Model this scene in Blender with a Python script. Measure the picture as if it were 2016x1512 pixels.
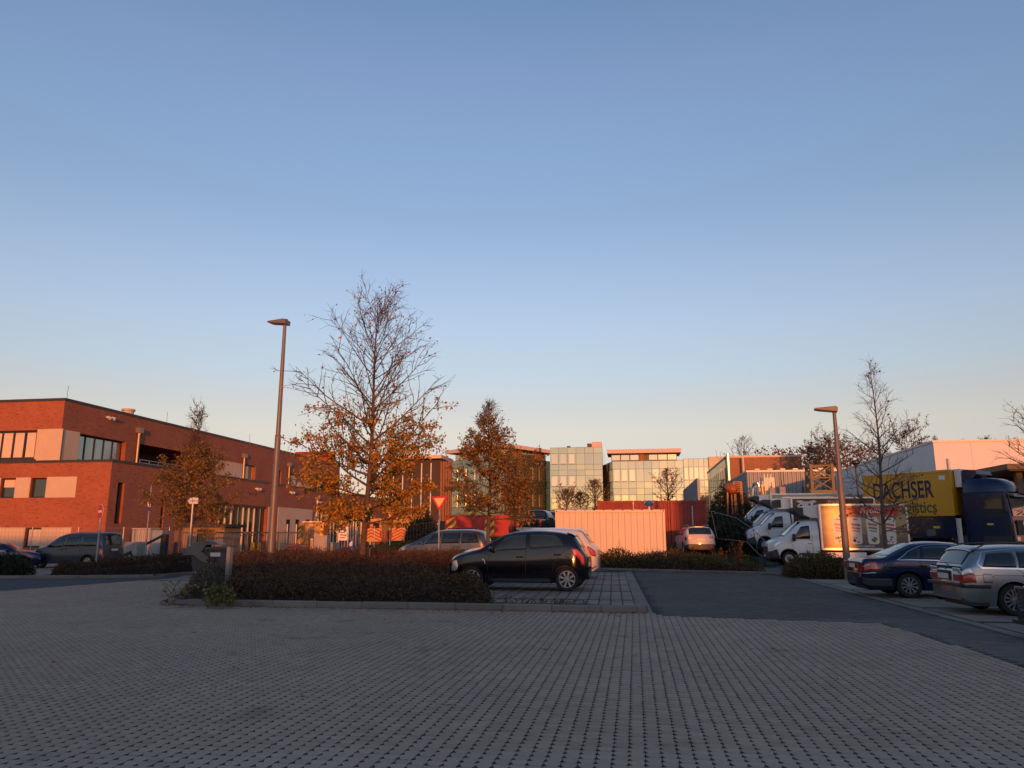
import bpy, bmesh, math, random
import numpy as np
from mathutils import Vector, Matrix, noise as mnoise

for _o in list(bpy.data.objects):
    bpy.data.objects.remove(_o)
S = bpy.context.scene
C = S.collection
PI = math.pi
R = math.radians

# ------------------------------------------------------------------ camera
CAM_F, CAM_HOR, CAM_H, CAM_VP = 1480.0, 1054.0, 1.5, 1250.0
PITCH = math.atan((CAM_HOR - 756) / CAM_F)
YAW = math.atan((CAM_VP - 1008) / CAM_F * math.cos(PITCH))
cam_data = bpy.data.cameras.new('camera')
cam_data.sensor_width = 36.0
cam_data.lens = CAM_F / 2016 * 36.0
cam_data.clip_start = 0.1
cam_data.clip_end = 4000
cam = bpy.data.objects.new('camera', cam_data)
C.objects.link(cam)
cam.location = (0, 0, CAM_H)
cam.rotation_euler = (PI / 2 + PITCH, 0, YAW)
S.camera = cam

# ------------------------------------------------------------------ sky, sun, exposure
SUN_EL = R(3.4)
SUN_AZ = R(166.0)          # clockwise from +y: the sun stands behind the camera, a little to the right
w = bpy.data.worlds.new('World')
S.world = w
w.use_nodes = True
nt = w.node_tree
nt.nodes.clear()
sky = nt.nodes.new('ShaderNodeTexSky')
sky.sky_type = 'NISHITA'
sky.sun_disc = False
sky.sun_elevation = SUN_EL
sky.sun_rotation = SUN_AZ
sky.altitude = 50
sky.air_density = 1.0
sky.dust_density = 0.25
sky.ozone_density = 2.0
bg = nt.nodes.new('ShaderNodeBackground')
bg.inputs['Strength'].default_value = 0.15
out = nt.nodes.new('ShaderNodeOutputWorld')
# evening air: a mild tint by height above the horizon, the same all the way round
_tc = nt.nodes.new('ShaderNodeTexCoord')
_sp = nt.nodes.new('ShaderNodeSeparateXYZ')
_rp = nt.nodes.new('ShaderNodeValToRGB')
_ml = nt.nodes.new('ShaderNodeMixRGB')
_ml.blend_type = 'MULTIPLY'
_ml.inputs[0].default_value = 1.0
_sc = nt.nodes.new('ShaderNodeVectorMath')
_sc.operation = 'SCALE'
_sc.inputs['Scale'].default_value = 1.30
_cr = _rp.color_ramp
TINT = [(0.0, (0.54, 0.54, 0.972)), (0.07, (0.638, 0.49, 0.695)), (0.131, (0.876, 0.579, 0.56)), (0.168, (0.917, 0.604, 0.572)), (0.201, (0.919, 0.659, 0.643)), (0.267, (1.0, 0.737, 0.727)), (0.331, (1.0, 0.753, 0.772)), (0.404, (0.93, 0.749, 0.764)), (0.477, (0.955, 0.797, 0.832)), (0.552, (0.991, 0.799, 0.861)), (0.621, (0.87, 0.775, 0.835))]
_cr.elements[0].position, _cr.elements[0].color = TINT[0][0], (*TINT[0][1], 1)
_cr.elements[1].position, _cr.elements[1].color = TINT[-1][0], (*TINT[-1][1], 1)
for _p, _c in TINT[1:-1]:
    _e = _cr.elements.new(_p)
    _e.color = (*_c, 1)
nt.links.new(_tc.outputs['Generated'], _sp.inputs[0])
nt.links.new(_sp.outputs[2], _rp.inputs[0])
nt.links.new(sky.outputs[0], _ml.inputs[1])
nt.links.new(_rp.outputs[0], _ml.inputs[2])
nt.links.new(_ml.outputs[0], _sc.inputs[0])
nt.links.new(_sc.outputs[0], bg.inputs[0])
nt.links.new(bg.outputs[0], out.inputs[0])

sd = bpy.data.lights.new('sun', 'SUN')
sd.energy = 2.2
sd.angle = R(0.55)
sd.color = (0.74, 0.200, 0.030)
sun = bpy.data.objects.new('sun', sd)
C.objects.link(sun)
_sdir = Vector((math.sin(SUN_AZ) * math.cos(SUN_EL), math.cos(SUN_AZ) * math.cos(SUN_EL), math.sin(SUN_EL)))
sun.rotation_euler = _sdir.to_track_quat('Z', 'Y').to_euler()
sun.location = (20, -60, 30)

S.view_settings.view_transform = 'Standard'
S.view_settings.look = 'None'
S.view_settings.gamma = 1.0
S.view_settings.use_curve_mapping = False
S.view_settings.exposure = 1.2
S.render.engine = 'CYCLES'
S.cycles.use_denoising = True
S.cycles.max_bounces = 6
S.cycles.transparent_max_bounces = 8
S.cycles.sample_clamp_indirect = 4.0
S.cycles.caustics_reflective = False
S.cycles.caustics_refractive = False

# ------------------------------------------------------------------ surveying helpers (pixel of the photograph -> place at a known distance)
_fw = Vector((-math.sin(YAW) * math.cos(PITCH), math.cos(YAW) * math.cos(PITCH), math.sin(PITCH)))
_rt = Vector((math.cos(YAW), math.sin(YAW), 0))
_up = _rt.cross(_fw)


def ray(x, y):
    return _rt * ((x - 1008) / CAM_F) + _up * ((756 - y) / CAM_F) + _fw


def G(x, y, z=0.0):
    d = ray(x, y)
    t = (z - CAM_H) / d.z
    return Vector((0, 0, CAM_H)) + d * t


def V(x, y, v):
    d = ray(x, y)
    return Vector((0, 0, CAM_H)) + d * (v / d.y)


def U(x, y, u):
    d = ray(x, y)
    return Vector((0, 0, CAM_H)) + d * (u / d.x)
# ------------------------------------------------------------------ materials
MATS = {}


def nodes_mat(name):
    m = bpy.data.materials.new(name)
    m.use_nodes = True
    t = m.node_tree
    b = t.nodes['Principled BSDF']
    return m, t, b


def mat(name, col, rough=0.6, metal=0.0, var=0.12, scale=3.0, bump=0.0, bscale=60.0, coat=0.0, spec=None, island=0.0, transl=0.0, emit=None):
    if name in MATS:
        return MATS[name]
    m, t, b = nodes_mat(name)
    N, L = t.nodes, t.links
    tc = N.new('ShaderNodeTexCoord')
    b.inputs['Roughness'].default_value = rough
    b.inputs['Metallic'].default_value = metal
    if coat:
        b.inputs['Coat Weight'].default_value = coat
        b.inputs['Coat Roughness'].default_value = 0.04
    if spec is not None:
        b.inputs['Specular IOR Level'].default_value = spec
    if var > 0:
        nz = N.new('ShaderNodeTexNoise')
        nz.inputs['Scale'].default_value = scale
        nz.inputs['Detail'].default_value = 6
        nz.inputs['Roughness'].default_value = 0.65
        L.new(tc.outputs['Object'], nz.inputs['Vector'])
        rp = N.new('ShaderNodeValToRGB')
        rp.color_ramp.elements[0].position = 0.3
        rp.color_ramp.elements[1].position = 0.7
        rp.color_ramp.elements[0].color = (*[max(0, c * (1 - var)) for c in col], 1)
        rp.color_ramp.elements[1].color = (*[min(1, c * (1 + var)) for c in col], 1)
        L.new(nz.outputs['Fac'], rp.inputs['Fac'])
        src = rp.outputs['Color']
    else:
        rgb = N.new('ShaderNodeRGB')
        rgb.outputs[0].default_value = (*col, 1)
        src = rgb.outputs[0]
    if island > 0:
        ge = N.new('ShaderNodeNewGeometry')
        mr = N.new('ShaderNodeMapRange')
        mr.inputs['To Min'].default_value = 1 - island
        mr.inputs['To Max'].default_value = 1 + island
        L.new(ge.outputs['Random Per Island'], mr.inputs['Value'])
        hs = N.new('ShaderNodeHueSaturation')
        L.new(src, hs.inputs['Color'])
        L.new(mr.outputs[0], hs.inputs['Value'])
        src = hs.outputs[0]
    L.new(src, b.inputs['Base Color'])
    if bump > 0:
        n2 = N.new('ShaderNodeTexNoise')
        n2.inputs['Scale'].default_value = bscale
        n2.inputs['Detail'].default_value = 4
        L.new(tc.outputs['Object'], n2.inputs['Vector'])
        bp = N.new('ShaderNodeBump')
        bp.inputs['Strength'].default_value = bump
        bp.inputs['Distance'].default_value = 0.02
        L.new(n2.outputs['Fac'], bp.inputs['Height'])
        L.new(bp.outputs[0], b.inputs['Normal'])
    if emit:
        b.inputs['Emission Color'].default_value = (*emit[:3], 1)
        b.inputs['Emission Strength'].default_value = emit[3]
    MATS[name] = m
    return m


def leaf_mat(name, stops, transl=0.35, rough=0.55):
    """foliage: every leaf takes its own colour from the ramp"""
    m, t, b = nodes_mat(name)
    N, L = t.nodes, t.links
    ge = N.new('ShaderNodeNewGeometry')
    rp = N.new('ShaderNodeValToRGB')
    cr = rp.color_ramp
    cr.elements[0].position = stops[0][0]
    cr.elements[0].color = (*stops[0][1], 1)
    cr.elements[1].position = stops[-1][0]
    cr.elements[1].color = (*stops[-1][1], 1)
    for p_, c_ in stops[1:-1]:
        e = cr.elements.new(p_)
        e.color = (*c_, 1)
    L.new(ge.outputs['Random Per Island'], rp.inputs['Fac'])
    L.new(rp.outputs[0], b.inputs['Base Color'])
    b.inputs['Roughness'].default_value = rough
    b.inputs['Specular IOR Level'].default_value = 0.25
    tr = N.new('ShaderNodeBsdfTranslucent')
    L.new(rp.outputs[0], tr.inputs['Color'])
    mx = N.new('ShaderNodeMixShader')
    mx.inputs[0].default_value = transl
    o = N['Material Output']
    L.new(b.outputs[0], mx.inputs[1])
    L.new(tr.outputs[0], mx.inputs[2])
    L.new(mx.outputs[0], o.inputs['Surface'])
    MATS[name] = m
    return m


def brick_mat(name, axis, c1, c2, cm, bw=0.25, bh=0.075, dark=0.45):
    m, t, b = nodes_mat(name)
    N, L = t.nodes, t.links
    tc = N.new('ShaderNodeTexCoord')
    sp = N.new('ShaderNodeSeparateXYZ')
    L.new(tc.outputs['Object'], sp.inputs[0])
    cb = N.new('ShaderNodeCombineXYZ')
    L.new(sp.outputs[axis], cb.inputs[0])
    L.new(sp.outputs[2], cb.inputs[1])
    br = N.new('ShaderNodeTexBrick')
    br.inputs['Scale'].default_value = 1.0
    br.inputs['Brick Width'].default_value = bw
    br.inputs['Row Height'].default_value = bh
    br.inputs['Mortar Size'].default_value = 0.006
    br.inputs['Mortar Smooth'].default_value = 0.3
    br.inputs['Bias'].default_value = -0.25
    br.inputs['Color1'].default_value = (*c1, 1)
    br.inputs['Color2'].default_value = (*c2, 1)
    br.inputs['Mortar'].default_value = (*cm, 1)
    L.new(cb.outputs[0], br.inputs['Vector'])
    # single burnt bricks: stretched noise thresholded along the courses
    mp = N.new('ShaderNodeMapping')
    mp.inputs['Scale'].default_value = (1.6, 9.0, 1.0)
    L.new(cb.outputs[0], mp.inputs['Vector'])
    nz = N.new('ShaderNodeTexNoise')
    nz.inputs['Scale'].default_value = 1.4
    nz.inputs['Detail'].default_value = 2
    L.new(mp.outputs[0], nz.inputs['Vector'])
    rp = N.new('ShaderNodeValToRGB')
    rp.color_ramp.elements[0].position = 0.60
    rp.color_ramp.elements[1].position = 0.68
    rp.color_ramp.elements[0].color = (1, 1, 1, 1)
    rp.color_ramp.elements[1].color = (dark, dark, dark, 1)
    L.new(nz.outputs['Fac'], rp.inputs['Fac'])
    mu = N.new('ShaderNodeMixRGB')
    mu.blend_type = 'MULTIPLY'
    mu.inputs[0].default_value = 1
    L.new(br.outputs['Color'], mu.inputs[1])
    L.new(rp.outputs[0], mu.inputs[2])
    n3 = N.new('ShaderNodeTexNoise')
    n3.inputs['Scale'].default_value = 0.5
    n3.inputs['Detail'].default_value = 5
    L.new(tc.outputs['Object'], n3.inputs['Vector'])
    hs = N.new('ShaderNodeHueSaturation')
    mr = N.new('ShaderNodeMapRange')
    mr.inputs['To Min'].default_value = 0.75
    mr.inputs['To Max'].default_value = 1.25
    L.new(n3.outputs['Fac'], mr.inputs['Value'])
    L.new(mr.outputs[0], hs.inputs['Value'])
    L.new(mu.outputs[0], hs.inputs['Color'])
    L.new(hs.outputs[0], b.inputs['Base Color'])
    b.inputs['Roughness'].default_value = 0.85
    bp = N.new('ShaderNodeBump')
    bp.inputs['Strength'].default_value = 0.5
    bp.inputs['Distance'].default_value = 0.01
    L.new(br.outputs['Fac'], bp.inputs['Height'])
    bp.invert = True
    L.new(bp.outputs[0], b.inputs['Normal'])
    MATS[name] = m
    return m


BLACK = mat('black_plastic', (0.012, 0.012, 0.013), 0.5)
RUBBER = mat('tyre_rubber', (0.011, 0.011, 0.012), 0.8)
CHROME = mat('chrome', (0.62, 0.63, 0.64), 0.18, 1.0, var=0.03)
ALLOY = mat('alloy', (0.50, 0.51, 0.52), 0.32, 1.0, var=0.08)
STEEL = mat('galvanised_steel', (0.36, 0.37, 0.38), 0.5, 0.7, var=0.18, scale=8)
GLASS = mat('dark_glass', (0.012, 0.018, 0.02), 0.04, 0.0, var=0.0, spec=0.7)
GLASSB = mat('window_glass', (0.03, 0.04, 0.042), 0.03, 0.0, var=0.0, spec=1.0)
REDLENS = mat('red_lens', (0.38, 0.012, 0.012), 0.15, var=0.15, scale=14, coat=1)
ORANGELENS = mat('orange_lens', (0.6, 0.17, 0.02), 0.15, var=0.1, coat=1)
CLEARLENS = mat('clear_lens', (0.55, 0.56, 0.57), 0.12, 0.35, var=0.3, scale=16, coat=1)
PLATE = mat('plate_white', (0.62, 0.62, 0.60), 0.4, var=0.06)
EUBLUE = mat('plate_blue', (0.01, 0.04, 0.30), 0.4)
PLATEMARK = mat('plate_print', (0.04, 0.04, 0.04), 0.5)
DARKFRAME = mat('anthracite_frame', (0.030, 0.030, 0.032), 0.45, 0.2)
SKYGLASS = mat('sky_mirror_glass', (0.34, 0.37, 0.37), 0.05, 0.75, var=0.05, scale=1.0)
CREAM = mat('cream_render', (0.60, 0.46, 0.33), 0.8, var=0.06, scale=1.2)
WHITEP = mat('white_paint', (0.72, 0.72, 0.71), 0.5, var=0.07, scale=2)
CONCRETE = mat('concrete', (0.30, 0.29, 0.27), 0.85, var=0.25, scale=4, bump=0.25)
LAMPGREY = mat('lamp_post_paint', (0.17, 0.15, 0.14), 0.5, 0.2, var=0.1)


# ------------------------------------------------------------------ mesh building
class MB:
    def __init__(self):
        self.v, self.f = [], []

    def quad(self, *p):
        n = len(self.v)
        self.v += [tuple(q) for q in p]
        self.f.append(tuple(range(n, n + len(p))))
        return self

    def box(self, x0, y0, z0, x1, y1, z1):
        n = len(self.v)
        self.v += [(x0, y0, z0), (x1, y0, z0), (x1, y1, z0), (x0, y1, z0), (x0, y0, z1), (x1, y0, z1), (x1, y1, z1), (x0, y1, z1)]
        self.f += [(n, n + 3, n + 2, n + 1), (n + 4, n + 5, n + 6, n + 7), (n, n + 1, n + 5, n + 4), (n + 1, n + 2, n + 6, n + 5), (n + 2, n + 3, n + 7, n + 6), (n + 3, n, n + 4, n + 7)]
        return self

    def bar(self, p, q, w, h=None, up=(0, 0, 1)):
        """box from p to q with cross-section w x h"""
        h = w if h is None else h
        p, q = Vector(p), Vector(q)
        d = (q - p).normalized()
        s = d.cross(Vector(up))
        if s.length < 1e-4:
            s = d.cross(Vector((0, 1, 0)))
        s.normalize()
        t = s.cross(d).normalized()
        n = len(self.v)
        for a in (p, q):
            for (i, j) in ((-1, -1), (1, -1), (1, 1), (-1, 1)):
                self.v.append(tuple(a + s * (i * w / 2) + t * (j * h / 2)))
        self.f += [(n + 3, n + 2, n + 1, n), (n + 4, n + 5, n + 6, n + 7)]
        for k in range(4):
            self.f.append((n + k, n + (k + 1) % 4, n + 4 + (k + 1) % 4, n + 4 + k))
        return self

    def cyl(self, p, q, r0, r1=None, n=10, caps=True):
        r1 = r0 if r1 is None else r1
        p, q = Vector(p), Vector(q)
        d = (q - p).normalized()
        s = d.cross(Vector((0, 0, 1)))
        if s.length < 1e-3:
            s = Vector((1, 0, 0))
        s.normalize()
        t = d.cross(s)
        b = len(self.v)
        for a, r in ((p, r0), (q, r1)):
            for k in range(n):
                an = 2 * PI * k / n
                self.v.append(tuple(a + (s * math.cos(an) + t * math.sin(an)) * r))
        for k in range(n):
            self.f.append((b + k, b + (k + 1) % n, b + n + (k + 1) % n, b + n + k))
        if caps:
            self.f.append(tuple(range(b + n - 1, b - 1, -1)))
            self.f.append(tuple(range(b + n, b + 2 * n)))
        return self

    def prism(self, pts, a, b):
        """polygon pts (3D) extruded from offset a to offset b (vectors)"""
        a, b = Vector(a), Vector(b)
        n = len(self.v)
        k = len(pts)
        self.v += [tuple(Vector(p) + a) for p in pts] + [tuple(Vector(p) + b) for p in pts]
        self.f.append(tuple(range(n + k - 1, n - 1, -1)))
        self.f.append(tuple(range(n + k, n + 2 * k)))
        for i in range(k):
            j = (i + 1) % k
            self.f.append((n + i, n + j, n + k + j, n + k + i))
        return self

    def tube(self, pts, radii, n=5):
        """tapering tube along a polyline"""
        b0 = len(self.v)
        prev = None
        m = len(pts)
        for i in range(m):
            p = Vector(pts[i])
            d = (Vector(pts[min(i + 1, m - 1)]) - Vector(pts[max(i - 1, 0)])).normalized()
            s = d.cross(Vector((0.31, 0.2, 0.93)))
            if s.length < 1e-3:
                s = d.cross(Vector((1, 0, 0)))
            s.normalize()
            t = d.cross(s)
            for k in range(n):
                an = 2 * PI * k / n
                self.v.append(tuple(p + (s * math.cos(an) + t * math.sin(an)) * radii[i]))
            if i:
                a = b0 + (i - 1) * n
                for k in range(n):
                    self.f.append((a + k, a + (k + 1) % n, a + n + (k + 1) % n, a + n + k))
        return self

    def disc(self, c, nrm, r, n=16):
        c, nrm = Vector(c), Vector(nrm).normalized()
        s = nrm.cross(Vector((0, 0, 1)))
        if s.length < 1e-3:
            s = Vector((1, 0, 0))
        s.normalize()
        t = nrm.cross(s)
        b = len(self.v)
        for k in range(n):
            an = 2 * PI * k / n
            self.v.append(tuple(c + (s * math.cos(an) + t * math.sin(an)) * r))
        self.f.append(tuple(range(b, b + n)))
        return self

    def lathe(self, prof, n=24, axis='y', center=(0, 0, 0)):
        """profile [(r, h)] spun about an axis"""
        b = len(self.v)
        cx, cy, cz = center
        for (r, h) in prof:
            for k in range(n):
                an = 2 * PI * k / n
                c_, s_ = math.cos(an) * r, math.sin(an) * r
                if axis == 'y':
                    self.v.append((cx + c_, cy + h, cz + s_))
                else:
                    self.v.append((cx + c_, cy + s_, cz + h))
        for i in range(len(prof) - 1):
            a = b + i * n
            for k in range(n):
                self.f.append((a + k, a + (k + 1) % n, a + n + (k + 1) % n, a + n + k))
        return self

    def mesh(self, name, m, smooth=False, bevel=0):
        me = bpy.data.meshes.new(name)
        me.from_pydata(self.v, [], self.f)
        me.validate()
        bm = bmesh.new()
        bm.from_mesh(me)
        if smooth:
            bmesh.ops.remove_doubles(bm, verts=bm.verts, dist=1e-5)
        bmesh.ops.recalc_face_normals(bm, faces=bm.faces)
        bm.to_mesh(me)
        bm.free()
        if smooth:
            me.polygons.foreach_set('use_smooth', [True] * len(me.polygons))
        if m:
            me.materials.append(m)
        return me

    def build(self, name, m, parent=None, loc=None, smooth=False, rz=0.0, bevel=0.0):
        me = self.mesh(name, m, smooth)
        o = bpy.data.objects.new(name, me)
        C.objects.link(o)
        if parent is not None:
            o.parent = parent
        if loc is not None:
            o.location = loc
        if rz:
            o.rotation_euler = (0, 0, rz)
        if bevel > 0:
            bv = o.modifiers.new('bevel', 'BEVEL')
            bv.width = bevel
            bv.segments = 2
            bv.limit_method = 'ANGLE'
        return o


def raw(name, verts, faces, m, parent=None, smooth=False, loc=None):
    me = bpy.data.meshes.new(name)
    me.from_pydata(verts, [], faces)
    if smooth:
        me.polygons.foreach_set('use_smooth', [True] * len(me.polygons))
    if m:
        me.materials.append(m)
    o = bpy.data.objects.new(name, me)
    C.objects.link(o)
    if parent is not None:
        o.parent = parent
    if loc is not None:
        o.location = loc
    return o


def tag(o, label=None, cat=None, group=None, kind=None):
    if label:
        o['label'] = label
    if cat:
        o['category'] = cat
    if group:
        o['group'] = group
    if kind:
        o['kind'] = kind
    return o


def thing(name, label, cat, loc=(0, 0, 0), rz=0.0, group=None, scale=1.0):
    o = bpy.data.objects.new(name, None)
    o.empty_display_size = 0.3
    C.objects.link(o)
    o.location = loc
    o.rotation_euler = (0, 0, rz)
    o.scale = (scale, scale, scale)
    return tag(o, label, cat, group)


def structure(o):
    o['kind'] = 'structure'
    return o


def children_of(o):
    return [c for c in KIDS.get(o.name, [])]


KIDS = {}


def index_kids():
    KIDS.clear()
    for o in C.objects:
        if o.parent is not None:
            KIDS.setdefault(o.parent.name, []).append(o)


def copy_tree(o, parent=None):
    c = o.copy()
    C.objects.link(c)
    if parent is not None:
        c.parent = parent
    for ch in children_of(o):
        copy_tree(ch, c)
    return c


def text(name, body, size, m, parent, loc, rot, shear=0.0, extrude=0.002, align='CENTER', sx=1.0, offset=0.0):
    cu = bpy.data.curves.new(name, 'FONT')
    cu.body = body
    cu.size = size
    cu.shear = shear
    cu.extrude = extrude
    cu.align_x = align
    cu.align_y = 'CENTER'
    cu.offset = offset
    tmp = bpy.data.objects.new(name, cu)
    C.objects.link(tmp)
    bpy.context.view_layer.update()
    me = bpy.data.meshes.new_from_object(tmp.evaluated_get(bpy.context.evaluated_depsgraph_get()))
    bpy.data.objects.remove(tmp)
    me.materials.clear()
    me.materials.append(m)
    o = bpy.data.objects.new(name, me)
    C.objects.link(o)
    o.parent = parent
    o.location = loc
    o.rotation_euler = rot
    o.scale = (sx, 1, 1)
    return o


def smooth01(t):
    t = max(0.0, min(1.0, t))
    return t * t * (3 - 2 * t)


def lerp(a, b, t):
    return a + (b - a) * t


def curve(pts):
    """smooth monotone curve through (x, y) points"""
    xs = [p[0] for p in pts]
    ys = [p[1] for p in pts]
    n = len(xs)
    if n == 1:
        return lambda x: ys[0]
    d = [(ys[i + 1] - ys[i]) / (xs[i + 1] - xs[i]) for i in range(n - 1)]
    m = [d[0]] + [0.0] * (n - 2) + [d[-1]]
    for i in range(1, n - 1):
        if d[i - 1] * d[i] > 0:
            h0, h1 = xs[i] - xs[i - 1], xs[i + 1] - xs[i]
            w1, w2 = 2 * h1 + h0, h1 + 2 * h0
            m[i] = (w1 + w2) / (w1 / d[i - 1] + w2 / d[i])

    def f(x):
        if x <= xs[0]:
            return ys[0]
        if x >= xs[-1]:
            return ys[-1]
        i = 0
        while x > xs[i + 1]:
            i += 1
        h = xs[i + 1] - xs[i]
        t = (x - xs[i]) / h
        return ((1 + 2 * t) * (1 - t) ** 2 * ys[i] + t * (1 - t) ** 2 * h * m[i]
                + t * t * (3 - 2 * t) * ys[i + 1] + t * t * (t - 1) * h * m[i + 1])
    return f


# ------------------------------------------------------------------ terrain height
def zt(u, v):
    """flat car park and yard, a bank rising behind the far kerb towards the office blocks"""
    v0 = lerp(37.0, 42.5, smooth01((u - 1.0) / 5.0))
    b = smooth01((u + 20.0) / 9.0)
    far = smooth01((v - 95) / 60.0)
    b = max(b, far)
    if v <= v0:
        return 0.0
    d = v - v0
    z = 0.065 * d if d < 24 else 1.56 + (d - 24) * 0.03
    return min(z, 4.6) * b
# ------------------------------------------------------------------ ground
def ground_material():
    m, t, b = nodes_mat('rough_grass_and_soil')
    N, L = t.nodes, t.links
    tc = N.new('ShaderNodeTexCoord')
    n1 = N.new('ShaderNodeTexNoise')
    n1.inputs['Scale'].default_value = 0.35
    n1.inputs['Detail'].default_value = 8
    n1.inputs['Roughness'].default_value = 0.7
    L.new(tc.outputs['Object'], n1.inputs['Vector'])
    rp = N.new('ShaderNodeValToRGB')
    cr = rp.color_ramp
    cr.elements[0].position = 0.35
    cr.elements[0].color = (0.022, 0.045, 0.012, 1)
    cr.elements[1].position = 0.72
    cr.elements[1].color = (0.075, 0.055, 0.030, 1)
    e = cr.elements.new(0.52)
    e.color = (0.035, 0.055, 0.016, 1)
    L.new(n1.outputs['Fac'], rp.inputs['Fac'])
    L.new(rp.outputs[0], b.inputs['Base Color'])
    b.inputs['Roughness'].default_value = 0.95
    b.inputs['Specular IOR Level'].default_value = 0.1
    n2 = N.new('ShaderNodeTexNoise')
    n2.inputs['Scale'].default_value = 9
    n2.inputs['Detail'].default_value = 6
    L.new(tc.outputs['Object'], n2.inputs['Vector'])
    bp = N.new('ShaderNodeBump')
    bp.inputs['Strength'].default_value = 0.8
    bp.inputs['Distance'].default_value = 0.15
    L.new(n2.outputs['Fac'], bp.inputs['Height'])
    L.new(bp.outputs[0], b.inputs['Normal'])
    return m


def ground_sheet():
    us = sorted(set([-1500, -800, -400, -250, -160] + list(np.arange(-110, 112, 3.0)) + [160, 250, 400, 800, 1500]))
    vs = sorted(set([-900, -400, -200, -100, -60, -30, 0, 20, 30] + list(np.arange(33, 100, 1.5)) + list(np.arange(100, 200, 8.0)) + [260, 400, 800, 1500, 2800]))
    vv, ff = [], []
    for v_ in vs:
        for u_ in us:
            vv.append((u_, v_, zt(u_, v_) - 0.12 * (1 - smooth01((v_ - 38) / 6))))
    n = len(us)
    for j in range(len(vs) - 1):
        for i in range(n - 1):
            a = j * n + i
            ff.append((a, a + 1, a + n + 1, a + n))
    o = raw('ground', vv, ff, ground_material(), smooth=True)
    return structure(o)


ground_sheet()

# materials of the pavings
BEDDING = mat('joint_sand', (0.010, 0.009, 0.008), 0.95, var=0.3, scale=30)


def paver_mat(name, col, island, var, coat_noise=0.35):
    m, t, b = nodes_mat(name)
    N, L = t.nodes, t.links
    ge = N.new('ShaderNodeNewGeometry')
    mr = N.new('ShaderNodeMapRange')
    mr.inputs['To Min'].default_value = 1 - island
    mr.inputs['To Max'].default_value = 1 + island
    L.new(ge.outputs['Random Per Island'], mr.inputs['Value'])
    oi = N.new('ShaderNodeObjectInfo')
    mr2 = N.new('ShaderNodeMapRange')
    mr2.inputs['To Min'].default_value = 1 - island * 0.8
    mr2.inputs['To Max'].default_value = 1 + island * 0.8
    L.new(oi.outputs['Random'], mr2.inputs['Value'])
    # broad patches of wear and tyre grime, laid out on the place
    n1 = N.new('ShaderNodeTexNoise')
    n1.inputs['Scale'].default_value = 0.45
    n1.inputs['Detail'].default_value = 5
    n1.inputs['Roughness'].default_value = 0.6
    L.new(ge.outputs['Position'], n1.inputs['Vector'])
    mr3 = N.new('ShaderNodeMapRange')
    mr3.inputs['From Min'].default_value = 0.3
    mr3.inputs['From Max'].default_value = 0.7
    mr3.inputs['To Min'].default_value = 1 - var
    mr3.inputs['To Max'].default_value = 1 + var
    L.new(n1.outputs['Fac'], mr3.inputs['Value'])
    n2 = N.new('ShaderNodeTexNoise')
    n2.inputs['Scale'].default_value = 70
    n2.inputs['Detail'].default_value = 3
    L.new(ge.outputs['Position'], n2.inputs['Vector'])
    mr4 = N.new('ShaderNodeMapRange')
    mr4.inputs['To Min'].default_value = 0.8
    mr4.inputs['To Max'].default_value = 1.2
    L.new(n2.outputs['Fac'], mr4.inputs['Value'])
    # oil drips and tyre-darkened spots
    n3 = N.new('ShaderNodeTexNoise')
    n3.inputs['Scale'].default_value = 1.3
    n3.inputs['Detail'].default_value = 3
    L.new(ge.outputs['Position'], n3.inputs['Vector'])
    mr5 = N.new('ShaderNodeMapRange')
    mr5.inputs['From Min'].default_value = 0.62
    mr5.inputs['From Max'].default_value = 0.72
    mr5.inputs['To Min'].default_value = 1.0
    mr5.inputs['To Max'].default_value = 0.72
    L.new(n3.outputs['Fac'], mr5.inputs['Value'])
    src = None
    for q in (mr, mr2, mr3, mr4, mr5):
        if src is None:
            src = q.outputs[0]
            continue
        mu = N.new('ShaderNodeMath')
        mu.operation = 'MULTIPLY'
        L.new(src, mu.inputs[0])
        L.new(q.outputs[0], mu.inputs[1])
        src = mu.outputs[0]
    hs = N.new('ShaderNodeHueSaturation')
    hs.inputs['Color'].default_value = (*col, 1)
    L.new(src, hs.inputs['Value'])
    L.new(hs.outputs[0], b.inputs['Base Color'])
    b.inputs['Roughness'].default_value = 0.9
    b.inputs['Specular IOR Level'].default_value = 0.2
    bp = N.new('ShaderNodeBump')
    bp.inputs['Strength'].default_value = 0.3
    bp.inputs['Distance'].default_value = 0.004
    L.new(n2.outputs['Fac'], bp.inputs['Height'])
    L.new(bp.outputs[0], b.inputs['Normal'])
    return m


PAVER = paver_mat('grey_paver', (0.385, 0.288, 0.208), 0.10, 0.09)
LANE = paver_mat('anthracite_paver', (0.128, 0.112, 0.098), 0.22, 0.10)
SLAB = paver_mat('bay_slab', (0.27, 0.215, 0.17), 0.16, 0.12)
KERB = paver_mat('kerb_concrete', (0.205, 0.185, 0.155), 0.12, 0.18)
ASPHALT = mat('asphalt', (0.05, 0.052, 0.060), 0.92, var=0.22, scale=2.5, bump=0.3, bscale=150)
YARD = paver_mat('yard_paving', (0.275, 0.22, 0.172), 0.0, 0.12)
SOIL = mat('bed_soil', (0.030, 0.022, 0.015), 0.95, var=0.4, scale=8, bump=0.5, bscale=25)


def sheet(name, pts, z, m, zf=False):
    """flat polygon lying on the ground at height z"""
    vv = [(p[0], p[1], z + (zt(p[0], p[1]) if zf else 0)) for p in pts]
    return structure(raw(name, vv, [tuple(range(len(vv)))], m))


def inside(poly, x, y):
    c = False
    n = len(poly)
    j = n - 1
    for i in range(n):
        if ((poly[i][1] > y) != (poly[j][1] > y)) and (x < (poly[j][0] - poly[i][0]) * (y - poly[i][1]) / (poly[j][1] - poly[i][1]) + poly[i][0]):
            c = not c
        j = i
    return c


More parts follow.
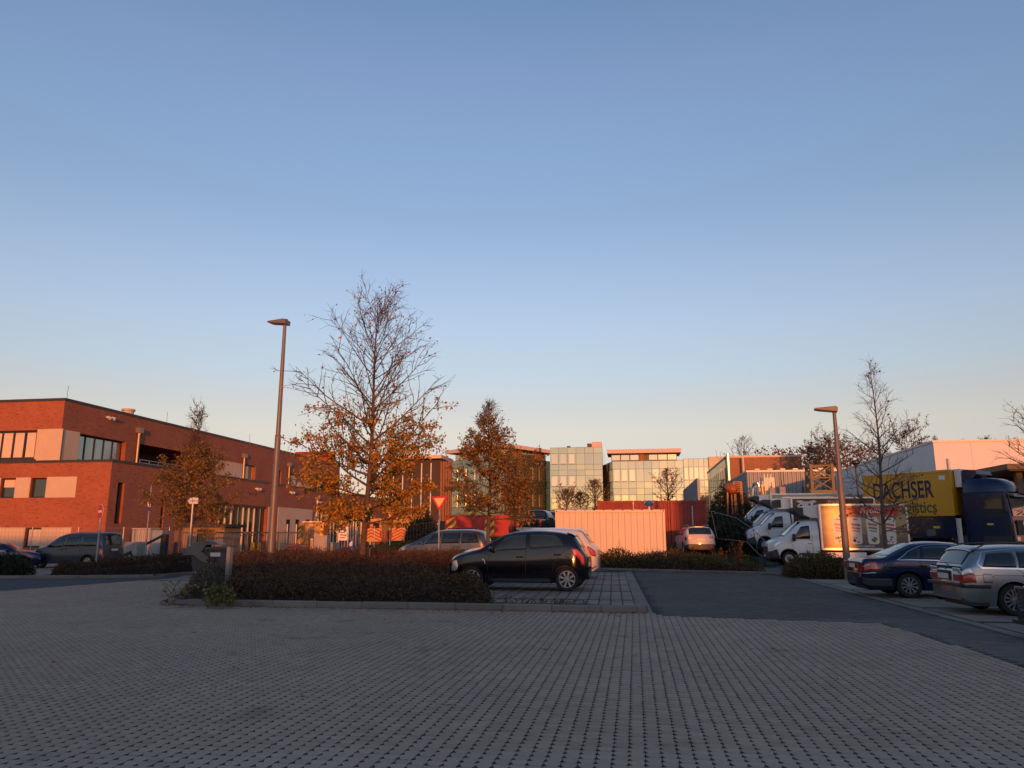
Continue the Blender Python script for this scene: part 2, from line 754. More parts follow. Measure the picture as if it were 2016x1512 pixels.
def inside_np(poly, X, Y):
    c = np.zeros(X.shape, bool)
    n = len(poly)
    j = n - 1
    for i in range(n):
        xi, yi = poly[i][:2]
        xj, yj = poly[j][:2]
        if yi != yj:
            cond = ((yi > Y) != (yj > Y)) & (X < (xj - xi) * (Y - yi) / (yj - yi) + xi)
            c ^= cond
        j = i
    return c


def inst_mesh(name, base_v, base_f, cx, cy, cz, rot, m):
    """many alike pieces joined: one numpy tiling of a small template"""
    bv = np.array(base_v, float)
    k = len(bv)
    n = len(cx)
    co, si = np.cos(rot), np.sin(rot)
    X = bv[None, :, 0] * co[:, None] - bv[None, :, 1] * si[:, None] + cx[:, None]
    Y = bv[None, :, 0] * si[:, None] + bv[None, :, 1] * co[:, None] + cy[:, None]
    Z = bv[None, :, 2] + cz[:, None]
    co_ = np.stack([X, Y, Z], -1).reshape(-1, 3)
    lens = [len(f) for f in base_f]
    flat = np.concatenate([np.array(f) for f in base_f])
    idx = (flat[None, :] + (np.arange(n) * k)[:, None]).reshape(-1)
    ls = np.tile(np.array(lens), n)
    me = bpy.data.meshes.new(name)
    me.vertices.add(n * k)
    me.vertices.foreach_set('co', co_.ravel().astype(np.float32))
    me.loops.add(len(idx))
    me.loops.foreach_set('vertex_index', idx.astype(np.int32))
    me.polygons.add(len(ls))
    st = np.zeros(len(ls), np.int32)
    st[1:] = np.cumsum(ls)[:-1]
    me.polygons.foreach_set('loop_start', st)
    me.polygons.foreach_set('loop_total', ls.astype(np.int32))
    me.update(calc_edges=True)
    me.materials.append(m)
    o = bpy.data.objects.new(name, me)
    C.objects.link(o)
    return o


def cam_xy(X, Y):
    """horizontal place in the picture (for choosing what is in view)"""
    c = X * _fw.x + Y * _fw.y - CAM_H * _fw.z
    r = X * _rt.x + Y * _rt.y
    return c, r


def lay(name, part, base_v, base_f, cx, cy, rot, m, parent, limit=300, zj=0.0012, seed=1, extra_z=0.0):
    """lay alike pieces: the nearest in view one by one, the rest joined"""
    rs = np.random.RandomState(seed)
    cz = rs.uniform(-zj, zj, len(cx)) + extra_z
    c, r = cam_xy(cx, cy)
    vis = (c > 1) & (np.abs(r / np.maximum(c, .1)) < 0.71)
    # below the lower picture edge?
    down = (CAM_H * _up.z + 0) / 1.0
    yb = (-(cx * _up.x + cy * _up.y - CAM_H * _up.z)) / np.maximum(c, .1)
    vis &= yb < 0.513
    order = np.argsort(np.where(vis, c, 1e9))
    ind = order[:min(limit, int(vis.sum()))]
    mask = np.ones(len(cx), bool)
    mask[ind] = False
    me = bpy.data.meshes.new(part)
    me.from_pydata([tuple(q) for q in base_v], [], base_f)
    me.materials.append(m)
    for i in ind:
        o = bpy.data.objects.new(part, me)
        C.objects.link(o)
        o.parent = parent
        o.location = (cx[i], cy[i], cz[i])
        o.rotation_euler = (0, 0, rot[i])
    if mask.any():
        o = inst_mesh(name, base_v, base_f, cx[mask], cy[mask], cz[mask], rot[mask], m)
        o.parent = parent
        o['kind'] = 'stuff'


def plate_template(poly, t, inset=0.003):
    """thin stone: top polygon slightly inset, sides sloping to the full outline"""
    k = len(poly)
    cx = sum(p[0] for p in poly) / k
    cy = sum(p[1] for p in poly) / k
    top = [(p[0] - math.copysign(inset, p[0] - cx), p[1] - math.copysign(inset, p[1] - cy), 0.0) for p in poly]
    mid = [(p[0], p[1], -inset) for p in poly]
    bot = [(p[0], p[1], -t) for p in poly]
    vv = top + mid + bot
    ff = [tuple(range(k))]
    for r_ in (0, k):
        for i in range(k):
            j = (i + 1) % k
            ff.append((r_ + i, r_ + k + i, r_ + k + j, r_ + j))
    return vv, ff


# --- big light-grey yard of interlocking pavers with drainage holes
PV_A = [G(-60, 1168), G(345, 1137.5)]          # edge of the asphalt road on the left
LINE = (Vector((PV_A[0].x, PV_A[0].y, 0)), Vector((PV_A[1].x, PV_A[1].y, 0)))
LINE0 = LINE[0] + (LINE[0] - LINE[1]) * 1.5
yard_poly = [(LINE0.x, 3.0), (4.75, 3.0), (4.44, 10.1), (4.19, 14.45), (0.50, 15.12), (0.30, 15.62), (-9.75, 15.62), (-10.9, 16.6), (-14.2, 24.0), (-15.8, 24.0), (-16.2, 24.0), (LINE[1].x, LINE[1].y), (LINE[0].x, LINE[0].y), (LINE0.x, LINE0.y)]
yard = sheet('paved_yard', [(-24, 3), (4.75, 3), (4.75, 15.64), (-9.6, 15.64), (-9.6, 24.3), (-24, 24.3)], -0.0025, BEDDING)
A_, B_ = 0.0560 - 0.0012, 0.0525 - 0.0032
paver_outline = [(-A_ + 0.027, -B_), (A_ - 0.016, -B_ - 0.003), (A_ - 0.002, -B_ + 0.048), (A_, B_ - 0.003), (A_ - 0.012, B_ - 0.001), (-A_ + 0.010, B_ + 0.002), (-A_, B_ - 0.006), (-A_ + 0.001, -B_ + 0.052)]
pv_v, pv_f = plate_template(paver_outline, 0.012, 0.0014)
gu = np.arange(-24, 4.9, 0.112)
gv = np.arange(3.2, 24.2, 0.105)
UU, VV = np.meshgrid(gu, gv)
UU = UU + np.sin(np.arange(len(gv)) * 1.7)[:, None] * 0.002
UU, VV = UU.ravel(), VV.ravel()
c_, r_ = cam_xy(UU, VV)
keep = (c_ > 1.5) & (r_ / c_ < 1.15) & (r_ / c_ > -0.9) & inside_np(yard_poly, UU, VV)
UU, VV = UU[keep], VV[keep]
rs = np.random.RandomState(5)
UU = UU + rs.normal(0, 0.0012, len(UU))
VV = VV + rs.normal(0, 0.0010, len(VV))
lay('paver_field', 'paver', pv_v, pv_f, UU, VV, rs.normal(0, 0.012, len(UU)), PAVER, yard, 300, 0.0016, 2)
# the same yard beyond where single stones can be told apart, and around the camera
sheet('yard_behind', [(-24, -45), (30, -45), (30, 3.0), (-24, 3.0)], -0.002, YARD)
sheet('yard_lane', [(-24, 24.3), (-12.8, 24.3), (-14.6, 30.5), (-14.6, 70), (-36.5, 70), (-36.5, 24.3)], -0.004, YARD)
sheet('yard_side', [(-60, -45), (-24, -45), (-24, 24.3), (-60, 24.3)], -0.003, YARD)
sheet('fire_station_yard', [(-14.6, 34), (-14.6, 70), (-22, 120), (-36.5, 120), (-36.5, 70)], 0.004, ASPHALT)

# --- asphalt road on the left with its kerb
kl = [G(-260, 1141), G(0, 1139.5), G(170, 1139), G(300, 1137.5), G(362, 1133)]
sheet('road', [(LINE0.x, LINE0.y), (LINE[0].x, LINE[0].y), (LINE[1].x, LINE[1].y)] + [(p.x, p.y) for p in reversed(kl)] + [(-60, 13.0)], 0.006, ASPHALT)


def kerb_run(parent, pts, h, width, length, seed=0, z0=0.0, stone='kerb_stone', zf=False):
    """kerb stones one by one along a polyline"""
    rs_ = random.Random(seed)
    P = [Vector((p[0], p[1], 0)) for p in pts]
    seg = [(P[i + 1] - P[i]).length for i in range(len(P) - 1)]
    tot = sum(seg)
    s = 0.0

    def at(d):
        d = min(max(d, 0), tot)
        for i, L_ in enumerate(seg):
            if d <= L_ or i == len(seg) - 1:
                return P[i].lerp(P[i + 1], d / L_)
            d -= L_
    while s < tot - 0.05:
        e = min(s + length, tot)
        a, b = at(s + 0.006), at(e - 0.006)
        d = (b - a)
        if d.length < 0.03:
            break
        L_ = d.length
        an = math.atan2(d.y, d.x)
        mb = MB()
        c0 = 0.02
        prof = [(0, -0.25), (0, h - c0), (c0, h), (width, h), (width, -0.25)]
        n = len(mb.v)
        for xx in (-L_ / 2, L_ / 2):
            for (yy, zz) in prof:
                mb.v.append((xx, yy, zz))
        k = len(prof)
        mb.f.append(tuple(range(n + k - 1, n - 1, -1)))
        mb.f.append(tuple(range(n + k, n + 2 * k)))
        for i in range(k):
            j = (i + 1) % k
            mb.f.append((n + i, n + j, n + k + j, n + k + i))
        mid = (a + b) / 2
        mb.build(stone, KERB, parent, (mid.x, mid.y, z0 + rs_.uniform(-0.004, 0.004) + (zt(mid.x, mid.y) if zf else 0)), rz=an + rs_.uniform(-0.004, 0.004))
        s = e


left_kerb = thing('road_kerb', 'pale concrete kerb along the left road in front of the low hedge', 'kerb')
kerb_run(left_kerb, [(p.x, p.y) for p in kl] + [(kl[-1].x + 0.2, kl[-1].y + 1.0)], 0.11, 0.14, 1.0, 3)

# --- planted island in the middle: kerb round it, soil inside
isl_left = [(-15.6, 27.6), (-14.1, 24.0), (-12.6, 20.6), (-11.2, 17.5), (-10.75, 16.6), (-10.35, 16.0), (-9.7, 15.66)]
island_kerb = thing('island_kerb', 'long grey kerb of one metre stones round the planted island in front', 'kerb')
kerb_run(island_kerb, isl_left, 0.11, 0.13, 0.5, 4)
kerb_run(island_kerb, [(-9.7, 15.66), (0.0, 15.66)], 0.13, 0.13, 1.0, 5)
kerb_run(island_kerb, [(0.0, 15.66), (0.16, 15.74), (0.22, 15.95), (0.20, 16.25)], 0.13, 0.13, 0.22, 6)
kerb_run(island_kerb, [(0.20, 16.30), (-5.3, 16.75)], 0.07, 0.08, 1.0, 7)
bed = sheet('planting_bed', [(p[0] + 0.1, p[1]) for p in isl_left] + [(0.16, 15.8), (0.15, 16.3), (-5.4, 16.8), (-5.7, 24.0), (-5.7, 31.5), (-14.6, 31.5)], 0.085, SOIL)

# --- anthracite lane
lane_poly = [(0.44, 15.14), (4.22, 14.52), (4.50, 10.1), (4.80, 3.0), (5.62, 3.0), (5.62, 29.9), (4.75, 31.75), (-0.06, 33.6), (-0.02, 31.0), (0.46, 15.66)]
lane = sheet('dark_lane', [(0.5, 15.0), (4.75, 15.0), (4.75, 3), (5.66, 3), (5.66, 30.4), (4.75, 32.2), (-1.4, 34.5), (-0.3, 33.0), (0.30, 15.6)], -0.0042, BEDDING)
gu = np.arange(-0.6, 5.7, 0.204)
gv = np.arange(3.0, 34.0, 0.104)
LU, LV = np.meshgrid(gu, gv)
LU = LU + (np.arange(len(gv)) % 2)[:, None] * 0.102
LU, LV = LU.ravel(), LV.ravel()
k_ = inside_np(lane_poly, LU, LV)
LU, LV = LU[k_], LV[k_]
rs = np.random.RandomState(8)
lp_v, lp_f = plate_template([(-0.1, -0.0505), (0.1, -0.0505), (0.1, 0.0505), (-0.1, 0.0505)], 0.028, 0.003)
lay('lane_block_field', 'lane_block', lp_v, lp_f, LU, LV, rs.normal(0, 0.006, len(LU)), LANE, lane, 300, 0.002, 9)

# --- parking bays left of the lane (slab strips, dark dividers) and the edging strip
bay = sheet('left_parking_bays', [(-5.95, 16.8), (0.22, 16.3), (-0.35, 33.6), (-5.95, 35.0)], -0.0046, BEDDING)
edge_a, edge_b = Vector((0.30, 15.64, 0)), Vector((-0.20, 33.2, 0))
kerb_run(bay, [(edge_a.x + 0.02, edge_a.y), (edge_b.x + 0.02, edge_b.y)], 0.004, 0.30, 1.0, 11, stone='edging_stone')


def bay_slabs(parent, u0, u1, vs, alongv, seed, limit, uend=None):
    cu, cv = [], []
    for i in range(len(vs) - 1):
        v0, v1 = vs[i] + 0.13, vs[i + 1] - 0.13
        n = max(1, round((v1 - v0) / 0.80)) if alongv else max(1, round((v1 - v0) / 0.27))
        hv = (v1 - v0) / n
        wu = 0.27 if alongv else 0.80
        for k in range(n):
            vv_ = v0 + (k + 0.5) * hv
            u_hi = uend(vv_) if uend else u1
            uu_ = u_hi - wu / 2
            while uu_ > u0:
                cu.append(uu_)
                cv.append(vv_)
                uu_ -= wu
    cu, cv = np.array(cu), np.array(cv)
    hx = (0.27 if alongv else 0.80) / 2 - 0.016
    hy = hv / 2 - 0.010
    tv, tf = plate_template([(-hx, -hy), (hx, -hy), (hx, hy), (-hx, hy)], 0.028, 0.003)
    rs_ = np.random.RandomState(seed)
    lay('bay_slab_field', 'bay_slab', tv, tf, cu, cv, rs_.normal(0, 0.004, len(cu)), SLAB, parent, limit, 0.002, seed)


bay_slabs(bay, -5.85, 0.0, [16.95, 18.6, 21.4, 24.2, 27.0, 29.8, 32.6], True, 21, 300, uend=lambda v_: 0.01 - (v_ - 15.64) * 0.0285)

# --- parking bays right of the lane
rbay = sheet('right_parking_bays', [(5.9, 3), (12.5, 3), (12.5, 29.2), (6.2, 29.2), (5.9, 29.9)], -0.005, BEDDING)
kerb_run(rbay, [(5.90, 3.0), (5.90, 30.3)], 0.004, 0.24, 1.0, 12, stone='edging_stone')
bay_slabs(rbay, 5.95, 12.4, [4.2, 6.9, 9.6, 12.3, 15.0, 17.7, 20.4, 23.1, 25.8, 28.5], False, 22, 300, uend=lambda v_: 12.35)

# --- far kerb of the lane, bank behind it, van lot
far_kerb = thing('lane_end_kerb', 'low kerb with fallen leaves at the far end of the dark lane', 'kerb')
FK = [(-5.6, 35.6), (-1.6, 34.45), (4.72, 31.85), (6.97, 29.35), (9.2, 27.2), (12.6, 27.2)]
kerb_run(far_kerb, FK, 0.09, 0.12, 1.0, 13)


def terrain_patch(name, u0, u1, v0, v1, dz, m, nu=10, nv=14):
    vv, ff = [], []
    for j in range(nv + 1):
        for i in range(nu + 1):
            uu_, vv_ = lerp(u0, u1, i / nu), lerp(v0, v1, j / nv)
            vv.append((uu_, vv_, zt(uu_, vv_) + dz))
    for j in range(nv):
        for i in range(nu):
            a = j * (nu + 1) + i
            ff.append((a, a + 1, a + nu + 2, a + nu + 1))
    return structure(raw(name, vv, ff, m, smooth=True))


terrain_patch('van_lot', 6.6, 60, 33.2, 60, 0.015, ASPHALT, 20, 30)
terrain_patch('lot_entrance', 4.4, 7.6, 33.2, 38.0, 0.022, ASPHALT, 3, 5)
# ------------------------------------------------------------------ buildings
def wall(name, parent, axis, const, a0, a1, z0, z1, openings, m):
    """wall sheet with recessed openings; axis 'x': runs along x and faces -y, axis 'y': runs along y and faces +x"""
    A = sorted(set([a0, a1] + [o[i] for o in openings for i in (0, 1)]))
    Z = sorted(set([z0, z1] + [o[i] for o in openings for i in (2, 3)]))
    A = [a for a in A if a0 - 1e-6 <= a <= a1 + 1e-6]
    Z = [z for z in Z if z0 - 1e-6 <= z <= z1 + 1e-6]
    mb = MB()

    def P(a, z, d=0.0):
        return (a, const + d, z) if axis == 'x' else (const - d, a, z)
    for i in range(len(A) - 1):
        for j in range(len(Z) - 1):
            ca, cz = (A[i] + A[i + 1]) / 2, (Z[j] + Z[j + 1]) / 2
            if any(o[0] < ca < o[1] and o[2] < cz < o[3] for o in openings):
                continue
            mb.quad(P(A[i], Z[j]), P(A[i + 1], Z[j]), P(A[i + 1], Z[j + 1]), P(A[i], Z[j + 1]))
    for (b0, b1, c0, c1, d) in openings:
        mb.quad(P(b0, c0), P(b0, c1), P(b0, c1, d), P(b0, c0, d))
        mb.quad(P(b1, c0), P(b1, c1), P(b1, c1, d), P(b1, c0, d))
        mb.quad(P(b0, c0), P(b1, c0), P(b1, c0, d), P(b0, c0, d))
        mb.quad(P(b0, c1), P(b1, c1), P(b1, c1, d), P(b0, c1, d))
    me = bpy.data.meshes.new(name)
    me.from_pydata(mb.v, [], mb.f)
    me.materials.append(m)
    o = bpy.data.objects.new(name, me)
    C.objects.link(o)
    o.parent = parent
    return o


def abox(axis, const, a0, a1, z0, z1, d0, d1, mb):
    """box on a wall: d measured inwards from the wall plane"""
    if axis == 'x':
        return mb.box(a0, const + min(d0, d1), z0, a1, const + max(d0, d1), z1)
    return mb.box(const - max(d0, d1), a0, z0, const - min(d0, d1), a1, z1)


def window(parent, axis, const, a0, a1, z0, z1, depth, n=1, blind=None, fw=0.07, glass=None, rail=None, frame=None, proud=0.0, name='window'):
    glass = glass or GLASSB
    mb = MB()
    f0, f1 = depth - 0.08 - proud, depth - 0.005
    abox(axis, const, a0, a1, z0, z0 + fw, f0, f1, mb)
    abox(axis, const, a0, a1, z1 - fw, z1, f0, f1, mb)
    for k in range(n + 1):
        c = lerp(a0 + fw / 2, a1 - fw / 2, k / n)
        abox(axis, const, c - fw / 2, c + fw / 2, z0 + fw, z1 - fw, f0 - (0.004 if 0 < k < n else 0), f1, mb)
    if rail:
        abox(axis, const, a0 + fw, a1 - fw, rail, rail + fw * 0.8, f0 + 0.01, f1, mb)
    w_ = mb.build(name, frame or DARKFRAME, parent)
    for k in range(n):
        c0 = lerp(a0, a1, k / n) + fw * 0.5
        c1 = lerp(a0, a1, (k + 1) / n) - fw * 0.5
        b = blind[k % len(blind)] if blind else 0
        zb = z1 - fw - (z1 - z0 - 2 * fw) * b
        if b < 0.97:
            abox(axis, const, c0, c1, z0 + fw * 0.5, zb, depth - 0.04, depth - 0.02, MB()).build('pane', glass, w_)
        if b > 0.02:
            abox(axis, const, c0, c1, zb, z1 - fw * 0.5, depth - 0.055, depth - 0.035, MB()).build('blind', BLIND, w_)
    return w_


BLIND = mat('roller_blind', (0.68, 0.55, 0.42), 0.8, var=0.04)
BRICKX = brick_mat('orange_brick_gable', 0, (0.40, 0.118, 0.055), (0.30, 0.088, 0.045), (0.26, 0.115, 0.072))
BRICKY = brick_mat('orange_brick_side', 1, (0.37, 0.125, 0.066), (0.28, 0.090, 0.05), (0.25, 0.125, 0.085))
ROOFDARK = mat('roof_felt', (0.03, 0.03, 0.032), 0.8)
CAPM = mat('parapet_cap', (0.055, 0.05, 0.048), 0.5, 0.3)

# ---- fire station on the left
VG, UU_, UL = 48.0, -40.6, -36.3
fs = thing('fire_station', 'two storey orange brick station with long flat roof along the left side', 'building', (0, 0, 0))
Zt = V(127, 788, VG).z
Zl = V(160, 909.5, VG).z


def gx(p, y=980):
    return V(p, y, VG).x


def gz(p, x=60):
    return V(x, p, VG).z


V_END_L = U(752, 1000, UL).y
V_END_U = V_END_L - 6
uw = [(gx(-45, 870), gx(70.5, 870), gz(904), gz(847), 0.22)]
mw = [(gx(1, 960), gx(29, 960), gz(980), gz(941), 0.25), (gx(60, 960), gx(90, 960), gz(980), gz(941), 0.25)]
lw = [(gx(48.5, 1060), gx(79, 1060), gz(1078), gz(1039), 0.25)]
wall('gable_wall', fs, 'x', VG, -75, UL, 0, Zl, mw + lw, BRICKX)
wall('upper_gable_wall', fs, 'x', VG, -75, UU_, Zl, Zt, uw, BRICKX)
window(fs, 'x', VG, *uw[0][:4], 0.22, 5, blind=[1, 1, 1, 1, 1], fw=0.16)
window(fs, 'x', VG, *mw[0][:4], 0.25, 1, blind=[0.45], fw=0.1)
window(fs, 'x', VG, *mw[1][:4], 0.25, 1, fw=0.1)
window(fs, 'x', VG, *lw[0][:4], 0.25, 1, blind=[1], fw=0.12)
rp_ = MB()
for (p0_, p1_, y0_, y1_) in ((71, 121, 907, 845.5), (30, 59, 980, 940), (91, 150, 980, 939.5), (-60, 0, 980, 940), (-60, 47.5, 1079, 1038.5), (80, 139, 1079, 1038.5)):
    a_, b_ = gx(p0_, (y0_ + y1_) / 2), gx(p1_, (y0_ + y1_) / 2)
    rp_ = MB().box(a_, VG - 0.03, gz(y0_), b_, VG + 0.02, gz(y1_))
    rp_.build('render_panel', CREAM, fs)
MB().box(-60, VG - 0.06, gz(907.5), gx(71, 904), VG + 0.2, gz(903.8)).build('window_sill', CAPM, fs)


def fy(p, y, u_):
    return U(p, y, u_).y


def fz(p, y, u_):
    return U(p, y, u_).z


# long side: upper storey set back, lower storey forward, ledge between
ub = [(fy(155, 880, UU_), fy(247, 885, UU_), Zl + 0.35, fz(155, 853, UU_), 0.45),
      (fy(271, 890, UU_), fy(404, 900, UU_), Zl + 0.25, fz(271, 873, UU_), 3.0),
      (fy(481, 930, UU_), fy(503, 930, UU_), Zl + 0.35, fz(481, 914, UU_), 0.4),
      (fy(548, 950, UU_), fy(553, 950, UU_), Zl + 0.35, fz(550, 927, UU_), 0.3),
      (fy(572, 950, UU_), fy(650, 960, UU_), Zl + 0.35, fz(572, 932, UU_), 0.3)]
wall('upper_side_wall', fs, 'y', UU_, VG, V_END_U, Zl - 0.3, Zt, ub, BRICKY)
window(fs, 'y', UU_, *ub[0][:4], 0.45, 5, fw=0.12, glass=SKYGLASS)
window(fs, 'y', UU_, *ub[2][:4], 0.4, 3, fw=0.1, frame=STEEL, glass=SKYGLASS)
window(fs, 'y', UU_, *ub[3][:4], 0.3, 1, fw=0.1, blind=[1])
window(fs, 'y', UU_, *ub[4][:4], 0.3, 6, fw=0.16, blind=[1, 1, 1, 1, 1, 1])
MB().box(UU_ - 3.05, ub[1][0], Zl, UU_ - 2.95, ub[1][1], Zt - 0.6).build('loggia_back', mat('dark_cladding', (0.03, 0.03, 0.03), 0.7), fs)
MB().box(UU_ - 0.01, fy(122, 880, UU_), Zl + 0.2, UU_ + 0.035, fy(154, 880, UU_), fz(122, 845, UU_)).build('render_panel', CREAM, fs)
for k in range(3):
    a_, b_ = fy(424 + k * 18, 925, UU_), fy(424 + k * 18 + 17, 925, UU_)
    MB().box(UU_ - 0.01, a_, Zl + 0.3, UU_ + 0.035, b_, fz(430, 905, UU_)).build('render_panel', CREAM, fs)
# lower long wall
d1 = (fy(421, 1040, UL), fy(524, 1040, UL), 0.02, fz(421, 989.5, UL), 0.35)
d2 = (fy(616, 1040, UL), fy(738, 1040, UL), 0.02, fz(616, 1003, UL), 0.35)
n1 = (fy(228.5, 990, UL), fy(242, 990, UL), fz(228, 1031, UL), fz(228, 949, UL), 0.5)
n2 = (fy(316, 1010, UL), fy(323, 1010, UL), fz(316, 1040, UL), fz(316, 984, UL), 0.5)
lit = [(fy(763, 1010, UL), fy(770, 1010, UL), fz(765, 1021, UL), fz(765, 1006, UL), 0.15)]
wall('side_wall', fs, 'y', UL, VG, V_END_L + 14, 0, Zl, [d1, d2, n1, n2], BRICKY)
window(fs, 'y', UL, *n1[:4], 0.5, 1, fw=0.12, rail=lerp(n1[2], n1[3], 0.5))
window(fs, 'y', UL, *n2[:4], 0.5, 1, fw=0.12)
HALLGLASS = mat('hall_glass', (0.045, 0.05, 0.03), 0.05, var=0.1, spec=0.8)
MULLION = mat('bright_mullion', (0.78, 0.74, 0.68), 0.4, 0.15, var=0.08)


def hall_doors(d, n, name='hall_door'):
    w_ = MB()
    abox('y', UL, d[0], d[1], d[3] - 0.22, d[3], 0.1, 0.3, w_)
    w_ = w_.build(name, DARKFRAME, fs)
    for k in range(n):
        a_, b_ = lerp(d[0], d[1], k / n), lerp(d[0], d[1], (k + 1) / n)
        MB().box(UL - 0.34, a_ + 0.05, d[2], UL - 0.30, b_ - 0.05, d[3] - 0.2).build('pane', HALLGLASS, w_)
        MB().box(UL - 0.34, a_ - 0.06, d[2], UL - 0.20, a_ + 0.06, d[3] - 0.22).build('mullion', MULLION, w_)
        if k % 4 == 3:
            MB().box(UL - 0.33, b_ - 0.5, d[2], UL - 0.2, b_ - 0.06, d[3] - 0.22).build('door_leaf', DARKFRAME, w_)
    MB().box(UL - 0.30, d[0], lerp(d[2], d[3], 0.33), UL - 0.24, d[1], lerp(d[2], d[3], 0.36)).build('transom', DARKFRAME, w_)


hall_doors(d1, 9)
hall_doors(d2, 22)
# pale wall between the halls with three slit windows
pa, pb = fy(545, 1040, UL), fy(613, 1040, UL)
MB().box(UL - 0.01, fy(525.5, 1040, UL), 0, UL + 0.04, fy(534, 1040, UL), d1[3]).build('render_panel', CREAM, fs)
sl = [(fy(p, 1040, UL), fy(p + 7, 1040, UL), fz(p, 1072, UL), fz(p, 1022.5, UL)) for p in (562, 580, 601)]
MB().box(UL - 0.01, pa, 0, UL + 0.05, pb, fz(545, 998, UL)).build('render_panel', CREAM, fs)
for s_ in sl:
    MB().box(UL + 0.0, s_[0], s_[2], UL + 0.055, s_[1], s_[3]).build('slit_window', GLASSB, fs)
    MB().box(UL + 0.0, s_[0] + 0.2, s_[2], UL + 0.14, s_[0] + 0.32, s_[3] - 0.5).build('slit_window_bar', MULLION, fs)
for p in (764, 778):
    a_ = (fy(p, 1013, UL), fy(p + 7, 1013, UL), fz(p, 1021, UL), fz(p, 1006, UL))
    q = MB().box(UL + 0.0, a_[0], a_[2], UL + 0.05, a_[1], a_[3]).build('window', BLIND, fs)
    MB().box(UL + 0.05, a_[0] + 0.3, a_[2], UL + 0.3, a_[0] + 0.8, a_[3]).build('window_frame', MULLION, q)
# ledge, parapet caps, roofs
MB().box(-75, VG - 0.05, Zl - 0.02, UL + 0.06, VG + 0.3, Zl + 0.16).box(UL - 0.4, VG + 0.3, Zl - 0.02, UL + 0.06, V_END_L + 14, Zl + 0.16).build('ledge_cap', CAPM, fs)
fs.children  # noqa
MB().box(-75, VG - 0.06, Zt - 0.02, UU_ + 0.06, VG + 0.35, Zt + 0.17).box(UU_ - 0.35, VG + 0.35, Zt - 0.02, UU_ + 0.06, V_END_U, Zt + 0.17).build('parapet_cap', CAPM, fs)
MB().box(-75, VG + 0.1, Zt - 0.5, UU_ - 0.1, V_END_U, Zt - 0.3).build('roof', ROOFDARK, fs)
MB().box(UU_ - 0.3, VG + 0.1, Zl - 0.5, UL - 0.1, V_END_L + 13.9, Zl - 0.3).build('lower_roof', ROOFDARK, fs)
MB().box(-75, V_END_U - 0.3, Zl, UU_ - 0.01, V_END_U - 0.01, Zt - 0.02).build('upper_back_wall', BRICKX, fs)
MB().box(-75, V_END_L + 13.7, 0, UL - 0.01, V_END_L + 13.99, Zl - 0.03).build('back_wall', BRICKX, fs)
# downpipes with hopper heads, security lights, railing, roof vent
PIPE = mat('zinc_downpipe', (0.30, 0.26, 0.22), 0.45, 0.5, var=0.1)
for (px_, py0) in ((269, 842), (477, 893), (566, 911)):
    yy = fy(px_, py0 + 30, UU_)
    zz = fz(px_, py0, UU_)
    q = MB().cyl((UU_ + 0.16, yy, Zl - 0.2), (UU_ + 0.16, yy, zz - 0.3), 0.10, n=8).build('downpipe', PIPE, fs)
    MB().box(UU_ + 0.0, yy - 0.28, zz - 0.42, UU_ + 0.36, yy + 0.28, zz).build('hopper_head', PIPE, q)
yy = fy(622, 990, UL)
q = MB().cyl((UL + 0.16, yy, 3.6), (UL + 0.16, yy, fz(622, 982, UL)), 0.12, n=8).build('downpipe', PIPE, fs)
MB().box(UL, yy - 0.3, fz(622, 983, UL), UL + 0.4, yy + 0.3, fz(622, 979, UL)).build('hopper_head', PIPE, q)
for (px_, py_, u_) in ((214, 822, UU_), (505, 962, UL), (572, 969, UL), (624, 987, UL), (760, 1002, UL)):
    yy, zz = fy(px_, py_, u_), fz(px_, py_, u_)
    q = MB().box(u_, yy - 0.3, zz - 0.06, u_ + 0.12, yy + 0.3, zz + 0.04).build('security_light', WHITEP, fs)
    MB().cyl((u_ + 0.10, yy - 0.22, zz), (u_ + 0.36, yy - 0.30, zz - 0.12), 0.10, 0.14, 8).cyl((u_ + 0.10, yy + 0.22, zz), (u_ + 0.36, yy + 0.30, zz - 0.12), 0.10, 0.14, 8).build('lamp_head', WHITEP, q)
rl = MB()
for h_ in (0.5, 0.8, 1.05):
    rl.bar((UU_ + 0.25, ub[1][0], Zl + h_), (UU_ + 0.25, ub[1][1], Zl + h_), 0.05)
for k in range(9):
    yy = lerp(ub[1][0] + 0.05, ub[1][1] - 0.05, k / 8)
    rl.bar((UU_ + 0.25, yy, Zl + 0.1), (UU_ + 0.25, yy, Zl + 1.05), 0.04)
rl.build('railing', STEEL, fs)
vp = U(252, 816, UU_ - 1.5)
MB().cyl((vp.x, vp.y, Zt - 0.3), (vp.x, vp.y, vp.z + 0.3), 0.45, n=12).cyl((vp.x, vp.y, vp.z + 0.3), (vp.x, vp.y, vp.z + 0.45), 0.55, n=12).build('roof_vent', mat('pale_vent', (0.5, 0.42, 0.36), 0.6), fs)
for px_, py_ in ((131, 772), (327, 824), (490, 868)):
    a_ = U(px_, py_ + 20, UU_ - 0.4)
    MB().cyl((a_.x, a_.y, Zt), (a_.x, a_.y, Zt + 1.2), 0.02, n=5).build('lightning_rod', STEEL, fs)
MB().box(UL + 0.005, fy(490, 968, UL), fz(490, 972, UL) - 0.05, UL + 0.05, fy(505, 968, UL), fz(490, 972, UL) + 0.08).build('wall_vent', CAPM, fs)

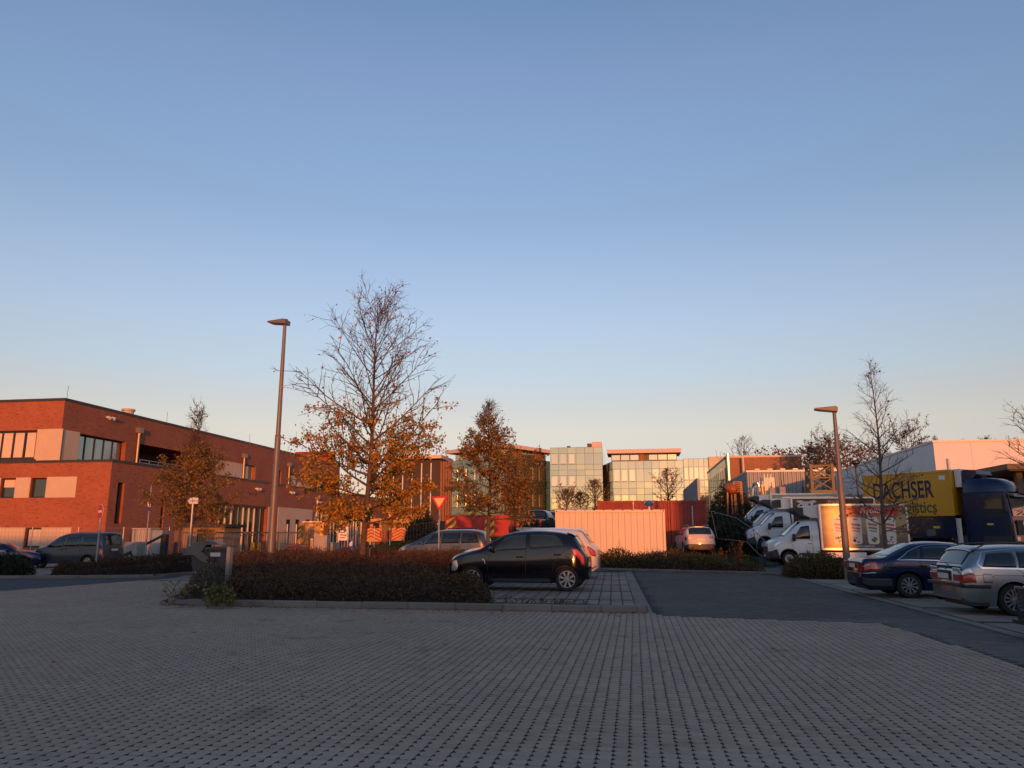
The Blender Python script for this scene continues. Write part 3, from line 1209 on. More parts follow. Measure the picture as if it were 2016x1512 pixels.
# pale entrance box in front of the hall doors, seen over the gate
eb = thing('entrance_kiosk', 'small cream kiosk with dark flat roof behind the sliding gate', 'kiosk', (G(395, 1098).x, G(395, 1098).y, 0))
MB().box(-1.5, 0, 0, 1.6, 2.2, 2.05).build('wall', mat('kiosk_brown', (0.26, 0.19, 0.13), 0.8), eb)
MB().box(-1.75, -0.3, 2.05, 1.9, 2.5, 2.25).build('roof', CAPM, eb)
MB().box(-0.4, -0.03, 0.9, 0.9, 0.02, 1.9).build('window', GLASSB, eb)

# red building behind the station
rb_p = V(618, 905, 150)
rb = thing('red_building', 'bright red flat roofed block rising behind the brick station roof', 'building', (rb_p.x, 150, 0))
MB().box(-4.0, 0, 0, 4.0, 1.6, V(615, 893, 150).z).build('wall', mat('red_cladding', (0.42, 0.022, 0.02), 0.6, var=0.06, scale=0.4), rb)
MB().box(-4.2, -0.2, V(615, 893, 150).z, 4.2, 1.8, V(615, 893, 150).z + 0.4).build('roof', mat('red_flashing', (0.35, 0.02, 0.02), 0.6), rb)

# ---- glass office complex far behind
def mirror_mat(name, col, rough, amp):
    m, t, b = nodes_mat(name)
    N, L = t.nodes, t.links
    oi = N.new('ShaderNodeObjectInfo')
    rp = N.new('ShaderNodeValToRGB')
    lo, hi = [c * (1 - amp) for c in col], [min(1, c * (1 + amp)) for c in col]
    rp.color_ramp.elements[0].color = (lo[0] * 0.92, lo[1], lo[2] * 1.10, 1)
    rp.color_ramp.elements[1].color = (hi[0], hi[1] * 0.97, hi[2] * 0.88, 1)
    L.new(oi.outputs['Random'], rp.inputs[0])
    L.new(rp.outputs[0], b.inputs['Base Color'])
    b.inputs['Metallic'].default_value = 0.85
    b.inputs['Roughness'].default_value = rough
    MATS[name] = m
    return m


OFFGL = mirror_mat('office_mirror_glass', (0.42, 0.425, 0.335), 0.05, 0.10)
OFFGL2 = mirror_mat('office_window_glass', (0.66, 0.55, 0.40), 0.05, 0.16)
OFFJ = mat('office_joint', (0.13, 0.14, 0.12), 0.6)
FASCIA = mat('office_roof_fascia', (0.66, 0.52, 0.44), 0.6, var=0.05)
TIMBER = mat('office_brown_column', (0.30, 0.125, 0.055), 0.6, var=0.15)
OV = 178.0
of = thing('glass_office', 'mirror glass office block with stepped wings and pale overhanging roof slabs', 'building', (0, 0, 0))


def glass_face(p0, p1, z0, z1, ncol, rows, tag_='glass_panel', winrow=None, mats=(OFFGL, OFFGL2), wincols=None, base=True):
    """a curtain wall between two plan points: backing sheet and separate panels standing proud of it"""
    p0, p1 = Vector((p0[0], p0[1], 0)), Vector((p1[0], p1[1], 0))
    d = p1 - p0
    L_ = d.length
    d.normalize()
    n = Vector((d.y, -d.x, 0))
    an = math.atan2(d.y, d.x)
    if base:
        mb = MB()
        a, b = p0, p1
        mb.box(0, 0.0, z0, L_, 1.0, z1 + 0.05)
        mb.build('curtain_wall', OFFJ, of, (p0.x, p0.y, 0), rz=an)
    zs = [z0]
    for h_ in rows:
        zs.append(zs[-1] + h_)
    sc_ = (z1 - z0) / (zs[-1] - z0)
    zs = [z0 + (z_ - z0) * sc_ for z_ in zs]
    rr = random.Random(int(L_ * 100))
    for j in range(len(zs) - 1):
        tall = rows[j] > 1.5
        for i in range(ncol):
            a0_, a1_ = L_ * i / ncol + 0.035, L_ * (i + 1) / ncol - 0.035
            me_key = (round(a1_ - a0_, 2), round(zs[j + 1] - zs[j], 2), tall)
            o = MB().box(0, -0.08, 0, a1_ - a0_, -0.01, zs[j + 1] - zs[j] - 0.07).build(tag_, mats[0], of, (p0.x + d.x * a0_, p0.y + d.y * a0_, zs[j] + 0.035), rz=an + rr.uniform(-0.006, 0.006))
            o.rotation_euler.x = rr.uniform(-0.010, 0.006)
            if tall and (wincols is None or i in wincols):
                w0 = (a1_ - a0_) * 0.18
                q = MB().box(w0, -0.13, 0.15, a1_ - a0_ - w0, -0.085, zs[j + 1] - zs[j] - 0.2).build('window', mats[1], of, o.location, rz=an)
                MB().box(w0, -0.17, 0.06, a1_ - a0_ - w0, -0.05, 0.13).build('window_sill', OFFJ, q)


def zo(y, x=1130, v_=OV):
    return V(x, y, v_).z


ROWS = [2.0, 1.0, 1.0, 2.0, 1.0, 1.0, 2.0, 1.0, 1.0, 2.0, 1.2]
# tower in the middle
tx0, tx1 = V(1083.5, 950, OV).x, V(1187, 950, OV).x
glass_face((tx0, OV), (tx1, OV), zo(1040), zo(881), 6, [1.6, 1.2, 1.2, 2.4, 1.2, 1.2, 2.4, 1.2, 1.2, 2.4, 1.3], wincols=(0, 1, 2))
MB().box(tx0, OV + 1.0, zo(1040), tx1, OV + 18, zo(882)).build('tower_core', OFFGL, of)
# right wing
rx0, rx1 = V(1207, 950, OV - 6).x, V(1346, 950, OV - 6).x
glass_face((rx0, OV - 6), (rx1, OV - 6), zo(1040, 1270, OV - 6), zo(907.5, 1270, OV - 6), 9, [1.4, 1.2, 1.2, 2.4, 1.2, 1.2, 2.4, 1.5], wincols=(0, 1, 2, 5, 6, 7))
glass_face((V(1186, 950, OV).x, OV + 4), (rx0, OV - 6), zo(1040), zo(907.5, 1270, OV - 6), 2, [1.4, 1.2, 1.2, 2.4, 1.2, 1.2, 2.4, 1.5], wincols=(1,))
MB().box(rx0, OV - 5, zo(1040), rx1, OV + 14, zo(908, 1270, OV - 6)).build('right_wing_core', OFFGL, of)


def penthouse(pts, zb, zc, zr, over, cols):
    """set-back top storey: glazing, brown columns and a pale roof slab overhanging"""
    for i in range(len(pts) - 1):
        a, b = Vector((*pts[i], 0)), Vector((*pts[i + 1], 0))
        d = b - a
        L_ = d.length
        d.normalize()
        an = math.atan2(d.y, d.x)
        MB().box(0, 1.3, zb, L_, 1.5, zc).build('top_floor_wall', OFFJ, of, (a.x, a.y, 0), rz=an)
        n = max(3, int(L_ / 1.9))
        for k in range(n):
            x0_, x1_ = L_ * k / n + 0.12, L_ * (k + 1) / n - 0.12
            if (k % cols) == cols - 1:
                MB().box(x0_ - 0.1, 0.55, zb, x0_ + 0.9, 1.25, zc).build('column', TIMBER, of, (a.x, a.y, 0), rz=an)
            else:
                MB().box(x0_, 1.2, zb + 0.3, x1_, 1.28, zc - 0.1).build('top_floor_window', OFFGL2, of, (a.x, a.y, 0), rz=an)
        MB().box(-over if i == 0 else 0.0, -over, zc + 0.01, L_ + over * (1 if i == len(pts) - 2 else 0), 8, zr).build('roof_slab', FASCIA, of, (a.x, a.y, 0), rz=an)


penthouse([(rx0 - 0.3, OV - 6), (rx1 - 1.2, OV - 6)], zo(907, 1270, OV - 6), zo(892.5, 1270, OV - 6), zo(884.5, 1270, OV - 6), 0.9, 4)
# left wing: front and receding face
q0, q1, q2, q3 = V(868, 950, 188), V(888, 950, 186), V(993, 950, 174), V(1083, 950, 190)
zl0 = zo(899, 990, 176)
glass_face((q1.x, q1.y), (q2.x, q2.y), zo(1040), zl0, 6, [1.4, 1.2, 1.2, 2.4, 1.2, 1.2, 2.4, 1.5])
glass_face((q2.x, q2.y), (q3.x, q3.y), zo(1040), zl0, 7, [1.4, 1.2, 1.2, 2.4, 1.2, 1.2, 2.4, 1.5], wincols=(2, 4, 5))
penthouse([(q1.x, q1.y), (q2.x, q2.y), (q3.x, q3.y)], zl0, zl0 + 1.9, zl0 + 2.8, 1.1, 4)
for k in range(9):
    a_ = q0.lerp(q1, k / 8)
    MB().box(-0.10, -0.6 if k % 2 else -0.25, zo(1040), 0.10, 0.5, zl0 + (0 if k % 2 else 0.3)).build('brown_fin', TIMBER, of, (a_.x, a_.y, 0))
MB().box(-14, 0.8, zo(1040), 0, 12, zl0 + 0.8).build('rear_wing', mat('office_brown_wall', (0.055, 0.035, 0.026), 0.7), of, (q0.x, q0.y, 0))
for k in range(5):
    MB().box(-13 + k * 2.5, 0.72, zo(1020), -12.75 + k * 2.5, 0.85, zl0).build('rear_wing_fin', MULLION, of, (q0.x, q0.y, 0))
MB().box(-15, -1.2, zl0 + 1.0, 0.3, 12, zl0 + 1.9).build('rear_roof_slab', FASCIA, of, (q0.x, q0.y, 0))
# roof plant
for (px0, px1, py0, py1, m_) in ((1156, 1164, 882, 873, CAPM), (1165, 1184, 882, 869.5, FASCIA), (1116, 1122, 882, 878, CAPM)):
    a_, b_ = V(px0, py0, OV + 3), V(px1, py1, OV + 3)
    MB().box(a_.x, OV + 3, a_.z - 0.5, b_.x, OV + 6, b_.z).build('roof_plant', m_, of)
a_, b_ = V(944, 880, 186), V(956, 866, 186)
MB().box(a_.x, 186, a_.z - 1, b_.x, 189, b_.z).build('roof_plant', FASCIA, of)
for k, px_ in enumerate((920, 1008, 1030, 1060)):
    a_ = V(px_, 880, 184)
    MB().box(a_.x - 0.6, 184, a_.z - 1.2, a_.x + 0.6, 185, a_.z - 0.2).build('skylight', CAPM, of)
# lower right wing
wx0, wx1 = V(1347, 950, 190).x, V(1397, 950, 190).x
glass_face((wx0, 190), (wx1, 190), zo(1040), V(1380, 903, 190).z, 5, [1.4, 1.2, 1.2, 2.4, 1.2, 1.2, 2.4, 1.5])
MB().box(wx1, 189, zo(1040), V(1428, 900, 189).x, 200, V(1400, 899, 189).z).build('cream_block', mat('cream_cladding', (0.62, 0.56, 0.40), 0.7, var=0.04), of)

# ---- brown brick workshop behind the grey hall
BRICKB = brick_mat('brown_brick', 0, (0.36, 0.17, 0.09), (0.29, 0.135, 0.07), (0.27, 0.15, 0.1))
wv = 118.0
ax, bx = V(1430, 920, wv).x, V(1579, 920, wv).x
wz = V(1500, 896.5, wv).z
ws = thing('brick_workshop', 'brown brick workshop block with dark window row and steel flue', 'building', (0, 0, 0))
MB().box(ax, wv, 3, bx, wv + 30, wz - 0.3).build('wall', BRICKB, ws)
MB().box(ax - 0.1, wv - 0.12, wz - 0.3, bx + 0.1, wv + 30, wz).build('roof_edge', mat('pale_flashing', (0.55, 0.45, 0.36), 0.5), ws)
for px_ in (1500, 1538):
    xx = V(px_, 910, wv).x
    MB().box(xx - 0.15, wv - 0.06, wz - 2.6, xx + 0.15, wv + 0.02, wz - 0.3).build('pilaster', BRICKB, ws)
MB().box(ax, wv - 0.07, wz - 3.0, bx, wv + 0.02, wz - 2.6).build('brick_band', BRICKB, ws)
for px_, top in ((1436, 890), (1466, 898)):
    a_ = V(px_, top, wv - 3)
    MB().cyl((a_.x, wv - 1, 4), (a_.x, wv - 1, a_.z), 0.28 if px_ < 1450 else 0.16, n=10).build('flue', CHROME if px_ < 1450 else FASCIA, ws)
MB().box(ax - 0.05, wv + 0.5, 3, ax - 0.01, wv + 29, wz - 0.4).build('glass_side', OFFGL, ws)
for k in range(9):
    MB().box(ax - 0.15, wv + 1 + k * 3.0, wz - 4.2, ax - 0.05, wv + 3.4 + k * 3.0, wz - 1.8).build('window', GLASSB, ws)

# ---- grey corrugated hall
CORR = mat('grey_corrugated', (0.24, 0.27, 0.30), 0.55, 0.2, var=0.08, scale=1.0)


def corrugated(mb, axis, const, a0, a1, z0, z1, pitch=0.5, depth=0.09, sgn=-1):
    """trapezoid sheeting; axis 'x' faces -y (sgn -1), axis 'y' faces -x (sgn -1)"""
    n = max(1, int(round((a1 - a0) / pitch)))
    p = (a1 - a0) / n
    pts = []
    for k in range(n):
        s = a0 + k * p
        pts += [(s, 0), (s + p * 0.35, 0), (s + p * 0.5, 1), (s + p * 0.85, 1)]
    pts.append((a1, 0))
    for i in range(len(pts) - 1):
        (s0, d0), (s1, d1_) = pts[i], pts[i + 1]
        if axis == 'x':
            mb.quad((s0, const + sgn * depth * d0, z0), (s1, const + sgn * depth * d1_, z0), (s1, const + sgn * depth * d1_, z1), (s0, const + sgn * depth * d0, z1))
        else:
            mb.quad((const + sgn * depth * d0, s0, z0), (const + sgn * depth * d1_, s1, z0), (const + sgn * depth * d1_, s1, z1), (const + sgn * depth * d0, s0, z1))
    return mb


hv = 86.0
hx0, hx1 = V(1472, 950, hv).x, V(1668, 950, hv).x
hz = V(1560, 928.5, hv).z
gh = thing('grey_hall', 'grey corrugated steel hall with flat roof behind the delivery vans', 'building', (0, 0, 0))
corrugated(MB(), 'x', hv, hx0, hx1, 1.5, hz, 0.45).build('front_cladding', CORR, gh)
corrugated(MB(), 'y', hx0, hv, hv + 22, 1.5, hz, 0.45).build('side_cladding', CORR, gh)
MB().box(hx0 - 0.1, hv - 0.12, hz, hx1, hv + 22, hz + 0.18).build('roof', STEEL, gh)
for k in range(8):
    a_ = V(1490 + 25 * k, 927, hv)
    MB().box(a_.x - 0.25, hv - 0.3, hz + 0.18, a_.x + 0.25, hv + 0.1, hz + 0.34).build('roof_lamp', WHITEP, gh)
gs = thing('grey_shed', 'small grey corrugated shed left of the grey hall', 'building', (0, 0, 0))
sx_ = V(1373, 960, 92).x
corrugated(MB(), 'y', V(1373, 945, 92).x, 92, 118, 1.5, V(1373, 941, 92).z, 0.5).build('side_cladding', CORR, gs)
MB().box(sx_, 91.9, 1.5, sx_ + 0.25, 118, V(1373, 941, 92).z - 0.05).build('wall', CORR, gs)

# ---- white hall on the right
whv = 56.0
wc = V(1840, 900, whv).x
whz = V(1840, 871, whv).z
wh = thing('white_hall', 'large white flat roofed hall on the right behind the yellow truck', 'building', (0, 0, 0))
WHALL = mat('white_hall_cladding', (0.70, 0.69, 0.70), 0.55, var=0.03, scale=0.5)
n_ = 16
for k in range(n_):
    x0_ = wc + k * 2.4
    MB().box(x0_ + 0.008, whv, -0.2, x0_ + 2.392, whv + 0.15, whz).build('wall_panel', WHALL, wh)
for k in range(11):
    y0_ = whv + k * 2.4
    MB().box(wc + 0.0, y0_ + (0.16 if k == 0 else 0.008), -0.2, wc + 0.15, y0_ + 2.392, whz).build('wall_panel', WHALL, wh)
MB().box(wc - 0.06, whv - 0.06, whz, wc + 38.6, whv + 26.6, whz + 0.14).build('roof', mat('white_flashing', (0.6, 0.6, 0.6), 0.4), wh)
a_ = V(1870, 930, whv)
MB().cyl((a_.x, whv - 0.12, 1), (a_.x, whv - 0.12, V(1868, 903, whv).z), 0.13, n=8).build('downpipe', WHITEP, wh)
a_ = V(1945, 869, whv + 6)
MB().cyl((a_.x, whv + 6, whz), (a_.x, whv + 6, whz + 0.6), 0.25, n=8).cyl((a_.x, whv + 6, whz + 0.6), (a_.x, whv + 6, whz + 0.8), 0.5, 0.2, n=8).build('roof_vent', STEEL, wh)

# ---- canopy at the right edge
cp_ = V(1940, 932, 53)
ca = thing('loading_canopy', 'flat brown loading canopy on square columns at the right edge', 'canopy', (cp_.x, 53, 0.5))
CAN = mat('canopy_brown', (0.13, 0.085, 0.06), 0.7, var=0.15)
zc_ = cp_.z - 0.5
MB().box(0, -3, zc_, 16, 2.9, zc_ + 0.35).build('roof', CAPM, ca)
MB().box(0.2, -2.8, zc_ - 0.08, 16, 2.8, zc_ - 0.01).build('soffit', CAN, ca)
MB().box(1.0, 2.5, 0, 16, 2.7, zc_ - 0.1).build('back_wall', CAN, ca)
for k in range(3):
    MB().box(0.9 + 5 * k, -2.0, 0, 1.25 + 5 * k, -1.65, zc_ - 0.08).build('column', CAN, ca)

# ---- unseen blocks added behind the viewer; heights, gaps and bridge shaped to place shade
bh = MB().box(-75, -46, -0.1, -18.1, -34, 6.3).box(-18, -46, -0.1, 0.4, -33.5, 5.6).box(0.5, -46, -0.1, 9.9, -33.5, 4.15).box(10, -46, -0.1, 16.6, -33.5, 4.0).box(16.7, -46, -0.1, 23.9, -33.5, 4.9).box(24.0, -34.0, -0.1, 27.5, -32, 9.2).box(27.55, -40, -0.1, 29.15, -33, 4.9).box(27.55, -34.0, 7.55, 29.15, -32.3, 9.0).box(29.2, -34.5, -0.1, 66, -32, 10.3)
structure(bh.build('shade_blocks_behind', CONCRETE))
# ------------------------------------------------------------------ vehicles
def paint(name, col, metal=0.0, rough=0.22, var=0.05):
    return mat(name, col, rough, metal, var=var, scale=1.5, coat=0.3)


SEAM = mat('panel_gap', (0.002, 0.002, 0.002), 0.7, var=0.0)
TRIM = mat('grey_plastic_trim', (0.035, 0.036, 0.04), 0.55)
INTERIOR = mat('car_interior', (0.03, 0.03, 0.032), 0.8)


class Car:
    """a car body as one skin: side profile, belt line and plan width give every cross-section; nose towards +x"""

    def __init__(self, root, L, top, belt, width, roofw, sill=0.2, wheels=(), wr=0.31, arch=0.36, paint_=None, low_in=0.10, belt_z=0.6):
        self.root, self.L = root, L
        self.top, self.belt, self.wid, self.rw = curve(top), curve(belt), curve(width), curve(roofw)
        self.sill, self.wheels, self.wr, self.arch = sill, wheels, wr, arch
        self.paint = paint_
        self.low_in = low_in
        self.K = (7, 6, 7)
        xs = set(np.round(np.linspace(0, L, 56), 3))
        for wx in wheels:
            for a in np.linspace(-arch, arch, 17):
                xs.add(round(float(np.clip(wx + a, 0, L)), 3))
        self.xs = sorted(xs)

    def low(self, x):
        z = self.sill
        e = 0.12
        if x < e:
            z += 0.06 * (1 - x / e)
        if x > self.L - e:
            z += 0.10 * (1 - (self.L - x) / e)
        for wx in self.wheels:
            d = abs(x - wx)
            if d < self.arch:
                z = max(z, self.wr + math.sqrt(self.arch ** 2 - d ** 2))
        return z

    def yside(self, x, z):
        w_ = self.wid(x)
        zb = self.belt(x)
        zm = 0.58 * zb
        if z < zm:
            k = (zm - z) / zm
            return w_ * (1 - self.low_in * k * k)
        k = (z - zm) / max(0.05, zb - zm)
        return w_ * (1 - 0.035 * k * k)

    def P(self, x, s):
        """s 0..1 lower side, 1..2 glass side, 2..3 roof or bonnet to the middle"""
        zb, zt_ = self.belt(x), self.top(x)
        zb = min(zb, zt_ - 0.02)
        if s <= 1:
            zl = min(self.low(x), zb - 0.03)
            z = zl + (zb - zl) * s
            return Vector((x, self.yside(x, z), z))
        yb = self.yside(x, zb)
        wr_ = min(self.rw(x), yb - 0.01)
        zr = zb + (zt_ - zb) * 0.86
        if s <= 2:
            t = s - 1
            bulge = 0.035 * math.sin(PI * t) * (zr - zb) / 0.5
            return Vector((x, lerp(yb, wr_, t ** 1.15) + bulge, lerp(zb, zr, t)))
        t = s - 2
        y = wr_ * (1 - t)
        q = 1 - (1 - t) ** 2.6
        # rounded edge, nearly flat middle
        return Vector((x, wr_ * (1 - t ** 1.15), lerp(zr, zt_, q)))

    def N(self, x, s):
        e = 1e-3
        a = self.P(min(x + e, self.L), s) - self.P(max(x - e, 0), s)
        if s < 0.003:
            b = self.P(x, s + e) - self.P(x, s)
        else:
            s0, s1 = max(s - e, 0), min(s + e, 3)
            b = self.P(x, s1) - self.P(x, s0)
        n = a.cross(b)
        if n.length < 1e-12:
            return Vector((0, 0, 1))
        n.normalize()
        return n if n.y >= -1e-6 else -n

    def loc(self, p, side=1):
        return (self.L / 2 - p.x, side * p.y, p.z)

    def body(self):
        K = self.K
        ss = [i / K[0] for i in range(K[0])] + [1 + i / K[1] for i in range(K[1])] + [2 + i / K[2] for i in range(K[2] + 1)]
        vv, ff = [], []
        n = len(ss)
        for x in self.xs:
            row = [self.P(x, s) for s in ss]
            for p in row:
                vv.append(self.loc(p, 1))
            for p in reversed(row[:-1]):
                vv.append(self.loc(p, -1))
        m = 2 * n - 1
        for i in range(len(self.xs) - 1):
            for k in range(m - 1):
                a = i * m + k
                ff.append((a, a + 1, a + m + 1, a + m))
        ff.append(tuple(range(0, m)))
        b = (len(self.xs) - 1) * m
        ff.append(tuple(range(b + m - 1, b - 1, -1)))
        mb = MB()
        mb.v, mb.f = vv, ff
        o = mb.build('body', self.paint, self.root, smooth=True)
        # keep creases at the end caps
        md = o.modifiers.new('edge', 'EDGE_SPLIT')
        md.split_angle = R(50)
        under = MB()
        fx = sorted(self.wheels)
        if len(fx) < 2:
            return o
        h = min(0.72, self.belt(self.L / 2) - 0.12)
        wmin = min(self.wid(x) for x in (0.4, self.L / 2, self.L - 0.4)) - 0.26
        under.box(-self.L / 2 + 0.18, -wmin, self.sill - 0.02, self.L / 2 - 0.18, wmin, h)
        x0, x1 = self.L / 2 - (fx[0] + self.arch + 0.03), self.L / 2 - (fx[1] - self.arch - 0.03)
        w2 = self.yside(self.L / 2, self.sill) - 0.03
        under.box(x1, -w2, self.sill - 0.012, x0, w2, self.sill + 0.10)
        for xe0, xe1 in ((0.16, fx[0] - self.arch - 0.02), (fx[1] + self.arch + 0.02, self.L - 0.16)):
            if xe1 > xe0:
                under.box(self.L / 2 - xe1, -wmin - 0.1, self.sill + 0.01, self.L / 2 - xe0, wmin + 0.1, self.sill + 0.2)
        under.build('underbody', BLACK, self.root)
        return o

    def patch(self, name, m, corners, off=0.005, nx=10, ns=6, sides=(1, -1), squirc=0.0, parent=None, smooth=True):
        """skin patch between 4 corners (x, s): bottom-front, bottom-rear, top-rear, top-front"""
        c = corners
        for sd_ in sides:
            vv, ff = [], []
            for j in range(ns + 1):
                for i in range(nx + 1):
                    a, b = 2 * i / nx - 1, 2 * j / ns - 1
                    if squirc:
                        a, b = a * math.sqrt(1 - squirc * b * b / 2), b * math.sqrt(1 - squirc * a * a / 2)
                    a, b = (a + 1) / 2, (b + 1) / 2
                    x = lerp(lerp(c[0][0], c[1][0], a), lerp(c[3][0], c[2][0], a), b)
                    s = lerp(lerp(c[0][1], c[1][1], a), lerp(c[3][1], c[2][1], a), b)
                    x = min(max(x, 0.0), self.L)
                    p = self.P(x, s) + self.N(x, s) * off
                    vv.append(self.loc(p, sd_))
            for j in range(ns):
                for i in range(nx):
                    q = j * (nx + 1) + i
                    ff.append((q, q + 1, q + nx + 2, q + nx + 1))
            mb = MB()
            mb.v, mb.f = vv, ff
            o = mb.build(name, m, parent or self.root, smooth=smooth)
            sld = o.modifiers.new('solid', 'SOLIDIFY')
            sld.thickness = 0.004
            sld.offset = 0
        return o

    def screen(self, name, m, x0, x1, t0=0.82, t1=0.82, off=0.006, nx=8, ny=12, zcut=None, parent=None):
        """windscreen, rear window or any band across the top skin; t = share of the half width, 1 = roof edge"""
        vv, ff = [], []
        for i in range(nx + 1):
            x = lerp(x0, x1, i / nx)
            tt = lerp(t0, t1, i / nx)
            for j in range(ny + 1):
                t = (2 * j / ny - 1) * tt
                s = 3 - abs(t)
                p = self.P(x, s)
                n = self.N(x, s)
                n = n if n.z > 0 or abs(n.z) < 1e-6 else -n
                p = p + n * off
                vv.append(self.loc(p, 1 if t >= 0 else -1))
                if t < 0:
                    pass
        for i in range(nx):
            for j in range(ny):
                q = i * (ny + 1) + j
                ff.append((q, q + 1, q + ny + 2, q + ny + 1))
        mb = MB()
        mb.v, mb.f = vv, ff
        o = mb.build(name, m, parent or self.root, smooth=True)
        sld = o.modifiers.new('solid', 'SOLIDIFY')
        sld.thickness = 0.004
        sld.offset = 0
        return o

    def seams(self, lines, w=0.012, name='panel_gap', m=None, off=0.003, sides=(1, -1)):
        for sd_ in sides:
            mb = MB()
            for pts in lines:
                P_ = []
                for i in range(len(pts) - 1):
                    for k in range(6):
                        P_.append((lerp(pts[i][0], pts[i + 1][0], k / 6), lerp(pts[i][1], pts[i + 1][1], k / 6)))
                P_.append(pts[-1])
                prev = None
                for i, (x, s) in enumerate(P_):
                    p = self.P(x, s) + self.N(x, s) * off
                    x2, s2 = P_[min(i + 1, len(P_) - 1)]
                    x1, s1 = P_[max(i - 1, 0)]
                    d = self.P(x2, s2) - self.P(x1, s1)
                    t = d.cross(self.N(x, s)).normalized() * w / 2
                    a, b = self.loc(p + t, sd_), self.loc(p - t, sd_)
                    if prev:
                        mb.quad(prev[0], prev[1], b, a)
                    prev = (a, b)
            o = mb.build(name, m or SEAM, self.root)
            o['kind'] = 'stuff'
        return o

    def s_at(self, x, z):
        zb = self.belt(x)
        zl = self.low(x)
        return min(1.0, max(0.0, (z - zl) / (zb - zl)))

    def zl(self, x0, x1, z, n=60):
        return [(lerp(x0, x1, i / n), self.s_at(lerp(x0, x1, i / n), z)) for i in range(n + 1)]

    def handle(self, x, z, m, sides=(1, -1)):
        for sd_ in sides:
            s = self.s_at(x, z)
            p = self.P(x, s)
            a = self.loc(p, sd_)
            o = MB().box(-0.09, -0.018, -0.016, 0.09, 0.022, 0.016).build('door_handle', m, self.root, (a[0], a[1] + sd_ * 0.012, a[2]), bevel=0.008)

    def mirror(self, x, z, m, size=(0.10, 0.17, 0.13), sides=(1, -1)):
        for sd_ in sides:
            p = self.P(x, min(1.05, 1.0))
            a = (self.L / 2 - x, sd_ * (p.y + 0.09), z)
            mb = MB()
            prof = [(0, 0.4), (0.5, 0.9), (1, 1.0), (1.0, 0.0)]
            n = 10
            for i, (k, r) in enumerate(((0.0, 0.55), (0.35, 0.95), (0.8, 1.0), (1.0, 0.92))):
                for q in range(n):
                    an = 2 * PI * q / n
                    ca, sa = math.cos(an), math.sin(an)
                    ca = math.copysign(abs(ca) ** 0.6, ca)
                    sa = math.copysign(abs(sa) ** 0.6, sa)
                    mb.v.append((size[0] * (0.5 - k), size[1] / 2 * r * ca, size[2] / 2 * r * sa))
                if i:
                    for q in range(n):
                        b0 = (i - 1) * n
                        mb.f.append((b0 + q, b0 + (q + 1) % n, b0 + n + (q + 1) % n, b0 + n + q))
            mb.f.append(tuple(range(n)))
            mb.f.append(tuple(range(3 * n, 4 * n)))
            o = mb.build('wing_mirror', m, self.root, a, smooth=False)
            MB().bar((0, 0, -0.02), (0.02, -sd_ * 0.14, -0.05), 0.05, 0.04).build('mirror_arm', BLACK, o)


def wheel(root, x, y, r, side, style='five', w=0.19, rim=0.66, rimmat=None, hub=None):
    """wheel standing on the ground: tyre and rim as parts of it"""
    t = bpy.data.objects.new('wheel', None)
    C.objects.link(t)
    t.parent = root
    t.location = (x, y, r)
    t.rotation_euler = (0, 0, 0 if side > 0 else PI)
    rr = r * rim
    prof = [(rr, -w * 0.45), (r * 0.93, -w * 0.5), (r, -w * 0.36), (r, w * 0.36), (r * 0.93, w * 0.5), (rr * 1.04, w * 0.47), (rr, w * 0.40)]
    MB().lathe(prof, 32, 'y').build('tyre', RUBBER, t, smooth=False)
    m = rimmat or ALLOY
    mb = MB()
    mb.lathe([(rr * 1.0, w * 0.38), (rr * 1.0, w * 0.44), (rr * 0.93, w * 0.44), (rr * 0.90, w * 0.30), (rr * 0.89, -w * 0.3)], 32, 'y')
    d = w * 0.36
    n, spread, wid = {'five': (5, 0.0, 0.24), 'eight': (8, 0.0, 0.13), 'ten': (10, 0.0, 0.12), 'twelve': (12, 0.0, 0.10), 'seven': (7, 0.0, 0.17), 'steel': (14, 0.0, 0.2), 'truck': (10, 0, 0.24)}[style]
    for k in range(n):
        an = 2 * PI * k / n + 0.3
        ca, sa = math.cos(an), math.sin(an)
        t_ = Vector((-sa, 0, ca))
        rad = Vector((ca, 0, sa))
        a = rad * rr * 0.16
        b = rad * rr * 0.92
        w0, w1 = wid * rr * 0.55, wid * rr * (1.0 if style != 'twelve' else 0.9)
        y0, y1 = d * 0.82, d * 1.06
        q = [a + t_ * w0 / 1, a - t_ * w0 / 1, b - t_ * w1, b + t_ * w1]
        q = [Vector((v_.x, y0, v_.z)) for v_ in q]
        mb.prism(q, (0, 0, 0), (0, y1 - y0, 0))
    mb.build('rim', m, t, smooth=False)
    MB().lathe([(0.001, d * 1.22), (rr * 0.17, d * 1.2), (rr * 0.24, d * 0.95)], 16, 'y').build('hub_cap', hub or m, t)
    MB().disc((0, -w * 0.05, 0), (0, 1, 0), rr * 0.95, 24).build('brake_disc', BLACK, t)
    return t


def plate(root, loc, rz, eu=True, w=0.52, h=0.11, seed=1, parent_name='number_plate'):
    p = MB().box(-w / 2, -0.006, -h / 2, w / 2, 0.006, h / 2).build(parent_name, PLATE, root, loc, rz=rz)
    MB().box(-w / 2 - 0.008, -0.003, -h / 2 - 0.008, w / 2 + 0.008, 0.004, h / 2 + 0.008).build('plate_frame', BLACK, p)
    if eu:
        MB().box(-w / 2 + 0.004, -0.008, -h / 2 + 0.004, -w / 2 + 0.045, 0.0, h / 2 - 0.004).build('plate_band', EUBLUE, p)
    return p


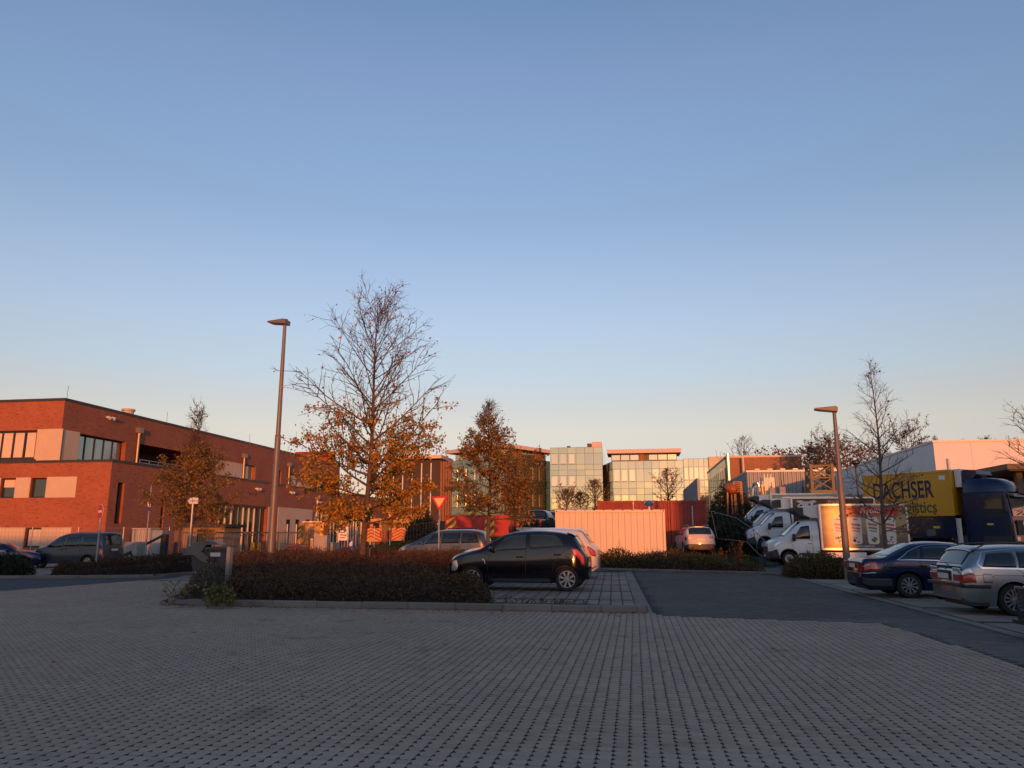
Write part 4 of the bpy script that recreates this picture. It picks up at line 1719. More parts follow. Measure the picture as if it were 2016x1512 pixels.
# ---------------- black small hatchback
car = thing('hatchback', 'black five door hatchback parked nose left in front of the white hatchback', 'car', (-3.28, 22.05, 0.0), PI, None, 1.14)
car.rotation_euler.z = PI - R(2.0)
blk = paint('black_paint', (0.004, 0.005, 0.008), 0.0, 0.10)
c1 = Car(car, 3.47,
         [(0, 0.62), (0.06, 0.74), (0.25, 0.86), (0.6, 0.945), (0.82, 1.0), (1.05, 1.14), (1.4, 1.335), (1.7, 1.43), (2.2, 1.46), (2.7, 1.43), (3.05, 1.36), (3.14, 1.32), (3.28, 1.12), (3.40, 0.93), (3.45, 0.87), (3.47, 0.80)],
         [(0, 0.58), (0.1, 0.70), (0.3, 0.80), (0.8, 0.90), (1.3, 0.93), (2.2, 0.96), (2.9, 1.01), (3.2, 1.01), (3.47, 0.78)],
         [(0, 0.50), (0.08, 0.62), (0.25, 0.74), (0.55, 0.80), (1.2, 0.81), (2.6, 0.81), (3.1, 0.79), (3.35, 0.72), (3.47, 0.62)],
         [(0, 0.42), (0.3, 0.6), (0.8, 0.66), (1.3, 0.60), (1.7, 0.57), (2.6, 0.57), (3.1, 0.58), (3.47, 0.55)],
         sill=0.20, wheels=(0.66, 3.0), wr=0.285, arch=0.335, paint_=blk)
c1.body()
GLASST = mat('teal_glass', (0.016, 0.034, 0.042), 0.05, 0.0, var=0.25, scale=2.5, spec=0.6)
c1.patch('window', GLASST, [(1.12, 1.05), (2.01, 1.05), (1.99, 1.88), (1.47, 1.88)], squirc=0.06)
c1.patch('window', GLASST, [(2.10, 1.07), (2.98, 1.15), (2.74, 1.85), (2.08, 1.88)], squirc=0.24)
c1.screen('windscreen', GLASS, 0.93, 1.50, 0.90, 0.86)
c1.screen('rear_window', GLASS, 3.15, 3.33, 0.86, 0.9)
c1.seams([[(1.08, 0.12), (1.05, 0.6), (1.10, 1.0)], [(2.0, 0.0), (2.0, 1.0), (1.96, 1.9)], [(2.66, 0.35), (2.92, 0.75), (2.96, 1.1)], [(1.1, 0.02), (2.6, 0.02)], [(0.32, 0.75), (0.9, 1.3)]])
c1.seams([[(1.10, 1.02), (1.48, 1.92), (2.0, 1.95), (2.75, 1.9)]], w=0.02, name='window_trim', m=BLACK)
c1.handle(1.86, 0.80, blk)
c1.handle(2.78, 0.86, blk)
c1.mirror(1.16, 0.99, blk)
c1.patch('taillight', REDLENS, [(3.18, 0.62), (3.43, 0.60), (3.40, 0.98), (3.10, 0.97)], squirc=0.25)
c1.patch('headlight', CLEARLENS, [(0.10, 0.46), (0.30, 0.46), (0.27, 0.92), (0.12, 0.90)], squirc=0.6)
c1.patch('side_repeater', CLEARLENS, [(0.92, 0.58), (1.0, 0.58), (1.0, 0.64), (0.92, 0.64)], nx=3, ns=2)
c1.patch('sill_trim', TRIM, [(1.15, 0.02), (2.6, 0.02), (2.6, 0.12), (1.15, 0.12)], off=0.008)
c1.patch('fuel_flap', blk, [(2.96, 0.46), (3.10, 0.46), (3.10, 0.66), (2.96, 0.66)], squirc=0.9, off=0.004)
c1.screen('roof_spoiler', blk, 2.98, 3.17, 0.92, 0.92, off=0.03)
for sx in (1, -1):
    wheel(car, 3.47 / 2 - 0.66, sx * 0.70, 0.285, sx, 'eight', 0.17, 0.70)
    wheel(car, 3.47 / 2 - 3.0, sx * 0.70, 0.285, sx, 'eight', 0.17, 0.70)
plate(car, (-3.47 / 2 - 0.01, 0, 0.62), PI / 2)
MB().box(-0.05, -0.55, -0.12, 0.02, 0.55, 0.12).build('front_grille', BLACK, car, (3.47 / 2 - 0.0, 0, 0.42))

# ---------------- white hatchback behind it
car2 = thing('hatchback', 'white hatchback, sunlit rear showing behind the black hatchback', 'car', (-3.85, 28.3, 0), PI - R(2.0), None, 1.2)
wht = paint('white_car_paint', (0.66, 0.58, 0.49), 0.0, 0.2)
c2 = Car(car2, 4.2,
         [(0, 0.6), (0.1, 0.75), (0.5, 0.88), (1.05, 0.98), (1.35, 1.15), (1.75, 1.38), (2.1, 1.46), (2.7, 1.48), (3.3, 1.46), (3.75, 1.40), (3.9, 1.20), (4.05, 1.0), (4.14, 0.93), (4.18, 0.88), (4.2, 0.82)],
         [(0, 0.55), (0.2, 0.72), (1.0, 0.92), (2, 0.94), (3.3, 0.97), (3.9, 0.99), (4.2, 0.80)],
         [(0, 0.55), (0.1, 0.72), (0.4, 0.84), (1.0, 0.89), (3.2, 0.89), (3.9, 0.85), (4.1, 0.78), (4.2, 0.66)],
         [(0, 0.5), (0.8, 0.72), (1.5, 0.64), (2.2, 0.60), (3.3, 0.60), (3.8, 0.63), (4.2, 0.6)],
         sill=0.2, wheels=(0.85, 3.43), wr=0.315, arch=0.37, paint_=wht)
c2.body()
c2.patch('window', GLASS, [(1.45, 1.06), (2.3, 1.06), (2.25, 1.88), (1.9, 1.88)])
c2.patch('window', GLASS, [(2.4, 1.06), (3.2, 1.08), (3.1, 1.86), (2.35, 1.88)])
c2.screen('windscreen', GLASS, 1.15, 1.85, 0.9, 0.86)
c2.screen('rear_window', GLASS, 3.78, 4.02, 0.86, 0.88)
c2.patch('taillight', REDLENS, [(3.93, 0.66), (4.185, 0.66), (4.16, 0.97), (3.93, 0.95)], squirc=0.15)
c2.patch('rear_reflector', REDLENS, [(4.02, 0.12), (4.18, 0.12), (4.18, 0.18), (4.02, 0.18)], nx=4, ns=2)
c2.patch('headlight', CLEARLENS, [(0.08, 0.6), (0.45, 0.7), (0.5, 0.98), (0.15, 0.95)], squirc=0.2)
c2.seams([[(1.4, 0.1), (1.4, 1.0)], [(2.38, 0.0), (2.35, 1.0)], [(3.0, 0.3), (3.25, 1.0)]])
c2.handle(2.2, 0.83, wht)
c2.handle(3.05, 0.86, wht)
c2.mirror(1.5, 1.0, wht)
c2.screen('roof_spoiler', wht, 3.62, 3.86, 0.94, 0.94, off=0.03)
for sx in (1, -1):
    wheel(car2, 2.1 - 0.85, sx * 0.77, 0.315, sx, 'five')
    wheel(car2, 2.1 - 3.43, sx * 0.77, 0.315, sx, 'five')
plate(car2, (-2.11, 0, 0.74), PI / 2)
MB().box(-0.03, -0.04, -0.02, 0.03, 0.04, 0.02).build('wiper_motor', BLACK, car2, (-2.1 + 0.24, 0, 1.02))

# ---------------- silver grey people carrier
car3 = thing('people_carrier', 'silver grey people carrier behind the hedge and the yield sign', 'car', (-9.3, 37.2, 0.02), PI - R(3), None, 1.02)
slv = paint('silver_paint', (0.15, 0.145, 0.145), 0.75, 0.3)
c3 = Car(car3, 4.63,
         [(0, 0.62), (0.1, 0.8), (0.5, 0.98), (0.85, 1.10), (1.5, 1.46), (2.0, 1.66), (2.5, 1.73), (3.4, 1.74), (4.0, 1.70), (4.3, 1.60), (4.45, 1.25), (4.56, 1.05), (4.61, 0.96), (4.63, 0.88)],
         [(0, 0.56), (0.3, 0.84), (0.9, 0.99), (1.5, 1.02), (3.0, 1.05), (4.3, 1.06), (4.63, 0.86)],
         [(0, 0.6), (0.15, 0.76), (0.5, 0.87), (1.2, 0.905), (3.6, 0.905), (4.3, 0.87), (4.63, 0.74)],
         [(0, 0.5), (0.9, 0.76), (1.6, 0.70), (2.3, 0.64), (3.6, 0.63), (4.3, 0.66), (4.63, 0.62)],
         sill=0.22, wheels=(0.92, 3.76), wr=0.32, arch=0.375, paint_=slv)
c3.body()
c3.patch('window', GLASS, [(1.02, 1.06), (1.42, 1.06), (1.56, 1.5), (1.36, 1.45)])
c3.patch('window', GLASS, [(1.50, 1.06), (2.28, 1.06), (2.28, 1.88), (1.93, 1.86)])
c3.patch('window', GLASS, [(2.36, 1.06), (3.26, 1.06), (3.26, 1.88), (2.36, 1.88)])
c3.patch('window', GLASS, [(3.33, 1.06), (4.22, 1.10), (4.05, 1.84), (3.33, 1.88)], squirc=0.12)
c3.screen('windscreen', GLASS, 0.92, 1.95, 0.92, 0.88)
c3.screen('rear_window', GLASS, 4.32, 4.50, 0.86, 0.9)
c3.patch('taillight', REDLENS, [(4.38, 0.72), (4.60, 0.74), (4.55, 1.0), (4.38, 0.98)])
c3.patch('headlight', CLEARLENS, [(0.1, 0.7), (0.5, 0.75), (0.55, 0.98), (0.2, 0.96)])
c3.seams([[(1.35, 0.1), (1.3, 1.0)], [(2.32, 0.0), (2.32, 1.95)], [(3.1, 0.35), (3.3, 1.0)], c3.zl(2.4, 4.4, 0.96)])
c3.handle(2.2, 0.93, slv)
c3.handle(3.15, 0.95, slv)
c3.mirror(1.4, 1.08, slv)
for sd_ in (1, -1):
    MB().tube([(2.315 - x, sd_ * 0.60, z) for x, z in ((2.2, 1.72), (2.35, 1.79), (3.9, 1.785), (4.05, 1.71))], [0.02] * 4, 6).build('roof_rail', BLACK, car3)
for sx in (1, -1):
    wheel(car3, 2.315 - 0.92, sx * 0.79, 0.32, sx, 'five')
    wheel(car3, 2.315 - 3.76, sx * 0.79, 0.32, sx, 'five')
plate(car3, (-2.325, 0, 0.85), PI / 2)

# ---------------- slate blue high-roof van car on the left
p_ = G(165, 1123)
car4 = thing('van_car', 'slate blue high roof van car parked behind the low left hedge', 'car', (-26.5, 33.2, 0), PI, None, 0.91)
slt = paint('slate_blue_paint', (0.045, 0.055, 0.075), 0.5, 0.28)
c4 = Car(car4, 4.41,
         [(0, 0.66), (0.1, 0.84), (0.5, 0.98), (0.95, 1.08), (1.3, 1.34), (1.75, 1.66), (2.1, 1.78), (2.8, 1.83), (3.9, 1.83), (4.22, 1.78), (4.32, 1.45), (4.36, 1.1), (4.41, 0.8)],
         [(0, 0.6), (0.3, 0.86), (0.9, 1.0), (2.0, 1.03), (4.25, 1.05), (4.41, 0.72)],
         [(0, 0.6), (0.12, 0.76), (0.45, 0.86), (1.2, 0.90), (4.1, 0.90), (4.32, 0.85), (4.41, 0.8)],
         [(0, 0.5), (0.9, 0.76), (1.5, 0.74), (2.2, 0.72), (4.2, 0.72), (4.41, 0.72)],
         sill=0.23, wheels=(0.88, 3.56), wr=0.315, arch=0.385, paint_=slt)
c4.body()
c4.patch('window', GLASS, [(1.22, 1.05), (2.05, 1.05), (2.0, 1.80), (1.62, 1.72)], squirc=0.05)
c4.patch('window', GLASS, [(2.18, 1.08), (3.0, 1.08), (3.0, 1.82), (2.18, 1.82)], squirc=0.06)
c4.patch('window', GLASS, [(3.12, 1.08), (3.98, 1.08), (3.92, 1.82), (3.12, 1.82)], squirc=0.12)
c4.screen('windscreen', GLASS, 1.02, 1.72, 0.92, 0.9)
MB().box(-0.03, -0.62, -0.26, 0.01, 0.62, 0.26).build('rear_window', GLASS, car4, (-4.41 / 2 + 0.10, 0, 1.42), bevel=0.02).rotation_euler = (0, R(8), 0)
c4.patch('taillight', REDLENS, [(4.20, 0.42), (4.37, 0.46), (4.36, 0.95), (4.22, 0.95)], nx=4, ns=6)
c4.patch('headlight', CLEARLENS, [(0.1, 0.7), (0.5, 0.75), (0.55, 0.98), (0.2, 0.96)])
c4.seams([[(1.25, 0.1), (1.2, 1.0)], [(2.1, 0.0), (2.1, 1.9)], [(3.06, 0.0), (3.06, 1.9)], c4.zl(3.1, 4.15, 0.95)])
c4.handle(1.98, 0.95, BLACK)
c4.handle(2.25, 0.95, BLACK)
c4.mirror(1.35, 1.1, BLACK)
c4.patch('side_repeater', ORANGELENS, [(0.66, 0.75), (0.74, 0.75), (0.74, 0.82), (0.66, 0.82)], nx=3, ns=2)
for sx in (1, -1):
    wheel(car4, 2.205 - 0.88, sx * 0.79, 0.315, sx, 'seven')
    wheel(car4, 2.205 - 3.56, sx * 0.79, 0.315, sx, 'seven')
plate(car4, (-2.215, 0, 0.92), PI / 2)

# ---------------- dark blue saloon, tail towards the lane
AX = 5.62
car5 = thing('saloon', 'dark blue saloon parked tail out beside the right lamp post', 'car', (7.80, 21.15, 0), R(1.0), None, 0.935)
blu = paint('dark_blue_paint', (0.006, 0.012, 0.05), 0.35, 0.16)
c5 = Car(car5, 4.8,
         [(0, 0.6), (0.1, 0.74), (0.6, 0.88), (1.3, 0.97), (1.6, 1.1), (2.05, 1.34), (2.4, 1.42), (2.9, 1.45), (3.3, 1.42), (3.75, 1.25), (4.15, 1.06), (4.35, 1.02), (4.70, 1.0), (4.77, 0.95), (4.8, 0.86)],
         [(0, 0.55), (0.2, 0.7), (1.2, 0.90), (2.4, 0.93), (3.8, 0.96), (4.6, 0.94), (4.8, 0.84)],
         [(0, 0.58), (0.15, 0.74), (0.5, 0.86), (1.2, 0.90), (3.7, 0.90), (4.5, 0.85), (4.72, 0.76), (4.8, 0.68)],
         [(0, 0.5), (0.8, 0.74), (1.5, 0.70), (2.3, 0.60), (3.2, 0.59), (3.8, 0.66), (4.4, 0.74), (4.8, 0.64)],
         sill=0.2, wheels=(0.93, 3.69), wr=0.315, arch=0.37, paint_=blu)
c5.body()
c5.patch('window', GLASS, [(1.72, 1.08), (2.55, 1.08), (2.52, 1.86), (2.2, 1.84)])
c5.patch('window', GLASS, [(2.63, 1.08), (3.35, 1.08), (3.22, 1.82), (2.60, 1.88)])
c5.patch('window', GLASS, [(3.40, 1.08), (3.88, 1.14), (3.55, 1.62), (3.30, 1.80)])
c5.seams([[(1.68, 1.02), (3.95, 1.05), (3.62, 1.72), (3.2, 1.93), (2.6, 1.97), (2.15, 1.93)]], w=0.022, name='window_trim', m=CHROME, off=0.008)
c5.screen('windscreen', GLASS, 1.40, 2.15, 0.9, 0.86)
c5.screen('rear_window', GLASS, 3.36, 4.12, 0.84, 0.90)
c5.patch('taillight', REDLENS, [(4.38, 0.66), (4.795, 0.66), (4.78, 0.97), (4.46, 0.96)], squirc=0.06)
c5.patch('taillight_reversing_lens', CLEARLENS, [(4.62, 0.84), (4.785, 0.84), (4.78, 0.90), (4.62, 0.90)], off=0.009, nx=4, ns=2)
c5.patch('bumper_strip', TRIM, [(4.12, 0.10), (4.795, 0.10), (4.795, 0.40), (4.12, 0.38)], off=0.008)
c5.patch('bumper_chrome', CHROME, [(4.5, 0.56), (4.79, 0.56), (4.79, 0.60), (4.5, 0.60)], off=0.009, ns=2)
c5.seams([[(1.6, 0.1), (1.62, 1.0)], [(2.6, 0.0), (2.58, 1.0)], [(3.1, 0.30), (3.42, 1.0)], [(4.15, 0.0), (4.28, 0.9)], [(1.6, 0.03), (3.2, 0.03)]])
c5.patch('fuel_flap', blu, [(4.02, 0.62), (4.22, 0.62), (4.22, 0.88), (4.02, 0.88)], off=0.004, squirc=0.2)
c5.handle(2.48, 0.80, blu)
c5.handle(3.32, 0.82, blu)
c5.mirror(1.75, 0.98, blu)
MB().box(-0.03, -0.62, -0.09, 0.0, 0.62, 0.09).build('plate_recess', BLACK, car5, (-2.405, 0, 0.82))
plate(car5, (-2.44, 0, 0.80), PI / 2)
MB().box(-0.05, -0.7, -0.015, 0.0, 0.7, 0.015).build('bumper_chrome', CHROME, car5, (-2.41, 0, 0.62))
for (ya, yb) in ((-0.76, -0.42), (0.42, 0.76)):
    MB().box(-0.035, ya, -0.11, 0.0, yb, 0.11).build('taillight', REDLENS, car5, (-2.39, 0, 0.80), bevel=0.015)
for sx in (1, -1):
    wheel(car5, 2.4 - 0.93, sx * 0.78, 0.315, sx, 'ten', 0.2, 0.66)
    wheel(car5, 2.4 - 3.69, sx * 0.78, 0.315, sx, 'ten', 0.2, 0.66)
MB().tube([(-1.25, -0.2, 1.2), (-1.3, -0.2, 1.33)], [0.008, 0.004], 5).build('antenna', BLACK, car5)

# ---------------- silver estate car
car6 = thing('estate_car', 'silver estate car parked tail out in front of the dark blue saloon', 'car', (8.25, 16.95, 0), R(2.0), None, 0.93)
sil = paint('silver_blue_paint', (0.30, 0.31, 0.33), 0.8, 0.3)
c6 = Car(car6, 4.48,
         [(0, 0.58), (0.1, 0.72), (0.6, 0.86), (1.35, 0.95), (1.7, 1.12), (2.1, 1.32), (2.5, 1.40), (3.2, 1.42), (3.9, 1.385), (4.10, 1.35), (4.24, 1.18), (4.36, 1.0), (4.44, 0.93), (4.48, 0.86)],
         [(0, 0.52), (0.2, 0.68), (1.3, 0.88), (2.4, 0.91), (3.6, 0.93), (4.3, 0.94), (4.48, 0.84)],
         [(0, 0.56), (0.15, 0.72), (0.5, 0.83), (1.2, 0.87), (3.5, 0.87), (4.15, 0.83), (4.40, 0.75), (4.48, 0.68)],
         [(0, 0.5), (0.8, 0.72), (1.6, 0.68), (2.3, 0.58), (3.6, 0.58), (4.1, 0.62), (4.48, 0.62)],
         sill=0.19, wheels=(0.78, 3.505), wr=0.315, arch=0.37, paint_=sil)
c6.body()
c6.patch('window', GLASS, [(1.78, 1.07), (2.62, 1.07), (2.58, 1.84), (2.28, 1.82)])
c6.patch('window', GLASS, [(2.68, 1.07), (3.36, 1.07), (3.30, 1.84), (2.66, 1.86)])
c6.patch('window', GLASS, [(3.40, 1.07), (4.06, 1.10), (3.90, 1.80), (3.36, 1.84)], squirc=0.14)
c6.seams([[(1.72, 1.02), (4.06, 1.03), (4.14, 1.25), (3.98, 1.86), (3.3, 1.95), (2.6, 1.97), (2.2, 1.9)]], w=0.03, name='window_trim', m=CHROME, off=0.008)
c6.screen('windscreen', GLASS, 1.45, 2.2, 0.9, 0.86)
c6.screen('rear_window', GLASS, 4.12, 4.35, 0.92, 0.92)
c6.screen('roof_spoiler', sil, 3.98, 4.16, 0.96, 0.98, off=0.025)
c6.patch('taillight', REDLENS, [(4.20, 0.62), (4.475, 0.62), (4.465, 0.85), (4.22, 0.85)], squirc=0.05)
c6.patch('taillight_clear_top', CLEARLENS, [(4.22, 0.86), (4.465, 0.86), (4.44, 1.02), (4.27, 1.02)], squirc=0.08)
c6.patch('bumper_strip', BLACK, [(3.95, 0.47), (4.475, 0.47), (4.475, 0.56), (3.95, 0.56)], off=0.010, ns=3)
c6.patch('lower_bumper', TRIM, [(4.0, 0.02), (4.475, 0.02), (4.475, 0.12), (4.0, 0.12)], off=0.008, ns=3)
c6.seams([[(1.62, 0.1), (1.64, 1.0)], [(2.66, 0.0), (2.66, 1.0)], [(3.05, 0.25), (3.42, 1.0)], c6.zl(0.5, 4.44, 0.80)], w=0.008)
c6.patch('fuel_flap', sil, [(3.90, 0.62), (4.07, 0.62), (4.07, 0.86), (3.90, 0.86)], off=0.005, squirc=0.2)
c6.handle(2.55, 0.78, sil)
c6.handle(3.22, 0.80, sil)
c6.mirror(1.8, 0.96, sil)
for sd_ in (1, -1):
    MB().tube([(2.24 - x, sd_ * 0.57, z) for x, z in ((2.35, 1.38), (2.5, 1.445), (3.1, 1.46), (3.85, 1.43), (4.0, 1.36))], [0.018] * 5, 6).build('roof_rail', mat('rail_brown', (0.10, 0.075, 0.06), 0.4, 0.3), car6)
MB().box(-0.02, -0.30, -0.10, 0.0, 0.30, 0.10).build('plate_recess', BLACK, car6, (-2.245, 0, 0.78))
plate(car6, (-2.268, 0, 0.76), PI / 2)
for (ya, yb) in ((-0.76, -0.40), (0.40, 0.76)):
    MB().box(-0.03, ya, -0.075, 0.0, yb, 0.075).build('taillight', REDLENS, car6, (-2.215, 0, 0.745), bevel=0.012)
    MB().box(-0.025, ya * 0.97, -0.06, 0.0, yb * 0.97, 0.06).build('taillight_clear_top', CLEARLENS, car6, (-2.21, 0, 0.885), bevel=0.012)
MB().box(-0.03, -0.70, -0.02, 0.0, 0.70, 0.02).build('tailgate_crease', SEAM, car6, (-2.19, 0, 0.955))
MB().box(-0.06, -0.80, -0.035, 0.0, 0.80, 0.035).build('bumper_strip', BLACK, car6, (-2.235, 0, 0.60), bevel=0.01)
MB().bar((0, -0.02, 0), (0.06, 0.42, 0.03), 0.025).build('rear_wiper', BLACK, car6, (-2.14, 0.0, 0.985))
MB().disc((-2.215, 0, 0.90), (-1, 0, 0), 0.035, 16).build('round_badge', CHROME, car6)
for sx in (1, -1):
    wheel(car6, 2.24 - 0.78, sx * 0.755, 0.315, sx, 'twelve', 0.2, 0.68)
    wheel(car6, 2.24 - 3.505, sx * 0.755, 0.315, sx, 'twelve', 0.2, 0.68)

# ---------------- dark car nose at the right edge
car7 = thing('saloon', 'black car with chrome framed grille, nose just entering at the right edge', 'car', (8.02, 12.55, 0), PI + R(3.0), None, 0.92)
blk2 = paint('anthracite_paint', (0.016, 0.019, 0.026), 0.4, 0.18)
c7 = Car(car7, 4.9,
         [(0, 0.66), (0.08, 0.80), (0.5, 0.93), (1.3, 1.02), (1.7, 1.16), (2.15, 1.38), (2.5, 1.46), (3.0, 1.48), (3.5, 1.42), (4.1, 1.15), (4.8, 1.06), (4.9, 0.7)],
         [(0, 0.58), (0.2, 0.76), (1.3, 0.95), (3.8, 1.0), (4.9, 0.66)],
         [(0, 0.66), (0.12, 0.78), (0.45, 0.88), (1.2, 0.92), (3.8, 0.92), (4.9, 0.72)],
         [(0, 0.55), (0.8, 0.76), (1.6, 0.72), (2.3, 0.62), (3.3, 0.61), (4.9, 0.62)],
         sill=0.2, wheels=(0.9, 3.78), wr=0.33, arch=0.38, paint_=blk2)
c7.body()
c7.patch('window', GLASS, [(1.8, 1.07), (2.7, 1.07), (2.66, 1.86), (2.3, 1.84)])
c7.patch('window', GLASS, [(2.78, 1.07), (3.7, 1.1), (3.4, 1.8), (2.74, 1.86)])
c7.screen('windscreen', GLASS, 1.45, 2.25, 0.9, 0.86)
c7.screen('rear_window', GLASS, 3.56, 4.12, 0.86, 0.9)
c7.patch('headlight', CLEARLENS, [(0.06, 0.66), (0.5, 0.76), (0.55, 0.98), (0.14, 0.95)], squirc=0.1)
gr = MB().box(-0.03, -0.52, -0.17, 0.02, 0.52, 0.17).build('front_grille', BLACK, car7, (2.46, 0, 0.62))
for k in range(5):
    MB().box(0.02, -0.50, -0.135 + k * 0.062, 0.032, 0.50, -0.127 + k * 0.062).build('grille_bar', TRIM, gr)
MB().bar((0.03, -0.54, 0.17), (0.03, 0.54, 0.17), 0.035).bar((0.03, -0.54, 0.17), (0.03, -0.44, -0.18), 0.035).bar((0.03, 0.54, 0.17), (0.03, 0.44, -0.18), 0.035).bar((0.03, -0.44, -0.18), (0.03, 0.44, -0.18), 0.035).build('grille_frame', CHROME, gr)
plate(car7, (2.50, 0, 0.38), -PI / 2)
MB().box(-0.05, -0.8, -0.03, 0.05, 0.8, 0.03).build('front_splitter', BLACK, car7, (2.42, 0, 0.22))
for sx in (1, -1):
    wheel(car7, 2.45 - 0.9, sx * 0.79, 0.33, sx, 'five')
    wheel(car7, 2.45 - 3.78, sx * 0.79, 0.33, sx, 'five')

# ---------------- white off-roader seen from behind
pd = V(1373, 1090, 45.5)
car8 = thing('off_roader', 'white off roader with roof rails seen from behind beside the red containers', 'car', (pd.x, 47.6, zt(pd.x, 46)), PI / 2 + R(6))
c8 = Car(car8, 4.32,
         [(0, 0.8), (0.1, 0.95), (0.5, 1.07), (1.1, 1.14), (1.5, 1.38), (1.85, 1.56), (2.3, 1.63), (3.6, 1.62), (3.95, 1.57), (4.08, 1.35), (4.2, 1.10), (4.28, 1.0), (4.32, 0.92)],
         [(0, 0.7), (0.3, 0.94), (1.2, 1.06), (3.5, 1.08), (4.15, 1.06), (4.32, 0.90)],
         [(0, 0.62), (0.15, 0.78), (0.5, 0.89), (1.2, 0.91), (3.6, 0.91), (4.1, 0.87), (4.26, 0.8), (4.32, 0.74)],
         [(0, 0.5), (0.9, 0.74), (1.6, 0.68), (2.3, 0.62), (3.6, 0.60), (4.1, 0.66), (4.32, 0.66)],
         sill=0.30, wheels=(0.82, 3.5), wr=0.345, arch=0.41, paint_=wht)
c8.body()
c8.patch('window', GLASS, [(1.55, 1.07), (2.4, 1.07), (2.36, 1.86), (1.98, 1.84)])
c8.patch('window', GLASS, [(2.5, 1.07), (3.45, 1.10), (3.3, 1.84), (2.46, 1.86)])
c8.screen('windscreen', GLASS, 1.2, 1.9, 0.9, 0.86)
c8.screen('rear_window', GLASS, 3.98, 4.17, 0.94, 0.96)
c8.patch('taillight', REDLENS, [(4.05, 0.72), (4.29, 0.72), (4.24, 0.98), (4.05, 0.96)], nx=4, ns=4)
for sd_ in (1, -1):
    MB().box(-0.05, sd_ * 0.62 - 0.11, -0.11, 0.0, sd_ * 0.62 + 0.11, 0.11).build('taillight', REDLENS, car8, (-2.10, 0, 0.92), bevel=0.02)
    MB().tube([(2.16 - x, sd_ * 0.58, z) for x, z in ((2.2, 1.60), (2.35, 1.69), (3.6, 1.69), (3.75, 1.60))], [0.025] * 4, 6).build('roof_rail', STEEL, car8)
    MB().disc((-2.20, sd_ * 0.62, 0.52), (-1, 0, 0), 0.055, 12).build('fog_light', REDLENS, car8)
c8.patch('lower_bumper', TRIM, [(3.95, 0.0), (4.31, 0.0), (4.31, 0.34), (3.95, 0.34)], off=0.01, ns=3)
MB().box(-0.05, -0.76, -0.14, 0.0, 0.76, 0.14).build('lower_bumper', TRIM, car8, (-2.15, 0, 0.46), bevel=0.02)
plate(car8, (-2.18, 0, 0.86), PI / 2)
MB().box(-0.02, -0.26, -0.02, 0.0, 0.26, 0.02).build('brake_light', REDLENS, car8, (-1.86, 0, 1.585))
c8.mirror(1.6, 1.15, BLACK)
for sx in (1, -1):
    wheel(car8, 2.16 - 0.82, sx * 0.79, 0.345, sx, 'five')
    wheel(car8, 2.16 - 3.5, sx * 0.79, 0.345, sx, 'five')

# ---------------- black pick-up seen from behind, car beyond it
pp = V(1043, 1042, 52)
car9 = thing('pickup_truck', 'black pick-up truck seen from behind, left of the cream container', 'pickup', (pp.x + 0.4, 54.2, pp.z - 0.42), PI / 2 - R(9))
c9 = Car(car9, 5.2,
         [(0, 0.85), (0.1, 1.02), (0.6, 1.12), (1.3, 1.18), (1.7, 1.48), (2.05, 1.72), (2.5, 1.78), (3.2, 1.77), (3.42, 1.68), (3.6, 1.2), (3.75, 1.12), (5.1, 1.12), (5.2, 1.08)],
         [(0, 0.75), (0.3, 1.0), (1.3, 1.08), (3.4, 1.10), (5.2, 1.06)],
         [(0, 0.66), (0.2, 0.84), (0.6, 0.92), (4.9, 0.92), (5.2, 0.90)],
         [(0, 0.6), (0.9, 0.78), (1.7, 0.70), (2.4, 0.66), (3.3, 0.66), (3.6, 0.78), (5.2, 0.86)],
         sill=0.42, wheels=(0.95, 4.05), wr=0.38, arch=0.45, paint_=blk)
c9.body()
c9.patch('window', GLASS, [(1.75, 1.07), (2.5, 1.07), (2.46, 1.86), (2.1, 1.84)])
c9.patch('window', GLASS, [(2.6, 1.07), (3.3, 1.07), (3.22, 1.82), (2.56, 1.86)])
c9.screen('windscreen', GLASS, 1.4, 2.1, 0.9, 0.86)
c9.screen('rear_window', GLASS, 3.44, 3.60, 0.88, 0.8)
MB().box(-0.05, -0.72, -0.30, 0.0, 0.72, 0.28).build('tailgate', blk, car9, (-2.61, 0, 0.80), bevel=0.02)
MB().disc((-2.67, 0, 0.86), (-1, 0, 0), 0.09, 16).build('round_badge', CHROME, car9)
for sd_ in (1, -1):
    MB().box(-0.05, sd_ * 0.82 - 0.08, -0.25, 0.0, sd_ * 0.82 + 0.08, 0.22).build('taillight', REDLENS, car9, (-2.60, 0, 0.84), bevel=0.02)
MB().box(-0.12, -0.85, -0.10, 0.0, 0.85, 0.08).build('rear_bumper', CHROME, car9, (-2.62, 0, 0.46), bevel=0.02)
MB().tube([(-0.72, -0.78, 1.1), (-0.92, -0.62, 1.45), (-0.92, 0.62, 1.45), (-0.72, 0.78, 1.1)], [0.035] * 4, 8).build('roll_bar', BLACK, car9)
for sx in (1, -1):
    wheel(car9, 2.6 - 0.95, sx * 0.79, 0.38, sx, 'five', 0.24)
    wheel(car9, 2.6 - 4.05, sx * 0.79, 0.38, sx, 'five', 0.24)
index_kids()
p10 = V(1075, 1030, 63)
car10 = copy_tree(car3)
car10.location = (p10.x, 64.5, V(1075, 1005, 63).z - 1.76)
car10.rotation_euler.z = PI
car10.scale = (1, 1, 1)
car10['label'] = 'grey people carrier standing farther back beyond the black pick-up'

# far left car whose windscreen catches the sun
p11 = G(8, 1120)
car11 = copy_tree(car5)
car11.location = (p11.x - 0.9, p11.y + 0.6, 0.05)
car11.rotation_euler.z = PI - R(155)
car11.scale = (0.82, 0.82, 0.80)
car11['label'] = 'low saloon at the left edge, its windscreen glowing orange behind dark shrub'
